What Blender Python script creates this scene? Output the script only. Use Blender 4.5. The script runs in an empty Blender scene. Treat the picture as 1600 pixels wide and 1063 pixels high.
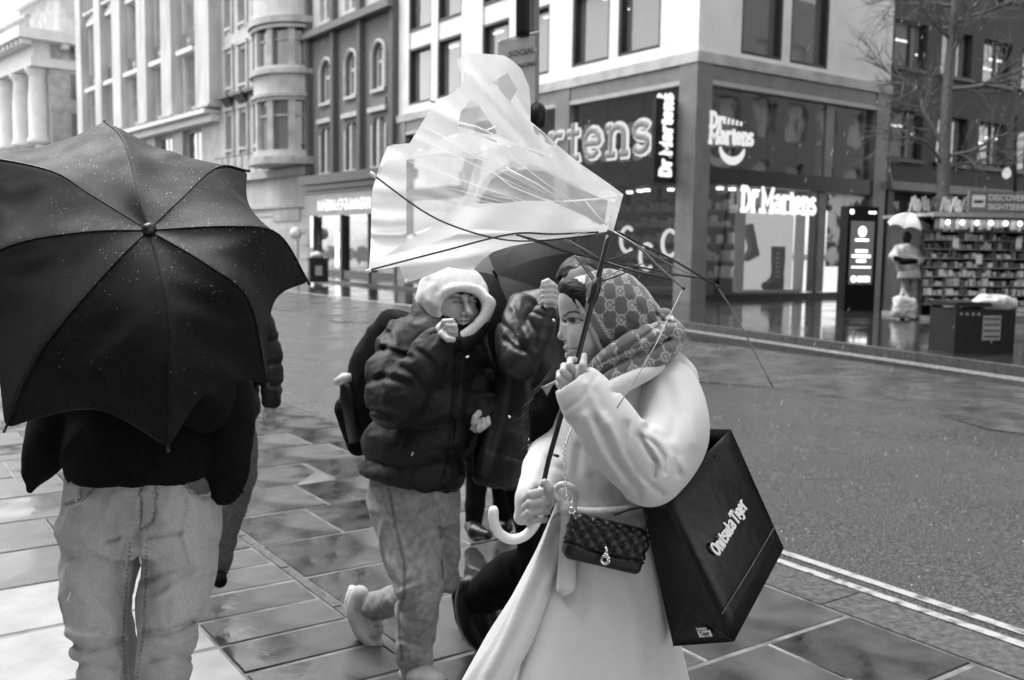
import bpy, bmesh, math, random
import numpy as np
from mathutils import Vector, Matrix, Quaternion
from mathutils.geometry import delaunay_2d_cdt
rnd = random.Random(7)
R_ = math.radians
SC = bpy.context.scene
COL = SC.collection

# ------------------------------------------------------------------ camera, sky, sun, exposure
FPX, CAMH = 1500.0, 1.60
PITCH, ROLL = math.atan(143.5/1500), R_(0.9)
cF = np.array([0, math.cos(PITCH), -math.sin(PITCH)])
_u = np.array([0, math.sin(PITCH), math.cos(PITCH)]); _r = np.array([1., 0, 0])
cR = math.cos(ROLL)*_r+math.sin(ROLL)*_u
cU = -math.sin(ROLL)*_r+math.cos(ROLL)*_u
cC = np.array([0, 0, CAMH])
cam = bpy.data.cameras.new('camera'); camo = bpy.data.objects.new('camera', cam); COL.objects.link(camo)
M = Matrix.Identity(4)
for i in range(3):
    M[i][0], M[i][1], M[i][2], M[i][3] = cR[i], cU[i], -cF[i], cC[i]
camo.matrix_world = M
cam.sensor_width = 36; cam.lens = 36*FPX/1600; cam.clip_end = 2000; cam.clip_start = .05
cam.dof.use_dof = True; cam.dof.focus_distance = 2.35; cam.dof.aperture_fstop = 4.5
SC.camera = camo
w = bpy.data.worlds.new('World'); SC.world = w; w.use_nodes = True
nt = w.node_tree; nt.nodes.clear()
sky = nt.nodes.new('ShaderNodeTexSky'); sky.sky_type = 'NISHITA'; sky.sun_disc = False
SUN_EL, SUN_AZ = R_(62), R_(-60)
sky.sun_elevation = SUN_EL; sky.sun_rotation = SUN_AZ; sky.air_density = 1.0; sky.dust_density = 1.0; sky.ozone_density = 1
bw = nt.nodes.new('ShaderNodeRGBToBW'); bg = nt.nodes.new('ShaderNodeBackground'); ow = nt.nodes.new('ShaderNodeOutputWorld')
nt.links.new(sky.outputs[0], bw.inputs[0]); nt.links.new(bw.outputs[0], bg.inputs[0]); nt.links.new(bg.outputs[0], ow.inputs[0])
bg.inputs[1].default_value = 0.13
sl = bpy.data.lights.new('sun', 'SUN'); so = bpy.data.objects.new('sun', sl); COL.objects.link(so)
sl.energy = 1.5; sl.angle = R_(60); sl.color = (1, 1, 1)
sd = Vector((math.sin(SUN_AZ)*math.cos(SUN_EL), math.cos(SUN_AZ)*math.cos(SUN_EL), math.sin(SUN_EL)))
so.rotation_euler = sd.to_track_quat('Z', 'Y').to_euler()
vs = SC.view_settings; vs.view_transform = 'Standard'; vs.look = 'None'; vs.exposure = 2.1; vs.gamma = 1
SC.cycles.max_bounces = 8; SC.cycles.transparent_max_bounces = 16

# ------------------------------------------------------------------ pixel helpers (1600x1063 photo pixels -> world)
def ray(x, y): return cF+cR*((x-800)/FPX)-cU*((y-531.5)/FPX)
def W(x, y, d): return cC+ray(x, y)*d
def G(x, y, z=0.0):
    r = ray(x, y); return cC+r*((z-CAMH)/r[2])
class Plane:
    """vertical facade plane through o, heading deg to the left of the view"""
    def __init__(s, o, deg):
        a = R_(deg); s.deg = deg; s.o = np.array(o, float); s.d = np.array([-math.sin(a), math.cos(a), 0]); s.n = np.array([s.d[1], -s.d[0], 0])
    def uz(s, x, y, off=0.0):
        r = ray(x, y); t = ((s.o+s.n*off-cC)@s.n)/(r@s.n); p = cC+r*t
        return float((p-s.o)@s.d), float(p[2])
    def at(s, u): q = s.o+s.d*u; return np.array([q[0], q[1], 0])

# ------------------------------------------------------------------ materials
MATS = {}
def new_mat(name):
    m = bpy.data.materials.new(name); m.use_nodes = True; n = m.node_tree.nodes; n.clear()
    out = n.new('ShaderNodeOutputMaterial'); return m, m.node_tree, out
def g3(c): return (c, c, c, 1) if not isinstance(c, (tuple, list)) else (*c, 1)
def mat(name, c1, c2=None, scale=4.0, rough=.6, rough2=None, bump=0.0, bscale=None, metal=0.0, spec=.5, detail=6, stretch=(1, 1, 1),
        rscale=None, coat=0.0, sheen=0.0, subsurf=0.0, attr=None, lo=.35, hi=.65, bdist=.01):
    if name in MATS: return MATS[name]
    m, t, out = new_mat(name); N, L = t.nodes, t.links
    p = N.new('ShaderNodeBsdfPrincipled'); L.new(p.outputs[0], out.inputs[0])
    p.inputs['Metallic'].default_value = metal; p.inputs['Roughness'].default_value = rough
    p.inputs['Specular IOR Level'].default_value = spec; p.inputs['Coat Weight'].default_value = coat
    p.inputs['Sheen Weight'].default_value = sheen
    if subsurf: p.inputs['Subsurface Weight'].default_value = subsurf; p.inputs['Subsurface Radius'].default_value = (.01, .008, .006)
    tc = N.new('ShaderNodeTexCoord'); mp = N.new('ShaderNodeMapping'); L.new(tc.outputs['Object'], mp.inputs[0]); mp.inputs['Scale'].default_value = stretch
    def noise(s, d=detail):
        q = N.new('ShaderNodeTexNoise'); q.inputs['Scale'].default_value = s; q.inputs['Detail'].default_value = d; L.new(mp.outputs[0], q.inputs[0]); return q
    col = None
    if c2 is None: c2 = c1
    q = noise(scale); r = N.new('ShaderNodeValToRGB'); L.new(q.outputs[0], r.inputs[0])
    r.color_ramp.elements[0].position = lo; r.color_ramp.elements[1].position = hi
    r.color_ramp.elements[0].color = g3(c1); r.color_ramp.elements[1].color = g3(c2); col = r.outputs[0]
    if attr:
        a = N.new('ShaderNodeAttribute'); a.attribute_name = attr
        mx = N.new('ShaderNodeMix'); mx.data_type = 'RGBA'; mx.blend_type = 'MULTIPLY'; mx.inputs[0].default_value = 1
        L.new(col, mx.inputs[6]); L.new(a.outputs['Color'], mx.inputs[7]); col = mx.outputs[2]
    L.new(col, p.inputs['Base Color'])
    if rough2 is not None:
        q2 = noise(rscale or scale*.5); r2 = N.new('ShaderNodeMapRange'); L.new(q2.outputs[0], r2.inputs[0])
        r2.inputs[1].default_value = lo; r2.inputs[2].default_value = hi; r2.inputs[3].default_value = rough; r2.inputs[4].default_value = rough2
        L.new(r2.outputs[0], p.inputs['Roughness'])
    if bump:
        q3 = noise(bscale or scale*3, 4); b = N.new('ShaderNodeBump'); b.inputs['Strength'].default_value = bump; b.inputs['Distance'].default_value = bdist
        L.new(q3.outputs[0], b.inputs['Height']); L.new(b.outputs[0], p.inputs['Normal'])
    MATS[name] = m; return m
def emit(name, c, s):
    if name in MATS: return MATS[name]
    m, t, out = new_mat(name); e = t.nodes.new('ShaderNodeEmission'); e.inputs[0].default_value = g3(c); e.inputs[1].default_value = s
    t.links.new(e.outputs[0], out.inputs[0]); MATS[name] = m; return m
def pane_mat(name, tint=.8, refl=1.0, wav=.15, base=.02, op=.0):
    """window glass: fresnel mirror over clear glass, with slightly wavy panes; op mixes a flat grey diffuse tone into the glass"""
    if name in MATS: return MATS[name]
    m, t, out = new_mat(name); N, L = t.nodes, t.links
    tr = N.new('ShaderNodeBsdfTransparent'); tr.inputs[0].default_value = g3(tint)
    gl = N.new('ShaderNodeBsdfGlossy'); gl.inputs['Roughness'].default_value = .03; gl.inputs[0].default_value = g3(refl)
    df = N.new('ShaderNodeBsdfDiffuse'); df.inputs[0].default_value = g3(base)
    lw = N.new('ShaderNodeLayerWeight'); lw.inputs[0].default_value = .5
    pw = N.new('ShaderNodeMath'); pw.operation = 'POWER'; pw.inputs[1].default_value = 3.2; L.new(lw.outputs['Facing'], pw.inputs[0])
    fr = N.new('ShaderNodeMath'); fr.operation = 'MULTIPLY_ADD'; fr.inputs[1].default_value = .9; fr.inputs[2].default_value = .09; L.new(pw.outputs[0], fr.inputs[0])
    tc = N.new('ShaderNodeTexCoord'); no = N.new('ShaderNodeTexNoise'); no.inputs['Scale'].default_value = .9; L.new(tc.outputs['Object'], no.inputs[0])
    b = N.new('ShaderNodeBump'); b.inputs['Strength'].default_value = wav; b.inputs['Distance'].default_value = .03; L.new(no.outputs[0], b.inputs['Height'])
    L.new(b.outputs[0], gl.inputs['Normal'])
    m0 = N.new('ShaderNodeMixShader'); m0.inputs[0].default_value = op; L.new(tr.outputs[0], m0.inputs[1]); L.new(df.outputs[0], m0.inputs[2])
    mx = N.new('ShaderNodeMixShader'); L.new(fr.outputs[0], mx.inputs[0]); L.new(m0.outputs[0], mx.inputs[1]); L.new(gl.outputs[0], mx.inputs[2])
    L.new(mx.outputs[0], out.inputs[0]); MATS[name] = m; return m

# ------------------------------------------------------------------ objects
ORG = {}
def link(o): COL.objects.link(o); return o
def tag(o, label=None, cat=None, group=None, kind=None):
    if label: o['label'] = label
    if cat: o['category'] = cat
    if group: o['group'] = group
    if kind: o['kind'] = kind
    return o
def root(name, loc=(0, 0, 0), label=None, cat=None, group=None, rz=0.0):
    o = bpy.data.objects.new(name, None); link(o); o.location = [float(v) for v in loc]; o.rotation_euler[2] = rz; o.empty_display_size = .1
    ORG[o.name] = np.array([float(v) for v in loc]); return tag(o, label, cat, group)
def top(o):
    while o.parent: o = o.parent
    return o
def raw(name, v, f, m, parent=None, smooth=False, world=True):
    """one mesh object; v in world space unless world is False (then in the root's own frame)"""
    v = np.asarray(v, float).reshape(-1, 3)
    if parent is not None and world: v = v-ORG.get(top(parent).name, np.zeros(3))
    me = bpy.data.meshes.new(name); me.from_pydata(v.tolist(), [], [list(map(int, q)) for q in f]); me.materials.append(m)
    if smooth: me.polygons.foreach_set('use_smooth', [True]*len(me.polygons))
    me.update(); o = bpy.data.objects.new(name, me); link(o)
    if parent is not None: o.parent = parent
    return o
class MB:
    def __init__(s): s.v = []; s.f = []; s.c = []
    def add(s, v, f):
        n = len(s.v); s.c.append((v, f)); s.v += [tuple(map(float, q)) for q in v]; s.f += [[i+n for i in q] for q in f]; return s
    def box(s, x0, x1, y0, y1, z0, z1):
        x0, x1 = sorted((x0, x1)); y0, y1 = sorted((y0, y1)); z0, z1 = sorted((z0, z1))
        return s.add([(x0, y0, z0), (x1, y0, z0), (x1, y1, z0), (x0, y1, z0), (x0, y0, z1), (x1, y0, z1), (x1, y1, z1), (x0, y1, z1)],
                     [(0, 3, 2, 1), (4, 5, 6, 7), (0, 1, 5, 4), (1, 2, 6, 5), (2, 3, 7, 6), (3, 0, 4, 7)])
    def obox(s, c, ax, ay, az):
        c, ax, ay, az = map(np.array, (c, ax, ay, az)); p = [c+a*ax+b*ay+d*az for d in (-1, 1) for a, b in ((-1, -1), (1, -1), (1, 1), (-1, 1))]
        return s.add(p, [(0, 3, 2, 1), (4, 5, 6, 7), (0, 1, 5, 4), (1, 2, 6, 5), (2, 3, 7, 6), (3, 0, 4, 7)])
    def prism(s, poly, a0, a1, axis='y'):
        n = len(poly); mk = {'y': lambda p, a: (p[0], a, p[1]), 'x': lambda p, a: (a, p[0], p[1]), 'z': lambda p, a: (p[0], p[1], a)}[axis]
        return s.add([mk(p, a0) for p in poly]+[mk(p, a1) for p in poly],
                     [tuple(range(n))[::-1], tuple(range(n, 2*n))]+[(i, (i+1) % n, n+(i+1) % n, n+i) for i in range(n)])
    def cyl(s, c, r0, r1, z0, z1, n=14):
        a = [2*math.pi*i/n for i in range(n)]
        return s.add([(c[0]+r0*math.cos(t), c[1]+r0*math.sin(t), z0) for t in a]+[(c[0]+r1*math.cos(t), c[1]+r1*math.sin(t), z1) for t in a],
                     [tuple(range(n))[::-1], tuple(range(n, 2*n))]+[(i, (i+1) % n, n+(i+1) % n, n+i) for i in range(n)])
    def tube(s, pts, r, n=8, flat=None, cap=True):
        """swept tube; r number or list; flat=(vector,k) squeezes the section along vector"""
        P = [np.array(p, float) for p in pts]; m = len(P)
        if m < 2: return s
        rr = list(r) if hasattr(r, '__len__') else [r]*m
        vs_, fs = [], []; pu = None
        for i in range(m):
            t = P[min(i+1, m-1)]-P[max(i-1, 0)]; t = t/(np.linalg.norm(t)+1e-12)
            if pu is None:
                a = np.array([0, 0, 1.]) if abs(t[2]) < .9 else np.array([1., 0, 0]); pu = np.cross(a, t)
            u = pu-t*(pu@t); u /= np.linalg.norm(u)+1e-12; v = np.cross(t, u); pu = u
            for k in range(n):
                a = 2*math.pi*k/n; o = (u*math.cos(a)+v*math.sin(a))*rr[i]
                if flat is not None: fv = np.array(flat[0]); o = o-fv*(o@fv)*(1-flat[1])
                vs_.append(P[i]+o)
        for i in range(m-1):
            for k in range(n): fs.append((i*n+k, i*n+(k+1) % n, (i+1)*n+(k+1) % n, (i+1)*n+k))
        if cap: fs += [tuple(range(n))[::-1], tuple(range((m-1)*n, m*n))]
        return s.add(vs_, fs)
    def lathe(s, c, prof, n=20):
        k = len(prof); v = []
        for (r, z) in prof:
            for i in range(n): a = 2*math.pi*i/n; v.append((c[0]+r*math.cos(a), c[1]+r*math.sin(a), c[2]+z))
        f = [(j*n+i, j*n+(i+1) % n, (j+1)*n+(i+1) % n, (j+1)*n+i) for j in range(k-1) for i in range(n)]
        f += [tuple(range(n))[::-1], tuple(range((k-1)*n, k*n))]
        return s.add(v, f)
    def build(s, name, m, parent=None, smooth=False, world=True): return raw(name, s.v, s.f, m, parent, smooth, world)
def copy_part(src, parent, loc=None, rot=None, scale=None):
    c = src.copy(); link(c); c.parent = parent
    if loc is not None: c.location = [float(v) for v in loc]
    if rot is not None: c.rotation_euler = rot
    if scale is not None: c.scale = scale
    return c
def spline(pts, n=8):
    """Catmull-Rom through pts"""
    P = [np.array(p, float) for p in pts]; P = [2*P[0]-P[1]]+P+[2*P[-1]-P[-2]]; out = []
    for i in range(1, len(P)-2):
        for k in range(n):
            t = k/n; a, b, c, d = P[i-1:i+3]
            out.append(.5*((2*b)+(-a+c)*t+(2*a-5*b+4*c-d)*t*t+(-a+3*b-3*c+d)*t**3))
    return out+[P[-2]]
# stroke letters with slab serifs: unit cap height 1, x height .7
def arc(cx, cy, rx, ry, a0, a1, n=10): return [(cx+rx*math.cos(R_(a0+(a1-a0)*i/n)), cy+ry*math.sin(R_(a0+(a1-a0)*i/n))) for i in range(n+1)]
GLY = {
 'D': (.78, [[(.15, 0), (.15, 1)], [(0, 1), (.35, 1)]+arc(.35, .5, .33, .5, 90, -90)+[(0, 0)]]),
 'M': (1.05, [[(.15, 0), (.15, 1), (.5, .3), (.85, 1), (.85, 0)], [(0, 0), (.32, 0)], [(.68, 0), (1, 0)], [(0, 1), (.15, 1)], [(.85, 1), (1, 1)]]),
 'r': (.56, [[(0, 0), (.3, 0)], [(.15, 0), (.15, .7)], [(.02, .7), (.15, .7)], arc(.38, .45, .23, .25, 180, 60)]),
 '.': (.2, [[(.08, .02), (.1, .02)]]),
 'a': (.62, [arc(.25, .5, .22, .2, 150, 0)+[(.47, .08), (.58, .02)], arc(.25, .2, .22, .19, 60, 360)]),
 't': (.46, [[(.2, .95), (.2, .15)]+arc(.34, .15, .14, .14, 180, 300), [(0, .68), (.4, .68)]]),
 'e': (.6, [[(.04, .36), (.5, .36)]+arc(.27, .36, .24, .34, 0, 320)]),
 'n': (.68, [[(0, 0), (.28, 0)], [(.14, 0), (.14, .7)], [(0, .7), (.14, .7)], arc(.34, .45, .2, .24, 180, 0)+[(.54, 0)], [(.42, 0), (.66, 0)]]),
 's': (.52, [arc(.24, .53, .19, .16, 20, 270, 8)+arc(.24, .19, .2, .18, 90, -160, 8)]),
 'i': (.32, [[(.02, 0), (.28, 0)], [(.15, 0), (.15, .68)], [(.04, .68), (.15, .68)], [(.14, .92), (.16, .92)]]),
 'u': (.66, [[(0, .68), (.12, .68), (.12, .25)]+arc(.3, .22, .18, .2, 180, 360)+[(.48, .68)], [(.48, .3), (.48, 0), (.6, 0)]]),
 'k': (.62, [[(.14, 0), (.14, 1)], [(0, 1), (.14, 1)], [(0, 0), (.28, 0)], [(.48, .68), (.16, .3), (.54, 0)]]),
 'O': (.84, [arc(.38, .5, .34, .48, 0, 360, 16)]),
 'T': (.74, [[(.34, 0), (.34, 1)], [(0, .8), (0, 1), (.68, 1), (.68, .8)], [(.18, 0), (.5, 0)]]),
 'g': (.62, [arc(.26, .42, .22, .26, 0, 360, 12), [(.5, .68), (.48, -.1)]+arc(.26, -.1, .22, .16, 0, -150)]),
 'h': (.64, [[(.12, 0), (.12, 1)], arc(.31, .42, .19, .24, 180, 0)+[(.5, 0)]]),
 'C': (.8, [arc(.4, .5, .36, .46, 50, 310, 14)]),
}
def word(mb, txt, o, ux, uz, h, r, nrm, flat=.35, gap=.08, n=8, track=1.0):
    """letters of txt as flattened tubes: origin o, baseline vector ux, up vector uz"""
    o, ux, uz, nrm = map(np.array, (o, ux, uz, nrm)); x = 0
    for ch in txt:
        if ch == ' ': x += .35*track; continue
        wd, st = GLY[ch]
        for s in st: mb.tube([o+ux*((x+a)*h*track)+uz*(b*h) for a, b in s], r, n, flat=(nrm, flat))
        x += wd+gap
    return x*h*track
def text_mesh(name, body, size, m, parent, mw, extrude=.004, align='LEFT', offset=0.0, world=True):
    cu = bpy.data.curves.new(name, 'FONT'); cu.body = body; cu.size = size; cu.extrude = extrude; cu.align_x = align; cu.offset = offset; cu.resolution_u = 2
    ob = bpy.data.objects.new(name, cu); link(ob); dg = bpy.context.evaluated_depsgraph_get(); me = ob.evaluated_get(dg).to_mesh()
    v = [mw @ q.co for q in me.vertices]; f = [tuple(p.vertices) for p in me.polygons]; bpy.data.objects.remove(ob)
    return raw(name, [tuple(q) for q in v], f, m, parent, world=world)
def frame_mat(o, ux, uz):
    ux = Vector(ux).normalized(); uz = Vector(uz).normalized(); n = ux.cross(uz)
    return Matrix(((ux.x, uz.x, n.x, o[0]), (ux.y, uz.y, n.y, o[1]), (ux.z, uz.z, n.z, o[2]), (0, 0, 0, 1)))
# ------------------------------------------------------------------ street frame: s runs down the street, t across it
TH = R_(34.9)
sD = np.array([-math.sin(TH), math.cos(TH), 0]); sN = np.array([math.cos(TH), math.sin(TH), 0])
def ST(s, t, z=0.0): return sD*s+sN*t+np.array([0, 0, z])
FARZ = .27
def zr(t): return -.02+(t-3.9)*.0168
# ------------------------------------------------------------------ ground, road, pavements
m_base = mat('ground earth', .03, .05, 1, .8)
raw('ground', [(-600, -200, -.35), (600, -200, -.35), (600, 900, -.35), (-600, 900, -.35)], [(0, 1, 2, 3)], m_base)['kind'] = 'structure'
m_asph = mat('wet asphalt', .003, .080, 62, .16, .52, bump=.7, bscale=75, lo=.44, hi=.66, rscale=.7, spec=.5, bdist=.03, detail=10)
m_chip = mat('pale road chippings', .25, .5, 9, .4)
m_pale = mat('worn pale road surfacing', .03, .075, 5.0, .12, .38, bump=.35, bscale=60, rscale=1.6, stretch=(1, 1, 1))
m_wet = mat('rain soaked dark tarmac', .010, .025, 14, .04, .22, bump=.07, bscale=9, rscale=.8)
m_line = mat('worn road paint', .05, .30, 16, .4, .55, bump=.3, bscale=80, lo=.3, hi=.5)
def strip(name, t0, t1, z0, z1, m, s0=-40, s1=160, parent=None, n=1):
    v = []; f = []
    for i in range(n+1):
        s = s0+(s1-s0)*i/n
        a, b = ST(s, t0 if not callable(t0) else t0(s), z0), ST(s, t1 if not callable(t1) else t1(s), z1); v += [a, b]
        if i: f.append((2*i-2, 2*i-1, 2*i+1, 2*i))
    o = raw(name, v, [q[::-1] for q in f], m, parent)
    if parent is None: o['kind'] = 'structure'
    return o
kA, kB = G(1051, 507, .2), G(1600, 584, .2)
kd = kB-kA; kd /= np.linalg.norm(kd)
def farkerb(s):
    """t of the far kerb line at s; straight, bending to run with the street beyond the corner"""
    a = (s-kA@sD)/(kd@sD); q = kA+kd*a
    return min(float(q@sN), 15.3)
road = strip('road', 3.9, 15.45, zr(3.9), zr(15.45), m_asph, n=60, s0=-10, s1=150)
strip('road_band', lambda s: 8.55+.25*math.sin(s*1.3)+.15*math.sin(s*3.7), lambda s: 11.5, zr(8.55)+.004, zr(11.5)+.004, m_pale, n=240, s0=-10, s1=110)['label'] = 'pale worn band along the middle of the road'
strip('wet_lane', 11.5, 15.40, zr(11.5)+.004, zr(15.4)+.004, m_wet, n=120, s0=-10, s1=110)
for (ta, nm) in ((4.115, 'painted_line'), (3.985, 'painted_line')):
    strip(nm, ta-.03, ta+.03, zr(ta)+.004, zr(ta)+.004, m_line, s0=-4, s1=6.2, parent=road)
strip('painted_line', 11.62, 11.78, zr(11.7)+.01, zr(11.7)+.012, m_line, s0=18.5, s1=90, parent=road)
for k in (0, 1):
    o_ = .28+.16*k
    strip('painted_line', lambda s: farkerb(s)-o_-.035, lambda s: farkerb(s)-o_+.035, .178, .178, m_line, s0=-10, s1=17, n=20, parent=road)
# far pavement
m_farp = mat('rain soaked paving', .012, .035, 3.5, .03, .16, bump=.05, bscale=3.2, rscale=1.1)
farp = strip('far_pavement', lambda s: farkerb(s)+.12, 140, FARZ, FARZ, m_farp, n=120, s0=-10, s1=150)
m_kerb = mat('granite kerb', .035, .08, 30, .25, .5, bump=.3, bscale=60)
fk = root('far_kerb', (0, 0, 0)); fk['kind'] = 'structure'
for i in range(60):
    s = -8+.95*i*1.25; a, b = ST(s, farkerb(s)), ST(s+1.18, farkerb(s+1.18)); mb = MB(); q = sN*.125
    mb.add([a+(0, 0, .0), a+q+(0, 0, .0), b+q, b, a+(0, 0, FARZ+.004), a+q+(0, 0, FARZ+.004), b+q+(0, 0, FARZ+.004), b+(0, 0, FARZ+.004)],
           [(0, 3, 2, 1), (4, 5, 6, 7), (0, 1, 5, 4), (1, 2, 6, 5), (2, 3, 7, 6), (3, 0, 4, 7)])
    mb.build('kerb_stone', m_kerb, fk)
# near pavement: bedding sheet plus each slab
m_bed = mat('wet sandy joint', .08, .19, 9, .3)
pv = strip('near_pavement', -14, 3.9, -.0045, -.0045, m_bed, s0=-8, s1=120)
m_slab = [mat('wet flagstone %d' % i, a, b, sc_, .015, .40, spec=.9, bump=.22, bscale=7, rscale=rs, lo=.38, hi=.60, bdist=.006)
          for i, (a, b, sc_, rs) in enumerate([(.014, .036, 6, 1.7), (.02, .045, 5, 1.3), (.010, .028, 7, 2.0), (.022, .05, 4, 1.5)])]
m_slabl = mat('pale flagstone', .22, .30, 5, .30, .5, bump=.15, bscale=30, rscale=2)  # paler base colour for the nearest slabs at the left
m_farslab = mat('distant wet flagstones', .05, .10, 2, .06, .35, bump=.1, bscale=8, rscale=1)
protos = {}
def slab(s0, s1, t0, t1, m, tilt=.0035):
    key = (round(s1-s0, 2), round(t1-t0, 2), m.name)
    a, b = (s1-s0)/2-.011, (t1-t0)/2-.005
    if key not in protos:
        mb = MB(); c = .006
        mb.add([(-a, -b, -.05), (a, -b, -.05), (a, b, -.05), (-a, b, -.05), (-a, -b, -c), (a, -b, -c), (a, b, -c), (-a, b, -c),
                (-a+c, -b+c, 0), (a-c, -b+c, 0), (a-c, b-c, 0), (-a+c, b-c, 0)],
               [(0, 3, 2, 1), (0, 1, 5, 4), (1, 2, 6, 5), (2, 3, 7, 6), (3, 0, 4, 7), (4, 5, 9, 8), (5, 6, 10, 9), (6, 7, 11, 10), (7, 4, 8, 11), (8, 9, 10, 11)])
        o = mb.build('paving_slab', m, pv, world=False); protos[key] = o
    else: o = copy_part(protos[key], pv)
    o.location = [float(v) for v in ST((s0+s1)/2, (t0+t1)/2, rnd.uniform(-.002, .002))]
    o.rotation_euler = (rnd.gauss(0, tilt), rnd.gauss(0, tilt), TH+math.pi/2)
s = .2; row = 0
while s < 15:
    wd = .58
    for a, b in zip(*[(c := [(1.775, 2.42, 3.05, 3.60), (1.775, 2.72, 3.60), (1.775, 2.25, 3.17, 3.60)][row % 3]), c[1:]]): slab(s, s+wd, a, b, m_slab[rnd.randrange(4)])
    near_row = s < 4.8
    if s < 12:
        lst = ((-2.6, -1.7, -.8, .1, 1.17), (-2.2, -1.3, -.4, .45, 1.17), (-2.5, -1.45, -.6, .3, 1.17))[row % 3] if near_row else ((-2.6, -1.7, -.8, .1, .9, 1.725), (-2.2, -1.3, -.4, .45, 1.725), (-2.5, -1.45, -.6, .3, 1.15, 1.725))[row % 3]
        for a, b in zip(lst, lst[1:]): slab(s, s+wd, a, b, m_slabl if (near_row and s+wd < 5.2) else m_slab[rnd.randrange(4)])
        if near_row:
            for q in (0, .29): slab(s+q, s+q+.29, 1.17, 1.725, m_slab[rnd.randrange(4)])
    s += wd; row += 1
s15 = s
strip('near_pavement_far_end', -14, 3.6, -.004, -.004, m_farslab, s0=s15, s1=120)
# granite channel at the long joint and the near kerb stones
for i in range(26):
    s = -.5+i*.62
    mb = MB(); c = ST(s+.3, 1.75, -.02); mb.obox(c, sD*.302, sN*.022, np.array([0, 0, .021])); mb.build('channel_stone', m_kerb, pv)
nk = root('near_kerb', (0, 0, 0)); nk['kind'] = 'structure'
for i in range(40):
    s = -1+i*.92; mb = MB(); mb.obox(ST(s+.45, 3.755, -.05), sD*.455, sN*.142, np.array([0, 0, .052])); mb.build('kerb_stone', m_kerb, nk)

mb = MB()
for _ in range(1500):
    s_, t_ = 1.5+rnd.random()**2*11, rnd.uniform(4.2, 8.4); p = ST(s_, t_, zr(t_)); r = rnd.choice((.003, .004, .005, .008)); a = rnd.uniform(0, 6)
    mb.add([p+(r*math.cos(a+k*2.1), r*math.sin(a+k*2.1), -.001) for k in range(3)]+[p+(0, 0, r*.8)], [(0, 1, 3), (1, 2, 3), (2, 0, 3)])
o = mb.build('road_chippings', m_chip); tag(o, 'pale stone chips scattered over the asphalt', None, None, 'stuff')
# ------------------------------------------------------------------ buildings
m_white = mat('white portland stone', .68, .78, 1.3, .55, .7, bump=.1, bscale=12)
m_white2 = mat('weathered pale stone', .34, .52, 1.6, .6, .8, bump=.2, bscale=8)
m_cream = mat('greyish stucco', .44, .58, 1.2, .6, .8, bump=.15, bscale=9)
m_brick = mat('sooty red brick', .13, .20, 9, .7, .85, bump=.5, bscale=30, stretch=(1, 1, 3))
m_dbrick = mat('dark brown brick', .035, .065, 14, .6, .8, bump=.5, bscale=40, stretch=(1, 1, 3))
m_trim = mat('pale terracotta trim', .42, .55, 5, .6)
m_metal = mat('grey shopfront metal', .15, .20, 2, .32, .5, metal=.0, spec=.5)
m_dark = mat('black window frame', .012, .02, 3, .4)
m_dkfascia = mat('black fascia', .008, .016, 3, .3)
m_frame = mat('white window frame', .6, .7, 3, .5)
m_glassA = pane_mat('office glazing', .75, .95, .12, .26, .55)
m_glassS = pane_mat('shop glazing', .85, .9, .25, .05, .05)
m_glassD = pane_mat('dark sash glazing', .3, .9, .5, .06, .75)
m_glassM = pane_mat('grey sash glazing', .3, .9, .5, .22, .8)
m_in = mat('office interior', .14, .24, .8, .9)
m_inD = mat('dark shop interior', .03, .06, .8, .8)
m_inL = mat('pale display lining', .55, .65, .8, .8)
m_lamp = emit('lit ceiling lamp', 1, 1.2)
m_sign = emit('lit sign letters', 1, .30)
m_neon = emit('lit neon tube', 1, .20)
m_lightbox = emit('lit display panel', .95, .19)
m_iron = mat('dark cast iron', .04, .08, 6, .5)
m_black = mat('black gloss paint', .004, .008, 4, .4, .5, spec=.25)

SPLIT = set('strip_lamp spot_lamp shop_pier office_floor pilaster cornice bay_wall bay_cornice stone_ledge shop_interior display_lining display_shelf bracket arch_spandrel window_surround balcony_bracket ground_cornice stone_panel rustication window_hood entablature modillion shop_cornice shop_frame shop_lamp tower_band arch_trim roof_lantern'.split())
class Bld:
    def __init__(s, name, pl, label, cat='building'):
        s.pl = pl; o = pl.at(0); s.r = root(name, (o[0], o[1], 0), label, cat, rz=R_(90+pl.deg))
    def p(s, name, m, mb, parent=None, smooth=False):
        if name in SPLIT and len(mb.c) > 1:
            for v, f in mb.c: o = raw(name, v, f, m, parent or s.r, smooth, world=False)
            return o
        return raw(name, mb.v, mb.f, m, parent or s.r, smooth, world=False)
    def b(s, name, m, *a, parent=None):
        mb = MB()
        for q in a: mb.box(*q)
        return s.p(name, m, mb, parent)
def holed(mb, u0, u1, z0, z1, holes, place, depth=.25):
    """front of a wall with rectangular openings and their reveals; place(u,y,z) -> local xyz, y outward"""
    us = sorted({u0, u1, *[h[0] for h in holes], *[h[1] for h in holes]}); zs = sorted({z0, z1, *[h[2] for h in holes], *[h[3] for h in holes]})
    for a, b in zip(us, us[1:]):
        run = None
        for c, d in zip(zs, zs[1:]):
            cu, cz = (a+b)/2, (c+d)/2
            if any(h[0] < cu < h[1] and h[2] < cz < h[3] for h in holes): continue
            mb.add([place(a, 0, c), place(b, 0, c), place(b, 0, d), place(a, 0, d)], [(0, 1, 2, 3)])
    for (a, b, c, d) in holes:
        for q in (((a, c), (b, c)), ((b, c), (b, d)), ((b, d), (a, d)), ((a, d), (a, c))):
            mb.add([place(q[0][0], 0, q[0][1]), place(q[1][0], 0, q[1][1]), place(q[1][0], -depth, q[1][1]), place(q[0][0], -depth, q[0][1])], [(0, 1, 2, 3)])
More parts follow.
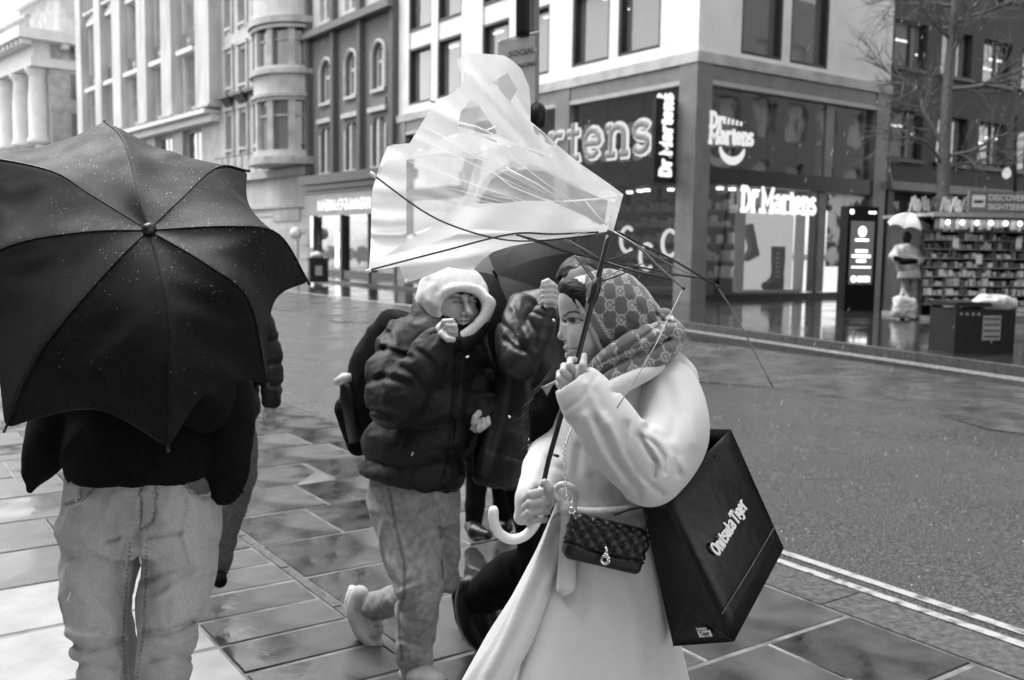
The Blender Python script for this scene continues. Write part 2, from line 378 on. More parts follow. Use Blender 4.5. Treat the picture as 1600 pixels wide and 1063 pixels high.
def pbox(mb, place, u0, u1, y0, y1, z0, z1):
    v = [place(u, y, z) for z in (z0, z1) for u, y in ((u0, y0), (u1, y0), (u1, y1), (u0, y1))]
    mb.add(v, [(0, 3, 2, 1), (4, 5, 6, 7), (0, 1, 5, 4), (1, 2, 6, 5), (2, 3, 7, 6), (3, 0, 4, 7)])
def window(b, place, u0, u1, z0, z1, mf, mg, fw=.07, dep=.2, bars=(), hb=(), sill=None, fd=.06):
    """window > frame ring, pane; bars: vertical fractions, hb: horizontal fractions"""
    mb = MB(); y0, y1 = -dep, -dep+fd
    pbox(mb, place, u0+.002, u0+fw, y0, y1, z0+.002, z1-.002); pbox(mb, place, u1-fw, u1-.002, y0, y1, z0+.002, z1-.002)
    pbox(mb, place, u0+fw, u1-fw, y0, y1, z0+.002, z0+fw); pbox(mb, place, u0+fw, u1-fw, y0, y1, z1-fw, z1-.002)
    for f in bars: c = u0+(u1-u0)*f; pbox(mb, place, c-fw/2, c+fw/2, y0+.004, y1-.004, z0+fw, z1-fw)
    for f in hb: c = z0+(z1-z0)*f; pbox(mb, place, u0+fw, u1-fw, y0+.008, y1-.008, c-fw/2, c+fw/2)
    w = b.p('window', mf, mb)
    mb = MB(); mb.add([place(u0+.01, y0+.03, z0+.01), place(u1-.01, y0+.03, z0+.01), place(u1-.01, y0+.03, z1-.01), place(u0+.01, y0+.03, z1-.01)], [(0, 1, 2, 3)])
    b.p('pane', mg, mb, w)
    if sill is not None:
        mb = MB(); pbox(mb, place, u0-.08, u1+.08, .001, .12, z0-.14, z0-.002); b.p('sill', sill, mb, w)
    return w
Lp = lambda u, y, z: (u, y, z)
# ---- A: corner store building
cornA = G(1078, 471, FARZ); PA = Plane(cornA, 34.9); PRt = Plane(cornA, -55.1)
A = Bld('corner_store_building', PA, 'white stone corner building with lit two storey boot shop below grey fascia')
Rp = lambda u, y, z: (-y, -u, z)      # right face: along -y, outward -x
LW, RW = 16.4, 8.35
zw = (7.08, 9.22); zw2 = (9.86, 12.0)
lw = [(1.44, 3.18), (3.57, 5.29), (6.45, 8.0), (8.67, 10.3), (11.67, 13.34), (13.82, 15.55)]; rw = [(1.6, 3.27), (3.6, 5.27)]
mb = MB()
holed(mb, 0, LW, 6.5, 16, [(a, b, zw[0], zw2[1]) for a, b in lw], Lp, .28)
holed(mb, 0, RW, 6.5, 16, [(a, b, 6.9, 12) for a, b in rw], Rp, .28)
mb.add([(0, 0, 16), (LW, 0, 16), (LW, -RW, 16), (0, -RW, 16)], [(0, 1, 2, 3)])
mb.add([(0, -RW, 6.5), (LW, -RW, 6.5), (LW, -RW, 16), (0, -RW, 16)], [(0, 1, 2, 3)])
mb.add([(LW, 0, 0), (LW, -RW, 0), (LW, -RW, 16), (LW, 0, 16)], [(0, 1, 2, 3)])
wallA = A.p('wall', m_white, mb)
# thin stone joints of the cladding: ledge course
mb = MB(); pbox(mb, Lp, -.10, LW, .0, .10, 6.48, 6.76); pbox(mb, Rp, .0, RW, .0, .10, 6.482, 6.758); A.p('stone_ledge', m_white2, mb)
for (ws, pl_, z0) in ((lw, Lp, zw[0]), (rw, Rp, 6.9)):
    for i, (a, b) in enumerate(ws):
        for (c, d) in ((z0, zw[1]), (zw2[0], zw2[1])):
            w_ = window(A, pl_, a+.003, b-.003, c+.003, d-.003, m_dark, m_glassA, fw=.09, dep=.27, fd=.24, bars=())
        mb = MB(); pbox(mb, pl_, a+.003, b-.003, -.20, -.06, zw[1]+.003, zw2[0]-.003); A.p('spandrel_panel', m_white, mb)
# office floors behind the glass, with strip lights
mb = MB(); mb.box(.6, LW-.1, -RW+.1, -.6, 6.55, 6.6); mb.box(.6, LW-.1, -RW+.1, -.6, 9.42, 9.6); mb.box(3.4, LW-.2, -4.2, -4.1, 6.6, 12.5); mb.box(4.1, 4.2, -RW+.2, -4.1, 6.6, 12.5); A.p('office_floor', m_in, mb)
mb = MB()
for i in range(5): mb.box(1.9+3.1*i, 2.5+3.1*i, -1.5, -1.42, 9.36, 9.4)
for i in range(4): mb.box(2.7+3.3*i, 3.2+3.3*i, -2.9, -2.82, 9.36, 9.4)
for i in range(5): mb.box(1.0, 1.12, -1.5-1.3*i, -2.2-1.3*i, 9.36, 9.4)
A.p('strip_lamp', m_lamp, mb)
# shopfront: columns, fascia, transom
def col(name, pl_, u0, u1, z0, z1, out=.06, m=m_metal): mb = MB(); pbox(mb, pl_, u0, u1, -.45, out, z0, z1); return A.p(name, m, mb)
mb = MB(); mb.box(-.07, .58, -.50, .07, FARZ, 6.47); A.p('corner_column', m_metal, mb)
for u in (5.29, 10.6, 15.7): col('column', Lp, u, u+.7, FARZ, 6.47)
col('column', Rp, 7.67, 8.29, FARZ, 6.47)
for (pl_, u0, u1) in ((Lp, .581, LW), (Rp, .501, RW)):
    mb = MB(); pbox(mb, pl_, u0, u1, -.3, .03, 6.08, 6.465); A.p('fascia', m_metal, mb)
    mb = MB(); pbox(mb, pl_, u0, u1, -.3, .05, 5.96, 6.078); A.p('fascia_drip', mat('pale flashing', .35, .42, 3, .4), mb)
    mb = MB(); pbox(mb, pl_, u0, u1, -.3, .01, 3.40, 3.84); A.p('transom_band', m_dkfascia, mb)
    mb = MB(); pbox(mb, pl_, u0, u1, -.3, .02, FARZ, FARZ+.16); A.p('plinth', m_dkfascia, mb)
def glaze(pl_, u0, u1, z0, z1, n):
    for i in range(n):
        a, b = u0+(u1-u0)*i/n, u0+(u1-u0)*(i+1)/n
        mb = MB(); pbox(mb, pl_, a+.012, b-.012, -.16, -.14, z0, z1); A.p('shop_pane', m_glassS, mb)
glaze(Lp, .585, 5.28, 3.845, 5.955, 3); glaze(Lp, .585, 5.28, FARZ+.165, 3.395, 3)
glaze(Lp, 6.0, 10.59, 3.845, 5.955, 3); glaze(Lp, 6.0, 10.59, FARZ+.165, 3.395, 3)
glaze(Lp, 11.31, 15.69, 3.845, 5.955, 3); glaze(Lp, 11.31, 15.69, FARZ+.165, 3.395, 3)
glaze(Rp, .505, 5.45, 3.845, 5.955, 4); glaze(Rp, .505, 5.3, FARZ+.165, 3.395, 3); glaze(Rp, 5.84, 7.66, 3.845, 5.955, 1); glaze(Rp, 5.66, 7.66, FARZ+.165, 3.395, 1)
col('mullion', Rp, 5.46, 5.83, 3.85, 5.95, -.1); col('mullion', Rp, 5.31, 5.65, FARZ+.17, 3.39, -.1)
# interior of the shop
mb = MB(); mb.box(.3, LW-.2, -7.8, -.6, FARZ, FARZ+.03); mb.box(.62, LW-.2, -7.8, -.55, 3.43, 3.6); mb.box(2.5, LW-.2, -5.6, -5.5, .3, 6.4); mb.box(5.0, 5.1, -7.8, -5.5, .3, 6.4)
mb.box(6.9, 7.0, -5.5, -.6, .3, 3.4); mb.box(.6, LW, -7.9, -.55, 6.38, 6.44); A.p('shop_interior', m_inD, mb)
mb = MB()
for (x, y) in ((1.4, -1.4), (1.9, -1.4), (2.4, -1.5), (1.7, -2.0), (3.1, -1.2), (3.5, -1.3), (.95, -2.0), (.95, -2.5), (.95, -3.0), (.95, -3.5), (1.3, -1.0), (4.3, -1.6), (5.2, -1.2)): mb.cyl((x, y), .10, .10, 3.34, 3.40, 10)
A.p('spot_lamp', m_lamp, mb)
# bright display bay on the right face with boots on a panel
d0, d1 = 2.35, 4.85
mb = MB(); mb.box(.62, .66, -d1, -d0, FARZ+.25, 2.74); A.p('display_panel', m_lightbox, mb)
mb = MB(); mb.box(.25, .6, -d0+.02, -d0+.06, FARZ+.18, 2.75); mb.box(.25, .6, -d1-.06, -d1-.02, FARZ+.18, 2.75); mb.box(.25, .62, -d1, -d0, FARZ+.18, FARZ+.24); A.p('display_lining', m_inL, mb)
def boot(cx, y, z, h, tilt=0.0):
    # tall laced boot seen from the side, toe towards -y
    prof = [(.16, 1.0), (.17, .62), (.15, .36), (.17, .18), (.16, .05), (.17, .0), (-.36, .0), (-.40, .07), (-.36, .15), (-.22, .20), (-.10, .28), (-.06, .42), (-.09, .66), (-.10, 1.0)]
    c, s_ = math.cos(tilt), math.sin(tilt); q = [(y+(-a*c+b*s_)*h, z+(a*s_+b*c)*h) for a, b in prof]; mb = MB(); mb.prism(q, cx-.10*h, cx+.10*h, 'x'); return mb
A.p('display_boot', m_black, boot(.45, -3.95, .52, 1.25)); A.p('display_boot', mat('grey suede boot', .12, .2, 12, .7), boot(.45, -2.95, 1.45, .95, .35))
for k in range(6): mb = MB(); mb.box(.30, .33, -3.88, -3.78, .9+.13*k, .93+.13*k); A.p('boot_lace', m_inL, mb)
# shelves glimpsed behind the left glass
mb = MB()
for i in range(5): mb.box(1.2, 6.5, -3.2, -2.9, .8+.5*i, .84+.5*i)
A.p('display_shelf', m_in, mb)
mb = MB()
for i in range(5):
    for k in range(20):
        if rnd.random() < .8: x = 1.3+.26*k; mb.box(x, x+rnd.uniform(.08, .18), -3.15, -2.95, .842+.5*i, .842+.5*i+rnd.uniform(.12, .34))
o = A.p('display_goods', m_inL, mb); o['kind'] = 'stuff'
# lettering
letL = MB(); letLi = MB()
hL = 1.12
xw = sum(GLY[c][0]+.10 for c in 'Martens')*hL*1.3
for (mbx, r, y) in ((letL, .16, .10), (letLi, .098, .165)): word(mbx, 'Martens', (1.38+xw, y, 4.32), (-1, 0, 0), (0, 0, 1), hL, r, (0, 1, 0), .3, gap=.10, track=1.3)
so_ = A.p('sign_letters', m_neon, letL); A.p('letter_face', mat('grey letter face', .2, .25, 3, .4), letLi, so_)
mb = MB(); word(mb, 'Dr.Martens', (-.05, -1.78, 2.74), (0, -1, 0), (0, 0, 1), .60, .074, (1, 0, 0), .4, gap=.04, track=.83); A.p('sign_letters', m_sign, mb)
# crest logo: two lines of letters over a smiling band
mb = MB(); word(mb, 'Dr', (-.1, -.42, 4.86), (0, -1, .0), (0, 0, 1), .36, .06, (1, 0, 0), .4); word(mb, 'Martens', (-.1, -.40, 4.46), (0, -1, .03), (0, -.03, 1), .40, .060, (1, 0, 0), .4, track=.93, gap=.02)
mb.tube([(-.1, -1.3+.48*math.cos(R_(a)), 4.44+.42*math.sin(R_(a))) for a in range(190, 351, 16)], [.04, .07, .09, .10, .11, .11, .11, .10, .09, .07, .04], 8, flat=((1, 0, 0), .4))
for k in range(5): mb.tube([(-.1, -.95-.16*k, 4.98), (-.1, -.98-.16*k, 5.16-.02*k)], .05, 6, flat=((1, 0, 0), .4))
A.p('crest_sign', m_neon, mb)
# neon C shapes
for (u, z) in ((1.25, 1.80), (2.15, 1.42), (3.0, 1.9)):
    mb = MB(); mb.tube([(u+.28*math.cos(R_(a)), -.4, z+.36*math.sin(R_(a))) for a in range(130, 411-180+180, 20) if not (150 < a < 210)] if False else [(u+.28*math.cos(R_(a)), -.4, z+.36*math.sin(R_(a))) for a in range(-130, 131, 20)], .055, 8); A.p('neon_letter', m_sign, mb)
# blade sign
bl = Bld('blade_sign', PA, 'narrow black projecting sign with vertical white lettering on the corner column', 'sign')
mb = MB(); mb.box(.60, .74, .10, .86, 3.38, 5.56); pan = bl.p('sign_box', m_dkfascia, mb)
mb = MB(); mb.box(.62, .72, -.0, .10, 3.7, 3.8); mb.box(.62, .72, -.0, .10, 5.1, 5.2); bl.p('bracket', m_dark, mb)
mb = MB(); word(mb, 'Dr.Martens', (.585, .30, 3.55), (0, 0, 1), (0, 1, 0), .36, .062, (1, 0, 0), .4, track=.92, gap=.05); bl.p('sign_letters', m_sign, mb)
mb = MB(); word(mb, 'Dr.Martens', (.755, .66, 3.55), (0, 0, 1), (0, -1, 0), .36, .045, (1, 0, 0), .4, track=.92, gap=.05); bl.p('sign_letters', m_sign, mb)

# ---- B: dark brick building on the side street
oB = PRt.at(RW+.02); PB = Plane(oB, -57)
B = Bld('dark_brick_building', PB, 'dark brown brick block with lit square windows behind the bare tree')
Bp = lambda u, y, z: (u, -y, z)
cols = [(.1, 1.73), (2.5, 4.17), (4.85, 6.5), (7.2, 8.85), (9.6, 11.25)]; rows = [(4.6, 6.1), (7.4, 8.82), (10.3, 11.7)]
mb = MB(); holed(mb, 0, 22, 3.6, 14, [(a, b, c, d) for a, b in cols for c, d in rows], Bp, .3); mb.add([Bp(0, -.001, 3), Bp(0, -8, 3), Bp(0, -8, 14), Bp(0, -.001, 14)], [(0, 1, 2, 3)]); B.p('wall', m_dbrick, mb)
for a, b in cols:
    for c, d in rows:
        window(B, Bp, a+.003, b-.003, c+.003, d-.003, m_dark, m_glassA, fw=.08, dep=.28, fd=.1, bars=(.62,)); mb = MB(); pbox(mb, Bp, a-.1, b+.1, .001, .1, c-.12, c-.002); B.p('sill', m_dark, mb)
mb = MB()
for z in (4.2, 7.0, 9.9): pbox(mb, Bp, .1, 14, -3.4, -.5, z-.2, z)
pbox(mb, Bp, .1, 14, -3.5, -3.4, 3.7, 13); B.p('office_floor', mat('pale office interior', .4, .6, .8, .8), mb)
mb = MB()
for z in (6.35, 9.1, 11.9):
    for k in range(9):
        for y in ((-1.1,) if k % 3 else (-2.2,)): pbox(mb, Bp, .3+1.35*k, 1.1+1.35*k, y-.06, y, z-.55, z-.5)
B.p('strip_lamp', emit('bright strip lamp', 1, 1.2), mb)
mb = MB(); pbox(mb, Bp, 0, 22, .002, .25, 3.6, 3.86); B.p('shop_ledge', m_metal, mb)
mb = MB(); pbox(mb, Bp, 0, 22, -.6, -.5, FARZ, 3.6); B.p('shop_back', m_inD, mb)
mb = MB()
for u in (0, 3.1, 6.3, 9.6, 13): pbox(mb, Bp, u+.002, u+.3, -.5, .1, FARZ, 3.598)
B.p('shop_pier', m_dark, mb)
m_post = [mat('shop poster %d' % i, a, b, 3, .5, lo=.42, hi=.52) for i, (a, b) in enumerate([(.04, .75), (.1, .55), (.5, .05)])]
for i in range(7): mb = MB(); u = .5+1.35*i; pbox(mb, Bp, u, u+.9, -.495, -.47, 2.1+.2*(i % 2), 3.3); B.p('window_poster', m_post[i % 3], mb)
# poster by the corner store's right column
mb = MB(); pbox(mb, Rp, 5.75, 7.55, -.13, -.11, 1.2, 3.35); A.p('window_poster', m_post[0], mb)

# ---- C: gothic red-brick house
oC = PA.at(PA.uz(622, 300)[0]); PC = Plane(oC, 36)
Cb = Bld('gothic_brick_building', PC, 'sooty brick house with pale arched twin windows above a lit shop')
WC = PC.uz(485, 300)[0]
def cz(x, y): return PC.uz(x, y)[1]
def cu(x, y=150): return PC.uz(x, y)[0]
cc = [(cu(602), cu(583)), (cu(558), cu(541)), (cu(519.5), cu(502))]
cc = [tuple(sorted(c)) for c in cc]
zA = (cz(592, 139), cz(592, 67)); zB = (cz(592, 245), cz(592, 183)); zT = (zA[1]+1.75, zA[1]+4.2)
zB = (zB[0]-.4, zB[1])
mb = MB(); hol = [(a, b, c, d) for a, b in cc for c, d in (zA, zB, zT)]
holed(mb, 0, WC, 4.5, zA[1]+1.2, [h for h in hol if h[3] < zA[1]+1], Lp, .3); Cb.p('wall', m_brick, mb)
mb = MB(); holed(mb, 0, WC, zA[1]+1.2, 17, [h for h in hol if h[3] > zA[1]+1], Lp, .3); Cb.p('upper_wall', m_cream, mb)
for a, b in cc:
    for k, (c, d) in enumerate((zA, zB, zT)):
        window(Cb, Lp, a+.002, b-.002, c+.002, d-.002, m_frame, m_glassD, fw=.15, dep=.26, fd=.1, bars=(.5,), hb=(.62,), sill=m_trim)
        # arch heads filling the square corners, and the pale surround
        r = (b-a)/2; n = 1 if k == 0 else 2; mb = MB()
        for j in range(n):
            rr = r/n; cx = a+rr*(2*j+1)
            for sgn in (-1, 1):
                pts = [(cx+sgn*rr, d)]+[(cx+sgn*rr*math.cos(R_(t)), d-rr+rr*math.sin(R_(t))) for t in range(0, 91, 15)]
                mb.prism(pts if sgn > 0 else pts[::-1], -.28, .004)
        Cb.p('arch_spandrel', m_brick if k < 2 else m_cream, mb)
        mb = MB()
        if k == 0: mb.tube([(a-.08, .03, c)]+[((a+b)/2+(r+.08)*math.cos(R_(t)), .03, d-r+(r+.08)*math.sin(R_(t))) for t in range(180, -1, -15)]+[(b+.08, .03, c)], .09, 6)
        else:
            mb.box(a+r-.09, a+r+.09, -.2, .05, c, d-.1); mb.box(a-.14, a-.02, -.1, .05, c, d-.3); mb.box(b+.02, b+.14, -.1, .05, c, d-.3)
        Cb.p('arch_trim', m_trim, mb)
    mb = MB(); mb.box(a-.15, b+.15, .001, .07, zB[1]+.45, zA[0]-.4); Cb.p('terracotta_panel', m_brick, mb)
    mb = MB(); mb.box(a-.25, b+.25, .001, .16, zB[1]+.22, zB[1]+.42); Cb.p('string_course', m_trim, mb)
mb = MB()
for u in (.05, cu(570), cu(528), WC-.32): mb.box(u, u+.3, .001, .25, 4.5, 17)
Cb.p('pilaster', mat('dark brick pier', .09, .14, 9, .8), mb)
mb = MB(); mb.box(0, WC, .26, .5, zA[1]+1.1, zA[1]+1.35); mb.box(0, WC, .002, .3, zA[1]+1.36, zA[1]+1.5); Cb.p('cornice', m_brick, mb)
mb = MB(); mb.box(0, WC, .26, .6, 4.35, 4.75); mb.box(0, WC, .1, .4, 4.1, 4.34); mb.box(0, WC, -.1, .25, 3.9, 4.49); Cb.p('shop_cornice', m_dark, mb)
mb = MB(); mb.box(0, WC, -.1, .3, 2.95, 3.88); Cb.p('shop_fascia', mat('pale shop fascia', .30, .38, 2, .5), mb)
mb = MB(); x = WC-1.6
for k in range(12):
    wd_ = rnd.uniform(.24, .42); sh_ = [[(0, 0), (0, 1)], [(0, 1), (1, .95), (.1, .5), (1, .4), (.1, 0)], [(0, 0), (.5, 1), (1, 0)], [(0, 1), (.1, .1), (.9, .05), (1, 1)], [(0, .5), (1, .55)]]
    for q in rnd.sample(sh_, 2): mb.tube([(x-a*wd_, .34, 3.15+.45*b) for a, b in q], .06, 6, flat=((0, 1, 0), .4))
    x -= wd_+.12
Cb.p('sign_letters', m_sign, mb)
mb = MB()
for u in (0.02, cu(580, 370), cu(537, 370), cu(494, 370)): mb.box(u, u+.16, -.3, .1, FARZ, 2.94)
mb.box(0, WC, -.28, .05, FARZ, .5); Cb.p('shop_frame', m_dark, mb)
for a, b in ((.2, cu(580, 370)-.02), (cu(580, 370)+.18, cu(537, 370)-.02), (cu(537, 370)+.18, cu(494, 370)-.02)): mb = MB(); mb.box(a, b, -.12, -.1, .5, 2.94); Cb.p('shop_pane', m_glassS, mb)
mb = MB(); mb.box(0, WC, -4, -3.9, FARZ, 2.95); mb.box(0, WC, -3.9, -.3, 2.9, 2.94); mb.box(0, WC, -3.9, -.3, .2, .5); mb.box(WC-.05, WC, -3.9, -.3, .5, 2.9); Cb.p('shop_interior', m_in, mb)
mb = MB()
for k in range(9): mb.cyl((1+.8*k, -1-.9*(k % 3)), .09, .09, 2.8, 2.88, 8)
mb.box(cu(511, 390), cu(508, 390), -.6, -.5, .6, 2.2); Cb.p('shop_lamp', m_lamp, mb)
def mannequin(x, y, h, m):
    mb = MB(); mb.tube(spline([(x, y, .5), (x, y, .5+h*.5), (x, y, .5+h*.82), (x, y, .5+h*.86), (x, y, .5+h)], 4), np.interp(np.linspace(0, 1, 17), [0, .4, .7, .76, .82, .95, 1], [.14, .17, .21, .06, .1, .1, .03]), 8); Cb.p('mannequin', m, mb, smooth=True)
for (px, y, h, m) in ((503, -.8, 1.55, m_dark), (520, -.9, 1.5, m_in), (531, -.7, 1.5, m_inL), (545, -.8, 1.6, m_dark), (556, -1.2, 1.5, m_in)): mannequin(cu(px, 390), y, h, m)

# ---- D: stone house with round bay
oD = PC.at(WC); PD = Plane(oD, 38.5); WD = PD.uz(345, 300)[0]
D = Bld('bay_window_building', PD, 'pale stone house with a tall rounded bay of windows')
du = lambda x, y=150: PD.uz(x, y)[0]
dz = lambda x, y: PD.uz(x, y)[1]
dc = [tuple(sorted((du(a), du(b)))) for a, b in ((355, 363.5), (376, 386), (399, 409))]
dr = [(dz(404, 226), dz(404, 170)), (dz(404, 123), dz(404, 67)), (dz(404, 24), dz(404, -32))]
hol = [(a, b, c, d) for a, b in dc for c, d in dr]
mb = MB(); holed(mb, 0, WD, FARZ, 19, hol, Lp, .35); D.p('wall', m_cream, mb)
for a, b in dc:
    for c, d in dr:
        window(D, Lp, a+.002, b-.002, c+.002, d-.002, m_dark, m_glassD, fw=.08, dep=.33, hb=(.55,), sill=m_cream)
        mb = MB(); mb.box(a-.25, a-.03, .001, .1, c-.3, d+.2); mb.box(b+.03, b+.25, .001, .1, c-.3, d+.2); mb.box(a-.3, b+.3, .001, .16, d+.22, d+.42); D.p('window_surround', m_white2, mb)
    for z in (dr[1][0]-.5,): mb = MB(); mb.box(a-.4, b+.4, .001, .5, z-.15, z); mb.prism([(.0, z-.6), (.35, z-.16), (0, z-.16)], a-.1, b+.1, 'x'); D.p('balcony_bracket', m_iron, mb)
# bay: half-round stack
bc = (du(455)+du(452))/2; br = abs(du(486)-du(423))/2
zb = dict(base=dz(452, 250), w1=(dz(452, 240), dz(452, 165)), b1=dz(452, 122), w2=(dz(452, 113), dz(452, 57)), top1=dz(452, 40), w3=(dz(452, 4), dz(452, -45)))
def ringseg(r0, r1, z0, z1, a0=0, a1=180, n=18, mbx=None):
    mbx = mbx or MB(); v = []; f = []
    for i in range(n+1):
        a = R_(a0+(a1-a0)*i/n); c, s_ = math.cos(a), math.sin(a)*.75
        v += [(bc+r0*c, r0*s_, z0), (bc+r1*c, r1*s_, z0), (bc+r1*c, r1*s_, z1), (bc+r0*c, r0*s_, z1)]
        if i: k = 4*i; f += [(k-4, k-3, k+1, k), (k-3, k-2, k+2, k+1), (k-2, k-1, k+3, k+2), (k-1, k-4, k, k+3)]
    f += [(0, 1, 2, 3), (4*n, 4*n+3, 4*n+2, 4*n+1)]
    return mbx.add(v, f)
mb = MB()
for (z0, z1, r) in ((zb['base'], zb['w1'][0], 1.0), (zb['w1'][1], zb['w2'][0], .98), (zb['w2'][1], zb['w3'][0], .97), (zb['w3'][1], 19, .96)): ringseg(.1, br*r, z0, z1, mbx=mb)
D.p('bay_wall', m_cream, mb, smooth=False)
mb = MB()
for z, r, h in ((zb['base'], 1.12, .35), (zb['b1']+.1, 1.10, .22), (zb['w1'][1]+.3, 1.05, .15), (zb['top1'], 1.12, .3), (zb['w2'][1]+.15, 1.05, .15)): ringseg(.1, br*r, z-h, z, mbx=mb)
D.p('bay_cornice', m_white2, mb)
for (z0, z1) in (zb['w1'], zb['w2'], zb['w3']):
    for a in (0, 36, 72, 108, 144):
        mb = ringseg(br*.80, br*.96, z0, z1, a, a+11, 2); D.p('bay_mullion', m_white2, mb)
    mb = ringseg(br*.80, br*.96, z0, z1, 172, 180, 2); D.p('bay_mullion', m_white2, mb)
    mb = ringseg(br*.78, br*.84, z0, z1, 0, 180, 15); D.p('bay_glazing', m_glassM, mb)
    mb = ringseg(br*.80, br*.88, z0+(z1-z0)*.68, z0+(z1-z0)*.72, 0, 180, 15); D.p('bay_transom', m_white2, mb)
mb = MB(); mb.box(0, WD, .001, .3, zb['base']-.8, zb['base']-.42); mb.box(0, WD, .001, .12, 3.4, 3.55); D.p('ground_cornice', m_white2, mb)
mb = MB()
for k in range(12): mb.box(-.0+.9*k, .04+.9*k, .3, .34, zb['base']-.4, zb['base']+.55)
mb.box(0, WD, .3, .34, zb['base']+.5, zb['base']+.56); D.p('balcony_rail', m_iron, mb)
mb = MB(); a, b = sorted((du(428, 380), du(470, 380)))
mb.box(a+.3, b-.3, .002, .06, .4, 2.4); mb.box(a, b, .002, .05, 2.75, 3.35); D.p('stone_panel', m_white2, mb)
mb = MB()
for z in (.9, 1.6, 2.3, 3.0): mb.box(.02, a-.1, .002, .03, z, z+.05); mb.box(b+.1, WD, .002, .03, z, z+.05)
D.p('rustication', m_white2, mb)
# globe lamp at the shop corner
gl = root('globe_lamp', (0, 0, 0), 'white globe wall lamp beside the far shop door', 'lamp'); q = PD.at(.4); q = q+PD.n*-.55+np.array([0, 0, 2.15])
mb = MB(); mb.lathe((q[0], q[1], q[2]), [(.02, -.3), (.15, -.26), (.26, -.15), (.30, 0), (.26, .15), (.15, .26), (.02, .3)], 14); mb.build('globe', mat('opal glass globe', .8, .85, 2, .3), gl, True)
mb = MB(); mb.tube([q, q+PD.n*.5], .03, 6); mb.build('arm', m_dark, gl)

m_whiteE = mat('rain streaked white stone', .42, .60, 1.1, .6, .8, bump=.2, bscale=8, stretch=(1, 1, .3))
# ---- E: white pilastered block
oE = PD.at(WD); PE = Plane(oE, 39); WE = PE.uz(140, 200)[0]
E_ = Bld('pilastered_stone_building', PE, 'long white stone building with tall pilasters and dark iron balcony panels')
eu = lambda x, y=150: PE.uz(x, y)[0]
ez = lambda x, y: PE.uz(x, y)[1]
ec = [tuple(sorted((eu(a, y), eu(b, y)))) for a, b, y in ((293, 312, 62), (249, 266, 86), (208, 227, 105), (176, 193, 118), (147, 163, 132))]
zs1 = (ez(302, 73), ez(302, 52)); er = [(ez(302, 175), ez(302, 88)), (zs1[1]+.1, zs1[1]+3.4), (zs1[1]+5.2, zs1[1]+8.2)]
sh = [(eu(315, 225), eu(285, 225), .6, ez(300, 202)), (eu(269, 225), eu(242, 225), .6, ez(300, 202)), (eu(228, 225), eu(205, 225), .6, ez(300, 202))]
hol = [(a, b, c, d) for a, b in ec for c, d in er]+[(min(h[:2]), max(h[:2]), h[2], h[3]) for h in sh]
mb = MB(); holed(mb, 0, WE, FARZ, 28, hol, Lp, .5); mb.add([(WE, 0, 0), (WE, -12, 0), (WE, -12, 28), (WE, 0, 28)], [(0, 1, 2, 3)]); E_.p('wall', m_white2, mb)
for a, b in ec:
    for c, d in er: window(E_, Lp, a+.002, b-.002, c+.002, d-.002, m_frame, m_glassM, fw=.16, dep=.45, bars=(.5,), hb=(.66,), sill=m_white)
    mb = MB(); mb.box(a+.05, b-.05, .002, .3, zs1[0], zs1[1]); E_.p('balcony_panel', m_iron, mb)
    for (u_, z0_, z1_) in [(a-.16, er[0][0], er[0][1]), (b+.04, er[0][0], er[0][1]), (a-.16, er[1][0], er[1][1]), (b+.04, er[1][0], er[1][1])]: mb = MB(); mb.box(u_, u_+.12, .002, .22, z0_-.1, z1_+.05); E_.p('jamb_shaft', m_whiteE, mb)
    mb = MB(); mb.box(a-.2, b+.2, .002, .3, er[0][1]+.06, er[0][1]+.24); E_.p('lintel_moulding', m_whiteE, mb)
    mb = MB(); mb.lathe(((a+b)/2, .12, er[0][1]+.75), [(.02, -.3), (.22, -.2), (.28, 0), (.22, .2), (.02, .3)], 8); E_.p('carved_boss', m_white2, mb)
    mb = MB(); mb.box(a-.3, b+.3, .002, .6, zs1[0]-.45, zs1[0]-.2); mb.box(a-.2, b+.2, .002, .4, er[1][1]+.15, er[1][1]+.4); mb.box(a-.3, b+.3, .002, .6, er[2][0]-.9, er[2][0]-.7); mb.prism([(a-.3, er[1][1]+.5), (b+.3, er[1][1]+.5), ((a+b)/2, er[1][1]+1.1)], .002, .3); E_.p('window_hood', m_white, mb)
    mb = MB(); mb.box(a+.1, b-.1, .601, .65, er[2][0]-.7, er[2][0]+.2); E_.p('balcony_rail', m_iron, mb)
for (a, b, c, d) in sh: window(E_, Lp, min(a, b)+.002, max(a, b)-.002, c+.002, d-.002, m_frame, m_glassD, fw=.12, dep=.4, bars=(.5,))
for a, b, y in ((323, 345, 60), (269, 285, 86), (231, 245, 105), (192, 205, 118), (164, 174, 132), (135, 143, 140)):
    u0, u1 = sorted((eu(a, y), eu(b, y))); mb = MB(); mb.box(u0, u1, .002, .7, ez(300, 178), 27); mb.box(u0-.15, u1+.15, .002, .85, ez(300, 180), ez(300, 176)); E_.p('pilaster', m_whiteE, mb)
mb = MB(); mb.box(0, WE, .002, .5, ez(300, 200), ez(300, 190)); mb.box(0, WE, .002, 1.0, 26.2, 27.2); mb.box(0, WE, .002, .9, ez(300, 189), ez(300, 183)); E_.p('cornice', m_white, mb)
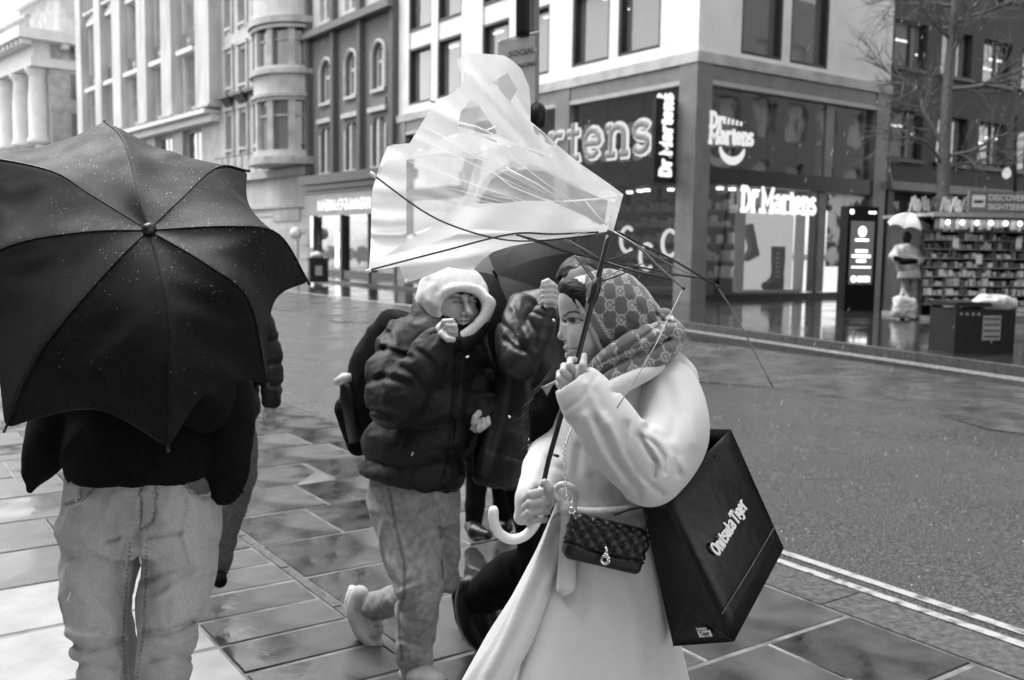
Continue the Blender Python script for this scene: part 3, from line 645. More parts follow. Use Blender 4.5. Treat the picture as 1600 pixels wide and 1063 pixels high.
# ---- F: classical building with columns
oF = PE.at(WE); PF = Plane(oF, 43)
Fb = Bld('colonnaded_building', PF, 'white classical building with giant columns and heavy cornice at far left')
fu = lambda x, y=170: PF.uz(x, y)[0]
fz = lambda x, y: PF.uz(x, y)[1]
f0 = fu(80); f1 = f0+52
zc0, zc1 = fz(72, 215), fz(72, 112); zcor = (fz(60, 76), fz(60, 60))
mb = MB(); wn = []
pitch_ = (fu(46)-fu(71.5))
for k in range(7):
    u = fu(71.5)+pitch_*(k+.5); wn += [(u-.75, u+.75, zc0+.6, zc0+(zc1-zc0)*.48), (u-.75, u+.75, zc0+(zc1-zc0)*.62, zc1-.5)]
holed(mb, f0, f1, FARZ, zcor[1], wn, Lp, .5); mb.add([(f0, 0, 0), (f0, -12, 0), (f0, -12, zcor[1]), (f0, 0, zcor[1])], [(0, 1, 2, 3)])
mb.box(f0-5.5, f0-.002, -3.2, -2.0, 0, zcor[0]-3.2); mb.add([(f0, 0, zcor[1]), (f1, 0, zcor[1]), (f1, -12, zcor[1]), (f0, -12, zcor[1])], [(0, 1, 2, 3)]); Fb.p('wall', m_white2, mb)
for h in wn: window(Fb, Lp, h[0]+.002, h[1]-.002, h[2]+.002, h[3]-.002, m_frame, m_glassD, fw=.14, dep=.48, bars=(.5,))
for k in range(7):
    u = fu(71.5)+pitch_*k; mb = MB(); mb.lathe((u, .55, 0), [(.95, zc0-.6), (.95, zc0-.3), (.78, zc0), (.78, zc0+3), (.66, zc1-.5), (.7, zc1-.4), (.98, zc1), (.98, zc1+.15)], 16); Fb.p('column', m_white, mb, smooth=True)
mb = MB(); mb.box(f0-.2, f1, .002, 1.5, zc1+.16, zc1+1.0); mb.box(f0-.1, f1, .002, 1.3, zc1+1.01, zc1+2.1); mb.box(f0-.2, f1, .002, 1.6, zc1+2.11, zcor[0]-.01)
mb.box(f0-1.4, f1, .002, 2.7, zcor[0], zcor[1]); mb.box(f0-1.4, f0-.002, -8, 0, zcor[0], zcor[1]); mb.box(f0-.2, f0-.002, -8, 0, zc1+.2, zc1+.9); Fb.p('entablature', m_white, mb)
mb = MB()
for k in range(24): u = f0-.9+1.15*k; mb.box(u, u+.5, 1.61, 2.4, zcor[0]-.4, zcor[0]-.01)
for k in range(6): mb.box(f0-1.1, f0-.21, -1.2-1.2*k, -.7-1.2*k, zcor[0]-.4, zcor[0]-.01)
Fb.p('modillion', m_white, mb)
mb = MB()
for k in range(40): u = f0+.2+.75*k; mb.cyl((u, 1.6), .16, .16, zcor[1], zcor[1]+1.0, 8)
mb.box(f0-.2, f1, 1.4, 1.8, zcor[1]+1.0, zcor[1]+1.25); Fb.p('balustrade', m_white2, mb)
for k in range(3): mb = MB(); z = zc0+3.2*k; mb.box(f0-.05, f0-.003, -3, -1.6, z, z+2); Fb.p('side_window', m_glassM, mb)
mb = MB(); mb.box(f0+4.5, f0+18, -9, -3, zcor[1]-1, zcor[1]+12); tw = Fb.p('roof_tower', m_white2, mb)
mb = MB(); mb.box(f0+4.0, f0+18.5, -9.5, -2.5, zcor[1]+5.2, zcor[1]+6); mb.box(f0-3, f0+4.4, -12, -6, zcor[1]+1, zcor[1]+7.5); Fb.p('tower_band', m_white, mb)
mb = MB(); mb.cyl((f0+1.5, -2.5), 1.5, 1.3, zcor[1], zcor[1]+5, 16); mb.cyl((f0+1.5, -2.5), 1.9, 1.9, zcor[1]+3.6, zcor[1]+4.1, 16); Fb.p('roof_lantern', m_cream, mb)
# ---- the buildings on our own side of the street, behind the camera: they close the street and stand in the glass
for k, (s0, s1, h, m) in enumerate(((-22, -4, 15, m_brick), (-3.8, 16, 14, m_brick), (16.2, 38, 12, m_cream), (38.2, 70, 13, m_white2))):
    o_ = ST(s0, -6.5); Pn = Plane(o_, 34.9); nb = Bld('terrace_building', Pn, ['sooty brick terrace block far behind the viewer', 'sooty brick block right behind the viewer', 'stucco block on the near side of the street', 'white stone block far down the near side of the street'][k])
    Np = lambda u, y, z: (u, -y, z); L_ = s1-s0; hol = []
    for u in np.arange(1.0, L_-1.8, 2.9):
        for z in np.arange(4.6, h-2.2, 3.3): hol.append((float(u), float(u)+1.4, float(z), float(z)+2.0))
    mb = MB(); holed(mb, 0, L_, 0, h, hol, Np, .3); mb.add([Np(0, 0, h), Np(L_, 0, h), Np(L_, -10, h), Np(0, -10, h)], [(0, 1, 2, 3)])
    for u in (0, L_): mb.add([Np(u, 0, 0), Np(u, -10, 0), Np(u, -10, h), Np(u, 0, h)], [(0, 1, 2, 3)])
    nb.p('wall', m, mb); mb = MB(); mb.add([Np(.1, -.28, 0), Np(L_-.1, -.28, 0), Np(L_-.1, -.28, h-.1), Np(.1, -.28, h-.1)], [(0, 1, 2, 3)]); nb.p('glazing', m_glassD, mb)
    mb = MB(); pbox(mb, Np, 0, L_, .002, .4, h-.6, h-.1); nb.p('cornice', m_white2, mb)
o_ = ST(2.2, 17.5); Pn = Plane(o_, -55.1); nb = Bld('terrace_building', Pn, 'dark brick block across the side street')
Np = lambda u, y, z: (u, y, z); hol = [(float(u), float(u)+1.4, float(z), float(z)+1.9) for u in np.arange(1, 30, 2.6) for z in np.arange(4.5, 13, 3.1)]
mb = MB(); holed(mb, 0, 34, 0, 15, hol, Np, .3); mb.add([Np(0, 0, 15), Np(34, 0, 15), Np(34, -10, 15), Np(0, -10, 15)], [(0, 1, 2, 3)]); mb.add([Np(0, 0, 0), Np(0, -20, 0), Np(0, -20, 15), Np(0, 0, 15)], [(0, 1, 2, 3)]); nb.p('wall', m_brick, mb)
mb = MB(); mb.add([Np(.1, -.28, 0), Np(34, -.28, 0), Np(34, -.28, 14), Np(.1, -.28, 14)], [(0, 1, 2, 3)]); nb.p('glazing', m_glassM, mb)
for u in (4, 14, 22): mb = MB(); mb.prism([(u, 15.001), (u+3, 15.001), (u+1.5, 19)], -3, -.2); nb.p('gable', m_white2, mb)
# ------------------------------------------------------------------ soft-solid modelling: distance fields on a camera-aligned grid, meshed with surface nets
def cl(px, py, d): return np.array([(px-800)/FPX*d, -(py-531.5)/FPX*d, d])
CM = np.stack([cR, cU, cF])          # rows: camera axes
def to_world(v): return cC+np.asarray(v)@CM
def to_px(v): return 800+v[:, 0]/v[:, 2]*FPX, 531.5-v[:, 1]/v[:, 2]*FPX, v[:, 2]
_rng = np.random.RandomState(3); _perm = np.concatenate([_rng.permutation(256)]*3); _grad = _rng.normal(size=(256, 3)); _grad /= np.linalg.norm(_grad, axis=1)[:, None]
def pnoise(p):
    i = np.floor(p).astype(int); f = p-i; u = f*f*f*(f*(f*6-15)+10); i &= 255; out = 0
    for dx in (0, 1):
        for dy in (0, 1):
            for dz in (0, 1):
                g = _grad[_perm[_perm[_perm[i[:, 0]+dx]+i[:, 1]+dy]+i[:, 2]+dz]]
                d = (g*(f-np.array([dx, dy, dz]))).sum(1)
                w_ = (u[:, 0] if dx else 1-u[:, 0])*(u[:, 1] if dy else 1-u[:, 1])*(u[:, 2] if dz else 1-u[:, 2]); out = out+d*w_
    return out
def ridges(p, sc, warp=.4):
    """soft cloth ridges: folded noise"""
    q = p*np.array(sc); q = q+warp*np.stack([pnoise(q*.7+11), pnoise(q*.7+37), pnoise(q*.7+71)], 1)
    n = pnoise(q); return 1-np.abs(n)*3.0
class SDF:
    def __init__(s, pxbox, d0, d1, h):
        x0, y0, x1, y1 = pxbox; c = np.array([cl(x, y, d) for x in (x0, x1) for y in (y0, y1) for d in (d0, d1)])
        s.lo = c.min(0); hi = c.max(0); s.h = h; s.n = np.ceil((hi-s.lo)/h).astype(int)+2
        s.D = np.full(s.n, 1.0, np.float32); s.ax = [s.lo[i]+h*np.arange(s.n[i]) for i in range(3)]
    def sub(s, lo, hi):
        i0 = np.clip(np.floor((lo-s.lo)/s.h).astype(int), 0, s.n-1); i1 = np.clip(np.ceil((hi-s.lo)/s.h).astype(int)+1, 1, s.n)
        if (i1 <= i0).any(): return None
        sl_ = tuple(slice(a, b) for a, b in zip(i0, i1))
        X = s.ax[0][sl_[0]][:, None, None]; Y = s.ax[1][sl_[1]][None, :, None]; Z = s.ax[2][sl_[2]][None, None, :]
        return sl_, X, Y, Z
    def comb(s, sl_, d, k, op):
        a = s.D[sl_]; d = d.astype(np.float32)
        if op == 'sub':
            d = -d
            if k > 0: h = np.clip(.5-.5*(a-d)/k*1, 0, 1); h = np.clip(.5-.5*(a-d)/k, 0, 1); r = a*(1-h)+d*h+k*h*(1-h)
            else: r = np.maximum(a, d)
        elif k > 0:
            h = np.clip(.5+.5*(a-d)/k, 0, 1); r = a*(1-h)+d*h-k*h*(1-h)
        else: r = np.minimum(a, d)
        s.D[sl_] = r
    def cap(s, a, b, ra, rb=None, k=.01, op='add', flat=None):
        """a, b = (px, py, d); radii in px"""
        rb = ra if rb is None else rb; A, B = cl(*a), cl(*b); ra, rb = ra*a[2]/FPX, rb*b[2]/FPX; m = max(ra, rb)+k+4*s.h
        q = s.sub(np.minimum(A, B)-m, np.maximum(A, B)+m)
        if q is None: return s
        sl_, X, Y, Z = q; v = B-A; L2 = v@v+1e-12; px_, py_, pz_ = X-A[0], Y-A[1], Z-A[2]
        t = np.clip((px_*v[0]+py_*v[1]+pz_*v[2])/L2, 0, 1)
        d = np.sqrt((px_-t*v[0])**2+(py_-t*v[1])**2+(pz_-t*v[2])**2)-(ra+(rb-ra)*t)
        s.comb(sl_, d, k, op); return s
    def chain(s, pts, rr, k=.01, op='add', n=0):
        rr = rr if hasattr(rr, '__len__') else [rr]*len(pts)
        if n:
            m = len(pts); sp = spline(pts, n); rr = np.interp(np.linspace(0, m-1, len(sp)), range(m), rr); pts = [tuple(q) for q in sp]
        for i in range(len(pts)-1): s.cap(pts[i], pts[i+1], rr[i], rr[i+1], k, op)
        return s
    def ell(s, c, r, rot=0.0, yaw=0.0, k=.01, op='add'):
        """c=(px,py,d), r in px (x, y, depth); rot turns in the picture plane (deg, clockwise as seen), yaw about the vertical"""
        C_ = cl(*c); r = np.array(r, float)*c[2]/FPX; m = r.max()+k+4*s.h; q = s.sub(C_-m, C_+m)
        if q is None: return s
        sl_, X, Y, Z = q; X, Y, Z = X-C_[0], Y-C_[1], Z-C_[2]; a = -R_(rot); ca, sa = math.cos(a), math.sin(a)
        X, Y = X*ca+Y*sa, -X*sa+Y*ca
        if yaw: b = R_(yaw); cb, sb = math.cos(b), math.sin(b); X, Z = X*cb+Z*sb, -X*sb+Z*cb
        X, Y, Z = np.broadcast_arrays(X, Y, Z)
        k0 = np.sqrt((X/r[0])**2+(Y/r[1])**2+(Z/r[2])**2); k1 = np.sqrt((X/r[0]**2)**2+(Y/r[1]**2)**2+(Z/r[2]**2)**2)+1e-9
        s.comb(sl_, k0*(k0-1)/k1, k, op); return s
    def loft(s, st, k=.01, fold=None, op='add', capr=None):
        """st: stations (py, xl, xr, d, depth radius px) down the picture; elliptical sections; fold(theta, py_norm, X, Y, Z) adds to the radius in m"""
        st = np.array(st, float); d = st[:, 3]; cx = ((st[:, 1]+st[:, 2])/2-800)/FPX*d; rx = (st[:, 2]-st[:, 1])/2*d/FPX; rz = st[:, 4]*d/FPX; y = -(st[:, 0]-531.5)/FPX*d
        o = np.argsort(y); y, cx, rx, rz, d = y[o], cx[o], rx[o], rz[o], d[o]; m = k+4*s.h
        q = s.sub(np.array([(cx-rx).min()-m, y[0]-m, (d-rz).min()-m]), np.array([(cx+rx).max()+m, y[-1]+m, (d+rz).max()+m]))
        if q is None: return s
        sl_, X, Y, Z = q; yy = np.clip(Y, y[0], y[-1]); f = lambda a: smooth_interp(yy, y, a)
        X = X-f(cx); Z = Z-f(d); RX, RZ = f(rx), f(rz); X, Z = np.broadcast_arrays(X, Z)
        if fold is not None:
            ad = fold(np.arctan2(Z/RZ, X/RX), np.broadcast_to((yy-y[0])/(y[-1]-y[0]), X.shape)); RX, RZ = RX+ad, RZ+ad
        k0 = np.sqrt((X/RX)**2+(Z/RZ)**2); k1 = np.sqrt((X/RX**2)**2+(Z/RZ**2)**2)+1e-9; dd = k0*(k0-1)/k1
        dy = np.broadcast_to(np.maximum(y[0]-Y, Y-y[-1]), dd.shape); e = capr or .012
        dd = np.where((dd > -e) & (dy > -e), np.sqrt(np.maximum(dd+e, 0)**2+np.maximum(dy+e, 0)**2)-e, np.maximum(dd, dy))
        s.comb(sl_, dd, k, op); return s
    def rbox(s, c, r, rot=0.0, yaw=0.0, rnd_=4, k=.0, op='add'):
        C_ = cl(*c); u = c[2]/FPX; r = np.array(r, float)*u; e = rnd_*u; m = np.linalg.norm(r)+k+4*s.h; q = s.sub(C_-m, C_+m)
        if q is None: return s
        sl_, X, Y, Z = q; X, Y, Z = X-C_[0], Y-C_[1], Z-C_[2]; a = -R_(rot); ca, sa = math.cos(a), math.sin(a); X, Y = X*ca+Y*sa, -X*sa+Y*ca
        if yaw: b = R_(yaw); cb, sb = math.cos(b), math.sin(b); X, Z = X*cb+Z*sb, -X*sb+Z*cb
        X, Y, Z = np.broadcast_arrays(X, Y, Z); q = [np.abs(v)-w_+e for v, w_ in zip((X, Y, Z), r)]
        d = np.sqrt(sum(np.maximum(v, 0)**2 for v in q))+np.minimum(np.maximum(np.maximum(q[0], q[1]), q[2]), 0)-e
        s.comb(sl_, d, k, op); return s
    def disp(s, fn, band=.03):
        m = np.abs(s.D) < band; i = np.argwhere(m); P_ = s.lo+i*s.h; s.D[m] += fn(P_).astype(np.float32); return s
    def half(s, a, b, d, side=1, dz=0.0, k=.0, lim=None):
        """cut away what lies to one side of the line a-b (px), a plane through the depth direction"""
        A, B = cl(*a, d), cl(*b, d); t = B-A; n = np.array([t[1], -t[0], dz]); n /= np.linalg.norm(n); n *= side
        sl_, X, Y, Z = s.sub(s.lo, s.lo+s.n*s.h); dd = (X-A[0])*n[0]+(Y-A[1])*n[1]+(Z-A[2])*n[2]; dd = np.broadcast_to(dd, s.D.shape)
        s.comb(sl_, dd, k, 'sub'); return s
    def mesh(s):
        D = s.D; ins = D < 0; n = np.array(D.shape)
        cnt = np.zeros(n-1, np.int8)
        for a in (0, 1):
            for b in (0, 1):
                for c in (0, 1): cnt += ins[a:n[0]-1+a, b:n[1]-1+b, c:n[2]-1+c]
        act = np.argwhere((cnt > 0) & (cnt < 8)); idx = np.full(n-1, -1, np.int32); idx[tuple(act.T)] = np.arange(len(act))
        acc = np.zeros((len(act), 3)); num = np.zeros(len(act)); cor = [(a, b, c) for a in (0, 1) for b in (0, 1) for c in (0, 1)]
        val = {c: D[act[:, 0]+c[0], act[:, 1]+c[1], act[:, 2]+c[2]] for c in cor}
        for c in cor:
            for ax in range(3):
                if c[ax]: continue
                e = list(c); e[ax] = 1; e = tuple(e); v0, v1 = val[c], val[e]; m = (v0 < 0) != (v1 < 0)
                t = np.where(m, v0/(v0-v1+1e-12), 0); p = np.tile(np.array(c, float), (len(act), 1)); p[:, ax] = t
                acc[m] += p[m]; num[m] += 1
        V = s.lo+(act+acc/np.maximum(num, 1)[:, None])*s.h; F_ = []
        for ax in range(3):
            u, w_ = (ax+1) % 3, (ax+2) % 3; a0 = [slice(1, n[i]-1) for i in range(3)]; a0[ax] = slice(0, n[ax]-1); a1 = list(a0); a1[ax] = slice(1, n[ax])
            ch = ins[tuple(a0)] != ins[tuple(a1)]; e = np.argwhere(ch); flip = ins[tuple(a0)][ch]; off = np.ones(3, int); off[ax] = 0; e = e+off
            q = []
            for du, dw in ((0, 0), (-1, 0), (-1, -1), (0, -1)):
                c = e.copy(); c[:, u] += du; c[:, w_] += dw; q.append(idx[tuple(c.T)])
            q = np.stack(q, 1); q[~flip] = q[~flip][:, ::-1]; F_.append(q)
        F_ = np.concatenate(F_); F_ = F_[(F_ >= 0).all(1)]
        return V, F_
    def build(s, name, m, parent, paint=None, smooth_it=0):
        V, F_ = s.mesh()
        for _ in range(smooth_it):
            e = np.concatenate([F_[:, [0, 1]], F_[:, [1, 2]], F_[:, [2, 3]], F_[:, [3, 0]]]); S = np.zeros_like(V); N_ = np.zeros(len(V))
            for a, b in ((0, 1), (1, 0)): np.add.at(S, e[:, a], V[e[:, b]]); np.add.at(N_, e[:, a], 1)
            V = .5*V+.5*S/np.maximum(N_, 1)[:, None]
        me = bpy.data.meshes.new(name); Wd = to_world(V)-ORG.get(top(parent).name, 0)
        me.vertices.add(len(V)); me.vertices.foreach_set('co', Wd.astype(np.float32).ravel())
        me.loops.add(F_.size); me.loops.foreach_set('vertex_index', F_.astype(np.int32).ravel())
        me.polygons.add(len(F_)); me.polygons.foreach_set('loop_start', (np.arange(len(F_))*4).astype(np.int32)); me.polygons.foreach_set('use_smooth', np.ones(len(F_), bool))
        me.update(); me.validate(); me.materials.append(m)
        if paint is not None:
            x, y, d = to_px(V); c = np.clip(paint(x, y, d, V), 0, 1); at = me.attributes.new('tint', 'FLOAT_COLOR', 'POINT'); a = np.ones((len(V), 4), np.float32); a[:, :3] = c[:, None]; at.data.foreach_set('color', a.ravel())
        o = bpy.data.objects.new(name, me); link(o); o.parent = parent; return o
def smooth_interp(x, xs, ys):
    """monotone-ish cubic interpolation through stations"""
    if len(xs) < 3: return np.interp(x, xs, ys)
    m = np.gradient(ys, xs); i = np.clip(np.searchsorted(xs, x)-1, 0, len(xs)-2); h = xs[i+1]-xs[i]; t = (x-xs[i])/h
    return (2*t**3-3*t**2+1)*ys[i]+(t**3-2*t**2+t)*h*m[i]+(-2*t**3+3*t**2)*ys[i+1]+(t**3-t**2)*h*m[i+1]
def seg_d(x, y, pts):
    """px distance to a polyline"""
    best = np.full(len(x), 1e9)
    for (a, b), (c, e) in zip(pts, pts[1:]):
        vx, vy = c-a, e-b; t = np.clip(((x-a)*vx+(y-b)*vy)/(vx*vx+vy*vy+1e-9), 0, 1); best = np.minimum(best, np.hypot(x-a-t*vx, y-b-t*vy))
    return best
def near(d, r, soft=.8): return np.clip((r-d)/soft+.5, 0, 1)
def tubes(name, m, parent, lines, n=8, smooth=True):
    """lines: (points (px,py,d), radius px or list)"""
    mb = MB()
    for pts, r in lines:
        P_ = [W(*p) for p in pts]; rr = [(r[i] if hasattr(r, '__len__') else r)*pts[i][2]/FPX for i in range(len(pts))]; mb.tube(P_, rr, n)
    return mb.build(name, m, parent, smooth)
# ------------------------------------------------------------------ people: shared materials
m_skin = mat('skin', .42, .47, 30, .45, .55, bump=.08, bscale=260, subsurf=.15, attr='tint', sheen=.1)
m_wool = mat('pale wool coat', .52, .56, 9, .9, .95, bump=.3, bscale=200, sheen=.2, attr='tint', bdist=.0015)
m_puff = mat('black nylon puffer', .004, .008, 20, .55, .7, bump=.35, bscale=60, bdist=.004, spec=.3)
m_blk = mat('black cloth', .002, .004, 60, .9, .95, spec=.15, bump=.3, bscale=200, bdist=.002)
m_denim = mat('faded denim', .34, .42, 200, .8, .95, bump=.5, bscale=260, attr='tint', bdist=.0015)
m_hair = mat('dark hair', .004, .010, 90, .45, .6, spec=.25, bump=.6, bscale=160, stretch=(1, 1, .25), bdist=.003)
m_scarf = mat('patterned wool scarf', .95, 1.0, 200, .85, .95, bump=.4, bscale=400, attr='tint', sheen=.3, bdist=.0015)
m_bagblk = mat('black leather', .004, .008, 40, .3, .42, spec=.4, bump=.2, bscale=120, bdist=.002)
m_chrome = mat('silver metal', .75, .8, 10, .2, metal=1.0)
m_bmetal = mat('black metal', .012, .018, 10, .3, .4, metal=.0)
m_leather = mat('worn black leather jacket', .010, .02, 14, .38, .5, spec=.35, bump=.3, bscale=40, bdist=.004)
m_shoe = mat('off white trainer', .42, .55, 20, .6, .8, attr='tint')
m_opaque_w = mat('white plastic', .75, .8, 10, .3)

def creases(lines, dmax=9.0):
    """grooves (amp>0) or ridges (amp<0) in metres along px polylines"""
    def fn(P_):
        x, y, d = to_px(P_); r = np.zeros(len(x))
        for pts, w_, amp in lines: r += amp*np.exp(-(seg_d(x, y, pts)/w_)**2)
        return np.where(d < dmax, r, 0)
    return fn

# ------------------------------------------------------------------ the woman with the broken umbrella
wo = root('person', G(960, 1405), 'woman in pale wool coat and patterned headscarf gripping a broken umbrella', 'person')
S = SDF((690, 545, 1125, 1330), 1.90, 2.75, .0055)
fold = lambda th, v: (.010*np.sin(th*7+1.5+2*np.sin(v*3))*np.clip(1-v*1.1, 0, 1)+.006*np.sin(th*13+v*5)*np.clip(1-v*1.2, 0, 1))
S.loft([(552, 968, 1062, 2.34, 40), (575, 925, 1085, 2.33, 66), (610, 892, 1092, 2.33, 82), (650, 878, 1092, 2.34, 88), (700, 866, 1070, 2.35, 90), (750, 864, 1040, 2.35, 86), (790, 872, 1012, 2.35, 80), (800, 874, 1010, 2.35, 80)], k=.02)
S.loft([(788, 872, 1013, 2.35, 80), (830, 855, 1030, 2.35, 98), (900, 818, 1045, 2.35, 122), (980, 772, 1056, 2.35, 142), (1063, 724, 1074, 2.36, 162), (1180, 672, 1095, 2.38, 185), (1310, 630, 1110, 2.40, 200)], k=.012, fold=fold)
# far sleeve
S.chain([(900, 625, 2.46), (872, 690, 2.42), (852, 735, 2.32), (836, 778, 2.20)], [44, 40, 34, 30], k=.02)
S.cap((832, 780, 2.19), (815, 808, 2.21), 24, 12, k=.015)
S.cap((838, 782, 2.17), (826, 802, 2.12), 20, 20, k=.008, op='sub')
S.disp(creases([([(868, 700), (850, 745), (842, 775)], 7, .004), ([(858, 690), (838, 735), (820, 780)], 6, -.004), ([(845, 708), (862, 728), (880, 735)], 5, .004)], 2.5))
# folds of body and skirt
S.disp(creases([([(879, 806), (845, 880), (800, 965), (752, 1063), (700, 1180)], 6, .010), ([(872, 862), (839, 942), (809, 1014), (796, 1063), (770, 1200)], 9, .008), ([(884, 850), (858, 935), (826, 1010), (812, 1063)], 8, -.007),
                ([(935, 830), (925, 930), (905, 1063)], 16, -.006), ([(985, 860), (1002, 950), (1020, 1063)], 14, .008), ([(1012, 835), (1030, 950), (1042, 1063)], 9, -.006),
                ([(905, 700), (900, 745), (910, 785)], 7, .007), ([(925, 745), (930, 770), (945, 790)], 6, .005), ([(985, 770), (975, 785), (960, 795)], 5, .005), ([(958, 760), (962, 780)], 5, .004)], 2.4))
S.disp(lambda P_: -.006*np.clip(ridges(P_, (7, 2, 7)), 0, 1))
coat = S.build('coat', m_wool, wo, paint=lambda x, y, d, V: np.ones(len(x)), smooth_it=1)
# near sleeve, its own layer
S = SDF((845, 548, 1125, 805), 1.90, 2.45, .0045)
S.chain([(1044, 606, 2.24), (1050, 680, 2.16), (1012, 738, 2.08)], [44, 49, 50], k=.03, n=5)
S.chain([(1012, 738, 2.08), (955, 676, 2.05), (905, 606, 2.05)], [50, 47, 37], k=.02, n=5)
S.cap((900, 599, 2.05), (880, 572, 2.05), 30, 33, k=.006, op='sub')
S.disp(creases([([(993, 587), (995, 622), (1004, 650)], 7, .006), ([(1004, 682), (1022, 694), (1038, 716), (1038, 738)], 4, .010), ([(998, 680), (1014, 708), (1026, 723), (1022, 745)], 4, .012), ([(1006, 682), (1024, 704), (1032, 726)], 4, -.008), ([(1010, 668), (1036, 686), (1056, 712), (1060, 740)], 6, .008),
                ([(1020, 675), (1048, 700), (1068, 735)], 7, -.006), ([(895, 664), (907, 712), (943, 755), (998, 779)], 7, .006), ([(931, 655), (959, 715), (998, 768)], 6, .010), ([(945, 650), (972, 705), (1008, 760)], 6, -.008), ([(979, 664), (975, 704), (998, 743), (1034, 771)], 5, .010), ([(915, 650), (938, 705), (970, 752)], 7, -.007), ([(930, 612), (946, 650)], 7, .005), ([(917, 600), (934, 640), (942, 665)], 6, -.005),
                ([(1047, 556), (1018, 575), (1000, 590), (960, 612)], 4, .010), ([(1060, 590), (1082, 640), (1085, 690)], 12, -.005), ([(1040, 600), (1055, 650), (1050, 680)], 9, .005), ([(885, 640), (908, 624), (932, 588)], 2.5, .003)], 2.3))
S.build('sleeve', m_wool, wo, paint=lambda x, y, d, V: np.ones(len(x)), smooth_it=1)
# turned collar and lapel showing between scarf and arm
S = SDF((880, 560, 1060, 720), 2.0, 2.5, .0035)
S.chain([(1030, 572, 2.185), (1000, 588, 2.15), (965, 606, 2.14), (940, 622, 2.15), (915, 660, 2.20)], [9, 12, 14, 13, 6], k=.004, n=4); S.disp(lambda P_: -.002*np.clip(ridges(P_, (14, 14, 14)), 0, 1)); S.build('lapel', m_wool, wo, paint=lambda x, y, d, V: np.ones(len(x)), smooth_it=1)
# front flap of the skirt, lying over the main panel
S = SDF((640, 795, 915, 1330), 2.0, 2.5, .005)
S.loft([(800, 866, 892, 2.235, 10), (850, 846, 888, 2.225, 11), (920, 812, 866, 2.20, 12), (1000, 770, 836, 2.17, 13), (1063, 728, 802, 2.15, 14), (1180, 676, 762, 2.12, 16), (1310, 632, 720, 2.10, 18)], k=.0, fold=lambda th, v: .004*np.sin(th*5+v*9))
S.disp(creases([([(880, 815), (848, 900), (806, 985), (764, 1063), (715, 1200)], 6, .012), ([(872, 840), (838, 925), (790, 1010), (745, 1090)], 5, -.006)], 2.4)); S.build('coat_flap', m_wool, wo, paint=lambda x, y, d, V: np.ones(len(x)), smooth_it=1)
# belt, bow and hanging tail
S = SDF((855, 745, 1025, 940), 2.05, 2.45, .003)
S.chain([(880, 796, 2.235), (905, 801, 2.215), (940, 801, 2.212), (980, 797, 2.225), (1010, 788, 2.255)], [9, 8, 8, 8, 8], k=.004)
S.chain([(890, 795, 2.20), (874, 782, 2.19), (868, 766, 2.195), (878, 757, 2.18), (893, 762, 2.175), (900, 776, 2.19), (894, 792, 2.20)], [4, 5, 4.5, 4.5, 5, 5, 4], k=.004, n=3).ell((884, 773, 2.215), (12, 14, 4), k=.004)
S.ell((888, 797, 2.19), (15, 13, 9), rot=20, k=.006)
S.chain([(888, 806, 2.195), (888, 850, 2.19), (884, 918, 2.17)], [11, 14, 15], k=.004)
S.half((871, 932), (905, 912), 2.19, side=-1)
S.build('belt', m_wool, wo, paint=lambda x, y, d, V: np.ones(len(x)), smooth_it=1)
# legs and shoes under the coat
S = SDF((800, 1240, 1110, 1425), 2.1, 2.65, .008)
for (x, d) in ((900, 2.34), (1010, 2.42)):
    S.cap((x, 1250, d), (x, 1375, d), 30, 26, k=.01); S.chain([(x+12, 1392, d), (x-25, 1396, d-.02), (x-52, 1398, d-.03)], [17, 16, 12], k=.02)
S.build('boots', m_bagblk, wo)
# head
HD = 2.30
S = SDF((850, 405, 1010, 625), 2.14, 2.48, .0018)
S.ell((934, 486, HD), (58, 58, 48), k=.012)
S.ell((909, 470, HD), (36, 36, 40), k=.02).ell((915, 515, HD), (37, 40, 40), k=.02)
S.ell((910, 552, HD), (26, 26, 32), k=.02).ell((902, 570, HD), (13, 11, 13), k=.015)
S.ell((914, 530, HD-.046), (22, 20, 14), k=.025).ell((914, 530, HD+.046), (22, 20, 14), k=.025)      # cheeks raised by the smile
S.cap((884, 502, HD), (878.5, 522, HD), 4.5, 5.6, k=.010).ell((877.5, 526, HD), (6.4, 5.6, 6.4), k=.006)      # nose
for sg in (-1, 1):
    S.ell((885.5, 530, HD+sg*.011), (5.5, 4.5, 5), k=.004)
    S.ell((887, 500, HD+sg*.030), (9, 6, 11), k=.008, op='sub')
    S.ell((893.5, 501.5, HD+sg*.0305), (8.2, 8.2, 8.2), k=.003)
    S.chain([(884, 498, HD+sg*.022), (889, 496, HD+sg*.036), (898, 496.5, HD+sg*.046), (909, 500, HD+sg*.054)], [2.2, 2.6, 2.4, 1.6], k=.003)
    S.chain([(886, 505.5, HD+sg*.024), (893, 507, HD+sg*.040), (903, 505, HD+sg*.050)], [1.8, 2.0, 1.6], k=.004)
    S.chain([(882, 492, HD+sg*.018), (889, 488.5, HD+sg*.034), (904, 489, HD+sg*.048)], [4, 4, 3], k=.008)
    S.ell((883.5, 533.5, HD+sg*.006), (2.2, 1.3, 2.2), k=.002, op='sub')
S.chain([(883.5, 543.5, HD), (886, 543.5, HD-.014), (895, 545, HD-.029), (903, 543, HD-.036)], [3.6, 3.4, 2.8, 1.8], k=.004)
S.chain([(886.5, 556, HD), (889, 556, HD-.014), (896, 553.5, HD-.026), (903, 545, HD-.036)], [4, 3.8, 3, 1.8], k=.004)
S.chain([(882, 549.2, HD), (888, 549.4, HD-.016), (897, 548.4, HD-.028), (904, 544, HD-.037)], [2.6, 2.8, 2.2, 1.2], k=.0015, op='sub')
S.chain([(889, 549.5, HD-.002), (892, 549.5, HD-.014), (898, 548.6, HD-.024)], [3, 2.8, 2.2], k=.0)      # teeth
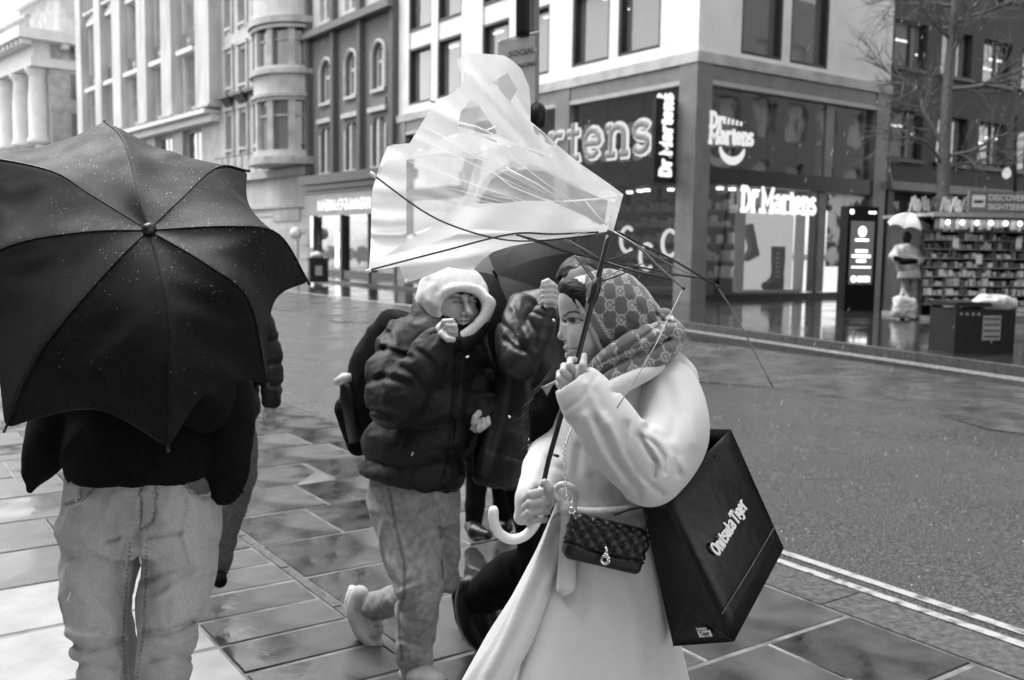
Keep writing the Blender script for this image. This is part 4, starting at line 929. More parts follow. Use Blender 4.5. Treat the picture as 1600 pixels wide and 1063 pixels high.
S.cap((938, 545, HD+.01), (955, 600, HD+.03), 34, 38, k=.02)
def face_paint(x, y, d, V):
    c = np.ones(len(x)); f = d < HD+.001
    c *= 1-.82*near(seg_d(x, y, [(882, 494), (889, 488.5), (898, 487), (912, 490.5)]), 1.7, 1.4)*(d < HD)
    c *= 1-.9*near(seg_d(x, y, [(887, 499), (893, 497), (901, 498), (910, 501)]), 1.5, 1)*(d < HD)
    eye = near(np.hypot((x-897)/9.5, (y-501.6)/3.4), 1, .25)*(d < HD-.01); iris = near(np.hypot(x-894, y-501.5), 5.2, 2)
    c = c*(1-eye)+eye*(.7*(1-iris)+.03*iris)
    c *= 1-.45*near(seg_d(x, y, [(889, 506), (898, 506.5), (906, 504)]), 1.2, 1)*(d < HD)
    c *= 1-.42*np.maximum(near(seg_d(x, y, [(883, 544), (890, 544.5), (899, 545)]), 2.0, 1), near(seg_d(x, y, [(887, 555), (894, 554), (901, 548)]), 2.4, 1))*(d < HD+.03)
    c *= 1-.7*near(seg_d(x, y, [(884, 549.5), (892, 549.5), (904, 543.5)]), 1.8, 1)*(d < HD+.02); t = near(seg_d(x, y, [(888, 549.2), (899, 547.6)]), 2.0, .8); c = c*(1-t)+t*1.25
    c *= 1-.6*near(np.hypot(x-884, y-533), 1.8, 1)
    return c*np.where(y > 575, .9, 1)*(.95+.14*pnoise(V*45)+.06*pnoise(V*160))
head = S.build('head', m_skin, wo, paint=face_paint, smooth_it=0)
S = SDF((850, 410, 960, 530), 2.18, 2.44, .0022)
S.ell((926, 474, HD), (53, 44, 46), k=.01)
for sg in (-1, 1): S.chain([(884, 448, HD+sg*.006), (893, 450, HD+sg*.026), (904, 460, HD+sg*.047), (914, 480, HD+sg*.056), (920, 505, HD+sg*.058)], [10, 11, 10, 8, 4], k=.012, n=3)
S.half((856, 447), (906, 411), HD, side=1, k=.004); S.disp(lambda P_: -.0012*np.clip(ridges(P_, (25, 90, 60)), 0, 1))
S.build('hair', m_hair, head)
# headscarf
SCF = (952, 492)
def scarf_pat(u, v):
    """monogram lattice in px: ring-and-bar medallions joined by dotted diagonals"""
    U, V_ = u/33.0, v/42.0; out = np.zeros(len(u))
    for o in (0, .5):
        a = (np.mod(U+o, 1)-.5)*33; b = (np.mod(V_+o, 1)-.5)*42; r = np.hypot(a, b*.92)
        ring = near(np.abs(r-6.4), 1.25, .9)*(~((np.abs(b) < 1.2) & (a > 2) & (r > 4.5)))
        bar = np.maximum(near(np.abs(a+1.6), .9, .8)*(np.abs(b) < 3.6), near(np.abs(a-1.8), .9, .8)*(np.abs(b) < 3.6)); out = np.maximum(out, np.maximum(ring, np.maximum(bar, near(np.abs(b), .8, .8)*(np.abs(a) < 3))))
    cen = np.minimum(np.hypot((np.mod(U, 1)-.5)*33, (np.mod(V_, 1)-.5)*42), np.hypot((np.mod(U+.5, 1)-.5)*33, (np.mod(V_+.5, 1)-.5)*42))
    for q in (U-V_, U+V_):
        ln = np.abs(np.mod(q+.5, 1)-.5)*26; dots = np.mod((U if q is not None else V_)*33/4.1, 1)
        out = np.maximum(out, near(ln, 1.2, .9)*(np.abs(dots-.5) < .3)*(cen > 8.5))
    return out
S = SDF((855, 405, 1085, 640), 2.08, 2.56, .0024)
S.ell((950, 488, HD), (69, 67, 59), rot=12, k=.01).ell((980, 500, HD), (48, 52, 54), k=.02).ell((1012, 502, HD+.01), (22, 28, 30), k=.02)
S.half((866, 414), (943, 552), HD, side=-1, dz=.06)
S.ell((925, 500, HD), (58, 64, 50), k=.0, op='sub')
S.half((930, 640), (985, 575), HD, side=1, dz=0, k=.0) if False else None
S.chain([(879, 440, HD-.012), (893, 452, HD-.048), (912, 490, HD-.072), (942, 552, HD-.072)], 3, k=.004, n=3)
# wraps round the neck
S.chain([(930, 582, HD-.05), (952, 566, HD-.095), (990, 540, HD-.115), (1030, 522, HD-.085), (1052, 520, HD-.02), (1050, 535, HD+.05)], [15, 19, 21, 19, 17, 14], k=.008, n=4)
S.chain([(935, 600, HD-.07), (960, 592, HD-.115), (1000, 572, HD-.125), (1035, 550, HD-.10), (1052, 538, HD-.03)], [12, 18, 19, 17, 14], k=.006, n=4)
S.chain([(908, 590, HD), (925, 592, HD-.04), (940, 590, HD-.08)], [18, 16, 14], k=.01)
S.ell((1036, 496, HD-.03), (15, 13, 16), rot=-30, k=.006).ell((1046, 512, HD-.05), (12, 17, 14), rot=15, k=.006)
S.disp(creases([([(935, 587), (965, 566), (1005, 548), (1045, 530)], 3.2, .009), ([(960, 556), (1000, 530), (1030, 510)], 3, .005), ([(930, 575), (950, 560), (985, 545)], 3, .004), ([(1000, 560), (1030, 540), (1052, 522)], 2.5, .005), ([(1026, 492), (1040, 503), (1052, 505)], 3, .006), ([(985, 470), (1005, 490), (1020, 510)], 5, .003), ([(975, 500), (1000, 515)], 5, .003)], HD+.02))
S.disp(lambda P_: -.002*np.clip(ridges(P_, (14, 14, 14)), 0, 1))
def scarf_paint(x, y, d, V):
    c0 = cl(*SCF, HD+.02); q = V-c0; lon = np.arctan2(q[:, 0], -q[:, 2]); r = np.linalg.norm(q, axis=1); lat = np.arcsin(np.clip(q[:, 1]/r, -1, 1))
    ua, va = lon*.105*FPX/HD*1.02, -lat*.105*FPX/HD
    a = R_(-28); neck = (y-(590-(x-925)*.52) > -14) & (x > 918)
    un, vn = (x-940)*math.cos(a)-(y-580)*math.sin(a), (x-940)*math.sin(a)+(y-580)*math.cos(a)
    p = np.where(neck, scarf_pat(un*.95+9, vn+4), scarf_pat(ua+6, va+12)); c = .11+.30*p
    edge = near(seg_d(x, y, [(879, 438), (900, 470), (915, 500), (943, 550)])-1.5, 2.5, 1.2); stitch = near(np.abs(seg_d(x, y, [(893, 430), (922, 478), (960, 538)])-1.0), 1.6, 1)*(np.mod(y, 4) < 2.4)
    band = (seg_d(x, y, [(886, 430), (912, 478), (946, 550)]) < 13) & (~neck) & (x < 965); c = np.where(band, .16, c); c = np.maximum(c, np.where((~neck) & (d < HD), stitch*.55, 0)); c = np.where((edge > .5) & (~neck), .30, c)
    return c
S.build('headscarf', m_scarf, wo, paint=scarf_paint)
# dark fringed scarf end in front of the chest
S = SDF((815, 570, 905, 720), 2.10, 2.60, .004)
S.chain([(880, 590, 2.42), (862, 610, 2.40), (848, 645, 2.38), (842, 690, 2.38)], [14, 16, 16, 9], k=.01, n=4); S.disp(lambda P_: -.012*np.clip(ridges(P_, (14, 8, 14), .8), 0, 1))
tail = S.build('scarf_end', m_blk, wo)
fr = []
for i in range(70):
    t = rnd.random(); x = 850-18*math.sin(t*3)+rnd.uniform(-6, 6); y = 600+100*t; fr.append(([(x+6, y, 2.37), (x-8, y+6, 2.365), (x-14-rnd.uniform(0, 8), y+14+rnd.uniform(0, 10), 2.37)], [1.0, .9, .3]))
o = tubes('fringe', mat('charcoal wool fringe', .03, .09, 60, .9), tail, fr, 5); o['kind'] = 'stuff'
fr = [([(893, 590, 2.20), (878, 592, 2.19), (862, 600, 2.19), (846+i*2, 606+i*3, 2.19)], [2.2, 2.6, 2.4, 1.0]) for i in range(5)]
tubes('tassel', mat('pale wool tassel', .35, .5, 60, .9), tail, fr, 6)['kind'] = 'stuff'
# hands
def hand(name, parent, px, d0, d1, palm, fingers, thumb, nails=True, h=.0018, tint=1.0):
    S = SDF(px, d0, d1, h)
    for c, r, rot in palm: S.ell(c, r, rot=rot, k=.008)
    for pts, rr in fingers: S.chain(pts, rr, k=.0022)
    S.chain(thumb[0], thumb[1], k=.004)
    return S.build(name, m_skin, parent, paint=lambda x, y, d, V: np.full(len(x), tint))
hand('hand', wo, (862, 535, 935, 640), 1.96, 2.16, [((903, 592, 2.06), (19, 24, 15), -30), ((914, 604, 2.06), (20, 20, 17), 0)],
     [([(899, 584, 2.045), (890, 571, 2.035), (891, 563, 2.05), (898, 562, 2.07)], [6, 5.8, 5.2, 4.6]), ([(891, 591, 2.04), (880, 580, 2.03), (881, 572, 2.045), (889, 571, 2.07)], [6, 5.8, 5.2, 4.6]),
      ([(886, 601, 2.04), (874, 591, 2.035), (874, 583, 2.05), (882, 581, 2.07)], [5.8, 5.6, 5, 4.4]), ([(885, 610, 2.045), (874, 602, 2.04), (873, 595, 2.055), (880, 592, 2.07)], [5.2, 5, 4.4, 4])],
     ([(906, 588, 2.03), (911, 571, 2.02), (913, 556, 2.03)], [7.4, 6, 4.6]), tint=1.0)
hand('hand', wo, (805, 745, 880, 840), 2.04, 2.26, [((842, 793, 2.18), (16, 26, 13), 10), ((848, 775, 2.185), (14, 14, 12), 0)],
     [([(857, 772, 2.17), (846, 769, 2.135), (829, 773, 2.125), (822, 779, 2.14), (826, 784, 2.16)], [6.6, 7.2, 7.2, 6.6, 5.6]), ([(857, 786, 2.165), (845, 784, 2.13), (828, 787, 2.12), (821, 793, 2.135), (825, 797, 2.16)], [6.6, 7.3, 7.3, 6.7, 5.6]),
      ([(855, 799, 2.165), (843, 798, 2.13), (827, 801, 2.12), (821, 806, 2.135), (825, 810, 2.16)], [6.4, 7, 7, 6.4, 5.4]), ([(851, 812, 2.17), (841, 811, 2.14), (830, 813, 2.13), (825, 817, 2.145)], [5.8, 6.2, 6.2, 5.4])],
     ([(856, 778, 2.15), (858, 764, 2.125), (851, 754, 2.125)], [8, 7, 6]), tint=.82)
# ------------------------------------------------------------------ broken umbrella (wind-torn clear plastic)
bu = root('broken_umbrella', W(848, 800, 2.15), 'broken translucent white umbrella with bent ribs and white hooked handle', 'umbrella')
SH = 2.13
tubes('shaft', m_bmetal, bu, [([(951, 368, 2.15), (934, 438, 2.15), (904, 554, 2.145), (857, 720, 2.14), (846, 770, 2.14)], [4.2, 4.4, 4.2, 4.0, 4.0])], 12)
lines = []
for i in range(26):
    t = i/25; x, y = 950+(935-950)*t, 372+(432-372)*t; lines.append(([(x-.9, y-.0, 2.15), (x+.2, y+1.2, 2.15)], 5.6))
tubes('spring_coil', m_bmetal, bu, lines, 8)
tubes('runner', m_bmetal, bu, [([(934, 434, 2.15), (931, 450, 2.15), (926, 468, 2.15), (921, 476, 2.15)], [8, 8.5, 7.5, 5.5])], 12)
hk = spline([(848, 762, 2.135), (845, 785, 2.14), (838, 815, 2.145), (822, 836, 2.145), (800, 843, 2.14), (781, 834, 2.13), (772, 815, 2.12), (771, 792, 2.115)], 6)
tubes('hook_handle', m_opaque_w, bu, [([tuple(q) for q in hk], [7.2]*8+[8.0]*(len(hk)-11)+[8, 7.4, 5])], 12)
tubes('button', m_bmetal, bu, [([(866, 711, 2.12), (872, 713, 2.11)], 2.6)], 8)
Rb = lambda pts, r: ([tuple(q) for q in spline([(x, y, d) for x, y, d in pts], 6)], r)
m_rib = mat('dark steel rib', .03, .05, 20, .3, metal=.6); m_ribl = mat('grey steel rib', .18, .25, 20, .3, metal=.6)
ribs = [
 ([(940, 366, 2.14), (846, 376, 2.0), (782, 374, 1.94), (710, 354, 1.90), (656, 327, 1.88), (581, 272, 1.86)], 1.5, 0),
 ([(935, 363, 2.16), (865, 366, 2.14), (798, 366, 2.10), (690, 393, 2.04), (574, 423, 1.98)], 1.7, 0),
 ([(936, 406, 2.14), (880, 391, 2.08), (846, 378, 2.04), (807, 367, 2.02)], 1.7, 0),
 ([(936, 405, 2.16), (890, 396, 2.14), (850, 382, 2.12), (815, 370, 2.12)], 1.4, 0),
 ([(936, 404, 2.13), (915, 391, 2.10), (890, 377, 2.08)], 1.4, 1),
 ([(925, 436, 2.13), (911, 416, 2.09), (898, 400, 2.06)], 1.6, 1), ([(928, 434, 2.12), (915, 415, 2.08), (904, 402, 2.05)], 1.2, 1),
 ([(945, 408, 2.15), (968, 402, 2.17), (988, 393, 2.2)], 1.4, 0),
 ([(944, 409, 2.14), (997, 425, 2.10), (1048, 436, 2.08)], 1.7, 0), ([(945, 410, 2.15), (1000, 418, 2.16), (1050, 428, 2.17), (1088, 434, 2.18)], 1.7, 0),
 ([(940, 440, 2.15), (968, 430, 2.15), (993, 419, 2.16)], 1.3, 0), ([(940, 437, 2.16), (975, 420, 2.18), (1005, 412, 2.2)], 1.0, 1),
 ([(958, 362, 2.14), (997, 386, 2.10), (1032, 420, 2.08), (1068, 450, 2.06)], 1.9, 1), ([(964, 362, 2.16), (1005, 384, 2.16), (1047, 404, 2.18), (1120, 447, 2.2)], 1.9, 0),
 ([(1068, 450, 2.06), (1045, 497, 2.02), (1018, 551, 1.98), (964, 638, 1.94)], 1.0, 1), ([(1120, 448, 2.2), (1143, 482, 2.2), (1163, 519, 2.2), (1207, 604, 2.2)], 1.3, 1),
 ([(972, 364, 2.18), (1010, 392, 2.2), (1060, 420, 2.24), (1095, 436, 2.26)], 1.1, 1),
 ([(1118, 447, 2.2), (1090, 434, 2.19), (1048, 430, 2.15)], 1.2, 0),
]
for pts, r, g in ribs: tubes('rib', m_ribl if g else m_rib, bu, [Rb(pts, r)], 6)
tubes('rib_tip', m_opaque_w, bu, [([(588, 277, 1.862), (578, 270, 1.858)], [3.2, 3.4])], 8); tubes('rib_tip', m_opaque_w, bu, [([(580, 422, 1.98), (571, 425, 1.98)], [3, 2.6])], 8); tubes('rib_tip', m_opaque_w, bu, [([(637, 438, 2.2), (632, 442, 2.2)], 2.6)], 8)
tubes('rib_tip', m_opaque_w, bu, [([(680, 160, 2.3), (673, 157, 2.3)], 2.6)], 8); tubes('rib_joint', m_bmetal, bu, [([(1066, 449, 2.06), (1070, 452, 2.06)], 2.6)], 8); tubes('rib_joint', m_bmetal, bu, [([(1117, 446, 2.2), (1122, 449, 2.2)], 2.6)], 8)
# plastic sheets
def plastic(name, alpha, rough=.18):
    if name in MATS: return MATS[name]
    m, t, out = new_mat(name); N, L = t.nodes, t.links
    p = N.new('ShaderNodeBsdfPrincipled'); p.inputs['Base Color'].default_value = g3(.95); p.inputs['Roughness'].default_value = rough
    tl = N.new('ShaderNodeBsdfTranslucent'); tl.inputs[0].default_value = g3(.95); mx = N.new('ShaderNodeMixShader'); mx.inputs[0].default_value = .55; L.new(p.outputs[0], mx.inputs[1]); L.new(tl.outputs[0], mx.inputs[2])
    tr = N.new('ShaderNodeBsdfTransparent'); tr.inputs[0].default_value = g3(.96)
    tc = N.new('ShaderNodeTexCoord'); no = N.new('ShaderNodeTexNoise'); no.inputs['Scale'].default_value = 14; no.inputs['Detail'].default_value = 5; L.new(tc.outputs['Object'], no.inputs[0])
    b = N.new('ShaderNodeBump'); b.inputs['Strength'].default_value = .2; b.inputs['Distance'].default_value = .006; L.new(no.outputs[0], b.inputs['Height']); L.new(b.outputs[0], p.inputs['Normal'])
    mr = N.new('ShaderNodeMapRange'); L.new(no.outputs[0], mr.inputs[0]); mr.inputs[1].default_value = .3; mr.inputs[2].default_value = .7; mr.inputs[3].default_value = alpha-.03; mr.inputs[4].default_value = alpha+.03
    lw = N.new('ShaderNodeLayerWeight'); lw.inputs[0].default_value = .35; ad = N.new('ShaderNodeMath'); ad.operation = 'MULTIPLY_ADD'; ad.inputs[1].default_value = .5; ad.use_clamp = True; L.new(lw.outputs['Facing'], ad.inputs[0]); L.new(mr.outputs[0], ad.inputs[2])
    m2 = N.new('ShaderNodeMixShader'); L.new(ad.outputs[0], m2.inputs[0]); L.new(tr.outputs[0], m2.inputs[1]); L.new(mx.outputs[0], m2.inputs[2]); L.new(m2.outputs[0], out.inputs[0]); MATS[name] = m; return m
m_milk = plastic('milky plastic film', .88); m_film = plastic('clear plastic film', .42)
def sheet(name, outline, holes, dfun, m, step=7, parent=bu):
    """plastic film: outline and holes in px, meshed with a constrained triangulation, dfun(x, y) its depth"""
    def dens(poly):
        o = []
        for a, b in zip(poly, poly[1:]+poly[:1]):
            k = max(1, int(math.hypot(b[0]-a[0], b[1]-a[1])/step)); o += [(a[0]+(b[0]-a[0])*i/k, a[1]+(b[1]-a[1])*i/k) for i in range(k)]
        return o
    def inside(p, poly):
        c = False; j = len(poly)-1
        for i in range(len(poly)):
            if (poly[i][1] > p[1]) != (poly[j][1] > p[1]) and p[0] < (poly[j][0]-poly[i][0])*(p[1]-poly[i][1])/(poly[j][1]-poly[i][1])+poly[i][0]: c = not c
            j = i
        return c
    polys = [dens(outline)]+[dens(h) for h in holes]; pts = []; edges = []
    for pl in polys:
        n0 = len(pts); pts += pl; edges += [(n0+i, n0+(i+1) % len(pl)) for i in range(len(pl))]
    bp = np.array(pts); xs = [p[0] for p in outline]; ys = [p[1] for p in outline]; y = min(ys); r = 0
    while y < max(ys):
        x = min(xs)+(step/2 if r % 2 else 0)
        while x < max(xs):
            if inside((x, y), outline) and not any(inside((x, y), h) for h in holes) and np.hypot(bp[:, 0]-x, bp[:, 1]-y).min() > step*.6: pts.append((x, y))
            x += step
        y += step*.87; r += 1
    res = delaunay_2d_cdt([Vector(p) for p in pts], edges, [], 0, 1e-4); V2, F2 = res[0], res[2]; fs = []
    for f in F2:
        c = (sum(V2[i].x for i in f)/3, sum(V2[i].y for i in f)/3)
        if inside(c, outline) and not any(inside(c, h) for h in holes): fs.append(tuple(f))
    xy = np.array([(v.x, v.y) for v in V2]); d = dfun(xy[:, 0], xy[:, 1]); v3 = [W(x, y, dd) for (x, y), dd in zip(xy, d)]
    return raw(name, v3, fs, m, parent, smooth=True)
def n2(x, y, s, o=0): return pnoise(np.stack([x/s+o, y/s+o*1.7, np.full(len(x), o*.37)], 1))
def dmain(off, seed, amp=.035):
    def f(x, y):
        th = np.arctan2(y-365, x-955); r = np.hypot(x-955, y-365)/380.0
        rad = 2.16-.10*np.sin(r*2.2)*np.cos(th*1.5)+.06*r
        cr = amp*r*(1-2*np.abs(pnoise(np.stack([th*5.5+seed, r*1.2, np.full(len(x), seed)], 1))))
        cr = cr+.010*r*np.sin(th*34+5*pnoise(np.stack([th*4, r*2, np.full(len(x), seed)], 1)))*np.clip(r*1.5, 0, 1)
        return rad+off+cr+.02*n2(x, y, 110, seed)+.003*n2(x, y, 24, seed+3)
    return f
OUT = [(974, 304), (950, 286), (905, 255), (870, 226), (845, 203), (829, 190), (829, 160), (827, 136), (815, 108), (801, 95), (788, 87), (768, 85), (752, 84), (744, 83), (727, 85), (718, 92), (719, 104), (725, 118), (722, 134), (706, 146), (690, 154), (674, 164), (664, 184), (651, 206), (640, 224), (615, 226), (606, 229), (598, 246), (589, 272), (582, 296), (580, 340), (579, 390), (576, 423), (600, 420), (624, 416), (629, 430), (633, 442), (662, 434), (700, 418), (738, 423), (752, 408), (770, 394), (800, 384), (850, 376), (900, 370), (948, 362), (958, 340)]
w1 = [(635, 250), (660, 246), (700, 245), (754, 250), (748, 285), (735, 318), (712, 330), (690, 345), (660, 360), (635, 368)]
w2 = [(735, 157), (745, 160), (755, 175), (776, 206), (770, 216), (740, 212), (716, 198), (720, 175)]
w3 = [(770, 128), (793, 114), (808, 140), (797, 160)]
w4 = [(742, 318), (750, 290), (770, 268), (800, 252), (835, 258), (880, 278), (930, 306), (945, 312), (870, 314), (820, 314), (780, 318)]
w5 = [(862, 316), (950, 312), (944, 350), (935, 352), (905, 336)]
w6 = [(833, 196), (848, 208), (872, 232), (850, 222), (835, 206)]
sheet('canopy_film', OUT, [w1, w2, w3, w4, w5, w6], dmain(0, 1.3), m_milk)
sheet('canopy_film', [(x+(6 if x < 700 else -4), y) for x, y in OUT[:36]]+[(700, 412), (770, 392), (850, 374), (945, 360)], [], dmain(.09, 4.1), m_film)
fl1 = [(742, 256), (762, 232), (800, 226), (850, 236), (900, 262), (965, 304), (960, 318), (905, 296), (850, 268), (800, 262), (768, 280), (745, 322), (715, 345), (700, 338), (730, 300)]
sheet('canopy_fold', fl1, [], lambda x, y: 2.08+.02*n2(x, y, 60, 7)+.02*np.sin((x-700)/50), m_film, 6)
fl2 = [(714, 320), (745, 325), (800, 318), (865, 316), (915, 338), (945, 356), (880, 360), (800, 362), (740, 356), (700, 372), (650, 388), (600, 402), (640, 374), (690, 348)]
sheet('canopy_fold', fl2, [], lambda x, y: 2.04+.02*n2(x, y, 60, 9)+.004*np.sin((x+y)/17), m_milk, 6)
fl3 = [(703, 212), (735, 205), (775, 212), (800, 224), (770, 232), (735, 238), (690, 240), (640, 246), (650, 236)]
sheet('canopy_fold', fl3, [], lambda x, y: 2.12+.015*n2(x, y, 50, 5), m_milk, 6)
for i in range(9):
    an = R_(rnd.uniform(168, 232)); r0, r1 = rnd.uniform(20, 160), rnd.uniform(180, 380); x0, y0, x1, y1 = 955+r0*math.cos(an), 358+r0*math.sin(an)*.8, 955+r1*math.cos(an+rnd.uniform(-.05, .05)), 358+r1*math.sin(an)*.8
    if x1 > 600: tubes('pleat', m_milk, bu, [([(x0, y0, 2.06), ((x0+x1)/2, (y0+y1)/2+rnd.uniform(-4, 4), 2.05), (x1, y1, 2.05)], [.3, .7, .3])], 5)
# bright creases: narrow pleats of doubled film
for pts in ([(716, 200), (740, 206), (776, 222)], [(716, 192), (745, 198), (800, 224), (850, 244)], [(768, 268), (800, 292), (850, 312), (876, 318)], [(790, 262), (840, 288), (880, 314)], [(756, 205), (775, 198)], [(865, 316), (910, 313), (965, 308)], [(915, 315), (932, 335), (948, 352)]):
    tubes('pleat', m_milk, bu, [([(x, y, 2.05) for x, y in pts], 1.3)], 6)
sheet('canopy_end', [(974, 304), (960, 306), (947, 358), (958, 362)], [], lambda x, y: 2.10+.02*np.sin(x/6), m_milk, 5)
# ------------------------------------------------------------------ handbag and shopping bag
hb = root('handbag', W(945, 900, 2.13), 'small black quilted handbag with silver clasp on a chain strap', 'handbag')
S = SDF((865, 780, 1030, 920), 2.02, 2.24, .0022)
S.rbox((946, 849, 2.135), (63, 35, 19), rot=14.7, yaw=8, rnd_=10)
def quilt(P_):
    x, y, d = to_px(P_); a = R_(14.7); u = (x-946)*math.cos(a)+(y-849)*math.sin(a); v = -(x-946)*math.sin(a)+(y-849)*math.cos(a)
    q = np.sqrt(np.abs(np.sin(math.pi*(u+v)/22)*np.sin(math.pi*(u-v)/22))+.001); fl = near(np.abs(v-17+.004*u*u*.3), 1.6, 1.2)
    return np.where(d < 2.13, -.0055*q*(v < 17)+.006*fl, 0)
S.disp(quilt, .02); S.build('bag_body', m_bagblk, hb)
tubes('clasp', m_chrome, hb, [([(947, 855, 2.095), (948, 864, 2.092)], [3.2, 2.6]), ([(946 + 6.5*math.cos(R_(a)), 875+7*math.sin(R_(a)), 2.09) for a in range(0, 361, 30)], 1.8), ([(943, 871, 2.09), (949, 871, 2.088), (949, 879, 2.088), (944, 879, 2.09)], 1.5), ([(943, 866, 2.09), (951, 867, 2.09)], 2.6)], 8)
ch = spline([(894, 797, 2.12), (887, 780, 2.12), (884, 755, 2.13), (882, 725, 2.14), (884, 695, 2.15), (893, 668, 2.17)], 8); ln = []
for i in range(len(ch)-1):
    a, b = ch[i], ch[i+1]; m_ = (a+b)/2; t = (b-a)/2; w_ = 2.4 if i % 2 == 0 else .8
    ln.append(([(m_[0]+t[0]*1.1*math.sin(q)+w_*math.cos(q), m_[1]+t[1]*1.1*math.sin(q), m_[2]+(.002 if i % 2 else 0)*math.cos(q)) for q in [R_(z) for z in range(0, 361, 45)]], .75))
tubes('chain', m_chrome, hb, ln, 5)
tubes('chain_ring', m_chrome, hb, [([(894+5*math.cos(R_(a)), 798+5*math.sin(R_(a)), 2.112) for a in range(0, 361, 40)], 1.4)], 6)
tubes('strap', m_bagblk, hb, [([(1008, 830, 2.15), (1012, 808, 2.17), (1004, 792, 2.2), (985, 796, 2.21), (960, 805, 2.19)], 1.6)], 6)
sb = root('shopping_bag', W(1100, 1005, 2.15), 'large black paper shopping bag with white lettering hanging tilted from her arm', 'shopping bag')
m_paper = mat('black coated paper', .003, .006, 12, .26, .5, spec=.3, bump=.5, bscale=26, bdist=.004, rscale=6)
A_, C_, D_, B_ = W(1036, 776, 2.07), W(1142, 671, 2.20), W(1225, 857, 2.22), W(1147, 1003, 2.07); A2, E2 = W(998, 768, 2.22), W(1052, 1010, 2.18)
C2, D2 = C_+(A2-A_), D_+(E2-B_)
def bagsheet(p00, p10, p11, p01, nu=8, nv=8, bulge=0.0, th=.0016, name='bag_panel', waves=0.0):
    P0 = lambda u, v: p00*(1-u)*(1-v)+p10*u*(1-v)+p11*u*v+p01*(1-u)*v
    n = np.cross(p10-p00, p01-p00); n = n/np.linalg.norm(n); v3 = []; f = []
    for s_ in (0, 1):
        for j in range(nv+1):
            for i in range(nu+1): u, v = i/nu, j/nv; v3.append(P0(u, v)+n*(bulge*math.sin(math.pi*u)*math.sin(math.pi*v)+waves*math.sin(9*u+5*v)*math.sin(math.pi*v)-th*s_))
    k = (nu+1)*(nv+1); g = lambda i, j, s_: s_*k+j*(nu+1)+i
    for j in range(nv):
        for i in range(nu): f += [(g(i, j, 0), g(i+1, j, 0), g(i+1, j+1, 0), g(i, j+1, 0)), (g(i, j, 1), g(i, j+1, 1), g(i+1, j+1, 1), g(i+1, j, 1))]
    for i in range(nu): f += [(g(i, 0, 0), g(i, 0, 1), g(i+1, 0, 1), g(i+1, 0, 0)), (g(i, nv, 0), g(i+1, nv, 0), g(i+1, nv, 1), g(i, nv, 1))]
    for j in range(nv): f += [(g(0, j, 0), g(0, j+1, 0), g(0, j+1, 1), g(0, j, 1)), (g(nu, j, 0), g(nu, j, 1), g(nu, j+1, 1), g(nu, j+1, 0))]
    return raw(name, v3, f, m_paper, sb, True)
bagsheet(B_, D_, C_, A_, bulge=.004, waves=.0012, name='front_panel'); bagsheet(E2, B_, A_, A2, bulge=-.006, name='side_gusset'); bagsheet(D_, D2, C2, C_, bulge=-.01, name='side_gusset'); bagsheet(D2, E2, A2, C2, bulge=.004, name='back_panel'); bagsheet(E2, D2, D_, B_, name='base_panel')
ux = (D_-B_)/np.linalg.norm(D_-B_); nf = np.cross(ux, A_-B_); nf /= np.linalg.norm(nf); nf = nf if nf@(cC-B_) > 0 else -nf; uz = np.cross(nf, ux); uz = uz if uz@(A_-B_) > 0 else -uz
mb = MB(); L0 = np.linalg.norm(D_-B_); hh = .030; tot = sum(GLY[c][0]+.03 if c != ' ' else .35 for c in 'Onitsuka Tiger')*hh*.62
st_ = B_+(A_-B_)*.50+(D_-B_)*.5+((C_-A_)-(D_-B_))*.25
word(mb, 'Onitsuka Tiger', st_-ux*tot*.5-uz*hh*.3+nf*.0065, ux, uz, hh, .0032, nf, .35, gap=.03, track=.62); mb.build('lettering', mat('white print', .8, .85, 5, .5), sb)
mb = MB(); q = [B_+(A_-B_)*.19+nf*.004, D_+(C_-D_)*.19+nf*.004]; mb.tube([q[0], (q[0]+q[1])/2+nf*.003, q[1]], .0009, 5); mb.build('fold_crease', mat('scuffed paper edge', .08, .14, 30, .6), sb)
# triangular gusset fold and the small badge
gu = (B_-E2)/np.linalg.norm(B_-E2); gn = np.cross(gu, A_-B_); gn /= np.linalg.norm(gn); gn = gn if gn@(cC-B_) > 0 else -gn; gz = np.cross(gn, gu); gz = gz if gz@(A_-B_) > 0 else -gz
mid = (E2+B_)/2
mb = MB(); mb.tube([E2+gn*.002, mid+gz*.09+gn*.005, B_+gn*.002], .0008, 5); mb.build('gusset_crease', mat('dull paper edge', .02, .03, 30, .6), sb)
bp_ = W(1098, 994, 2.10); bp_ = bp_-gn*((bp_-mid)@gn)+gn*.0045
mb = MB(); mb.obox(bp_, gu*.017, gz*.0075, gn*.0006); bd = mb.build('badge', mat('white print', .8, .85, 5, .5), sb)
mb = MB(); word(mb, 'Tiger', bp_-gu*.012-gz*.004+gn*.001, gu, gz, .0095, .0008, gn, .4, gap=.05, track=.9); mb.build('badge_lettering', m_bagblk, bd)
mb = MB(); word(mb, 'Onitsuka', bp_-gu*.0165+gz*.0100+gn*.0005, gu, gz, .0055, .0007, gn, .4, gap=.03, track=1.0); mb.build('badge_lettering', mat('white print', .8, .85, 5, .5), bd)
for k in (0, 1):
    a0, c0 = (A_, C_) if k == 0 else (A2, C2); mb = MB(); p1, p2 = a0+(c0-a0)*.33, a0+(c0-a0)*.67; tp = W(1030, 690+8*k, 2.19+.03*k); mb.tube(spline([p1-uz*.02, p1+(tp-p1)*.5, tp, p2+(tp-p2)*.5, p2-uz*.02], 6), .0035, 6); mb.build('rope_handle', m_blk, sb, True)
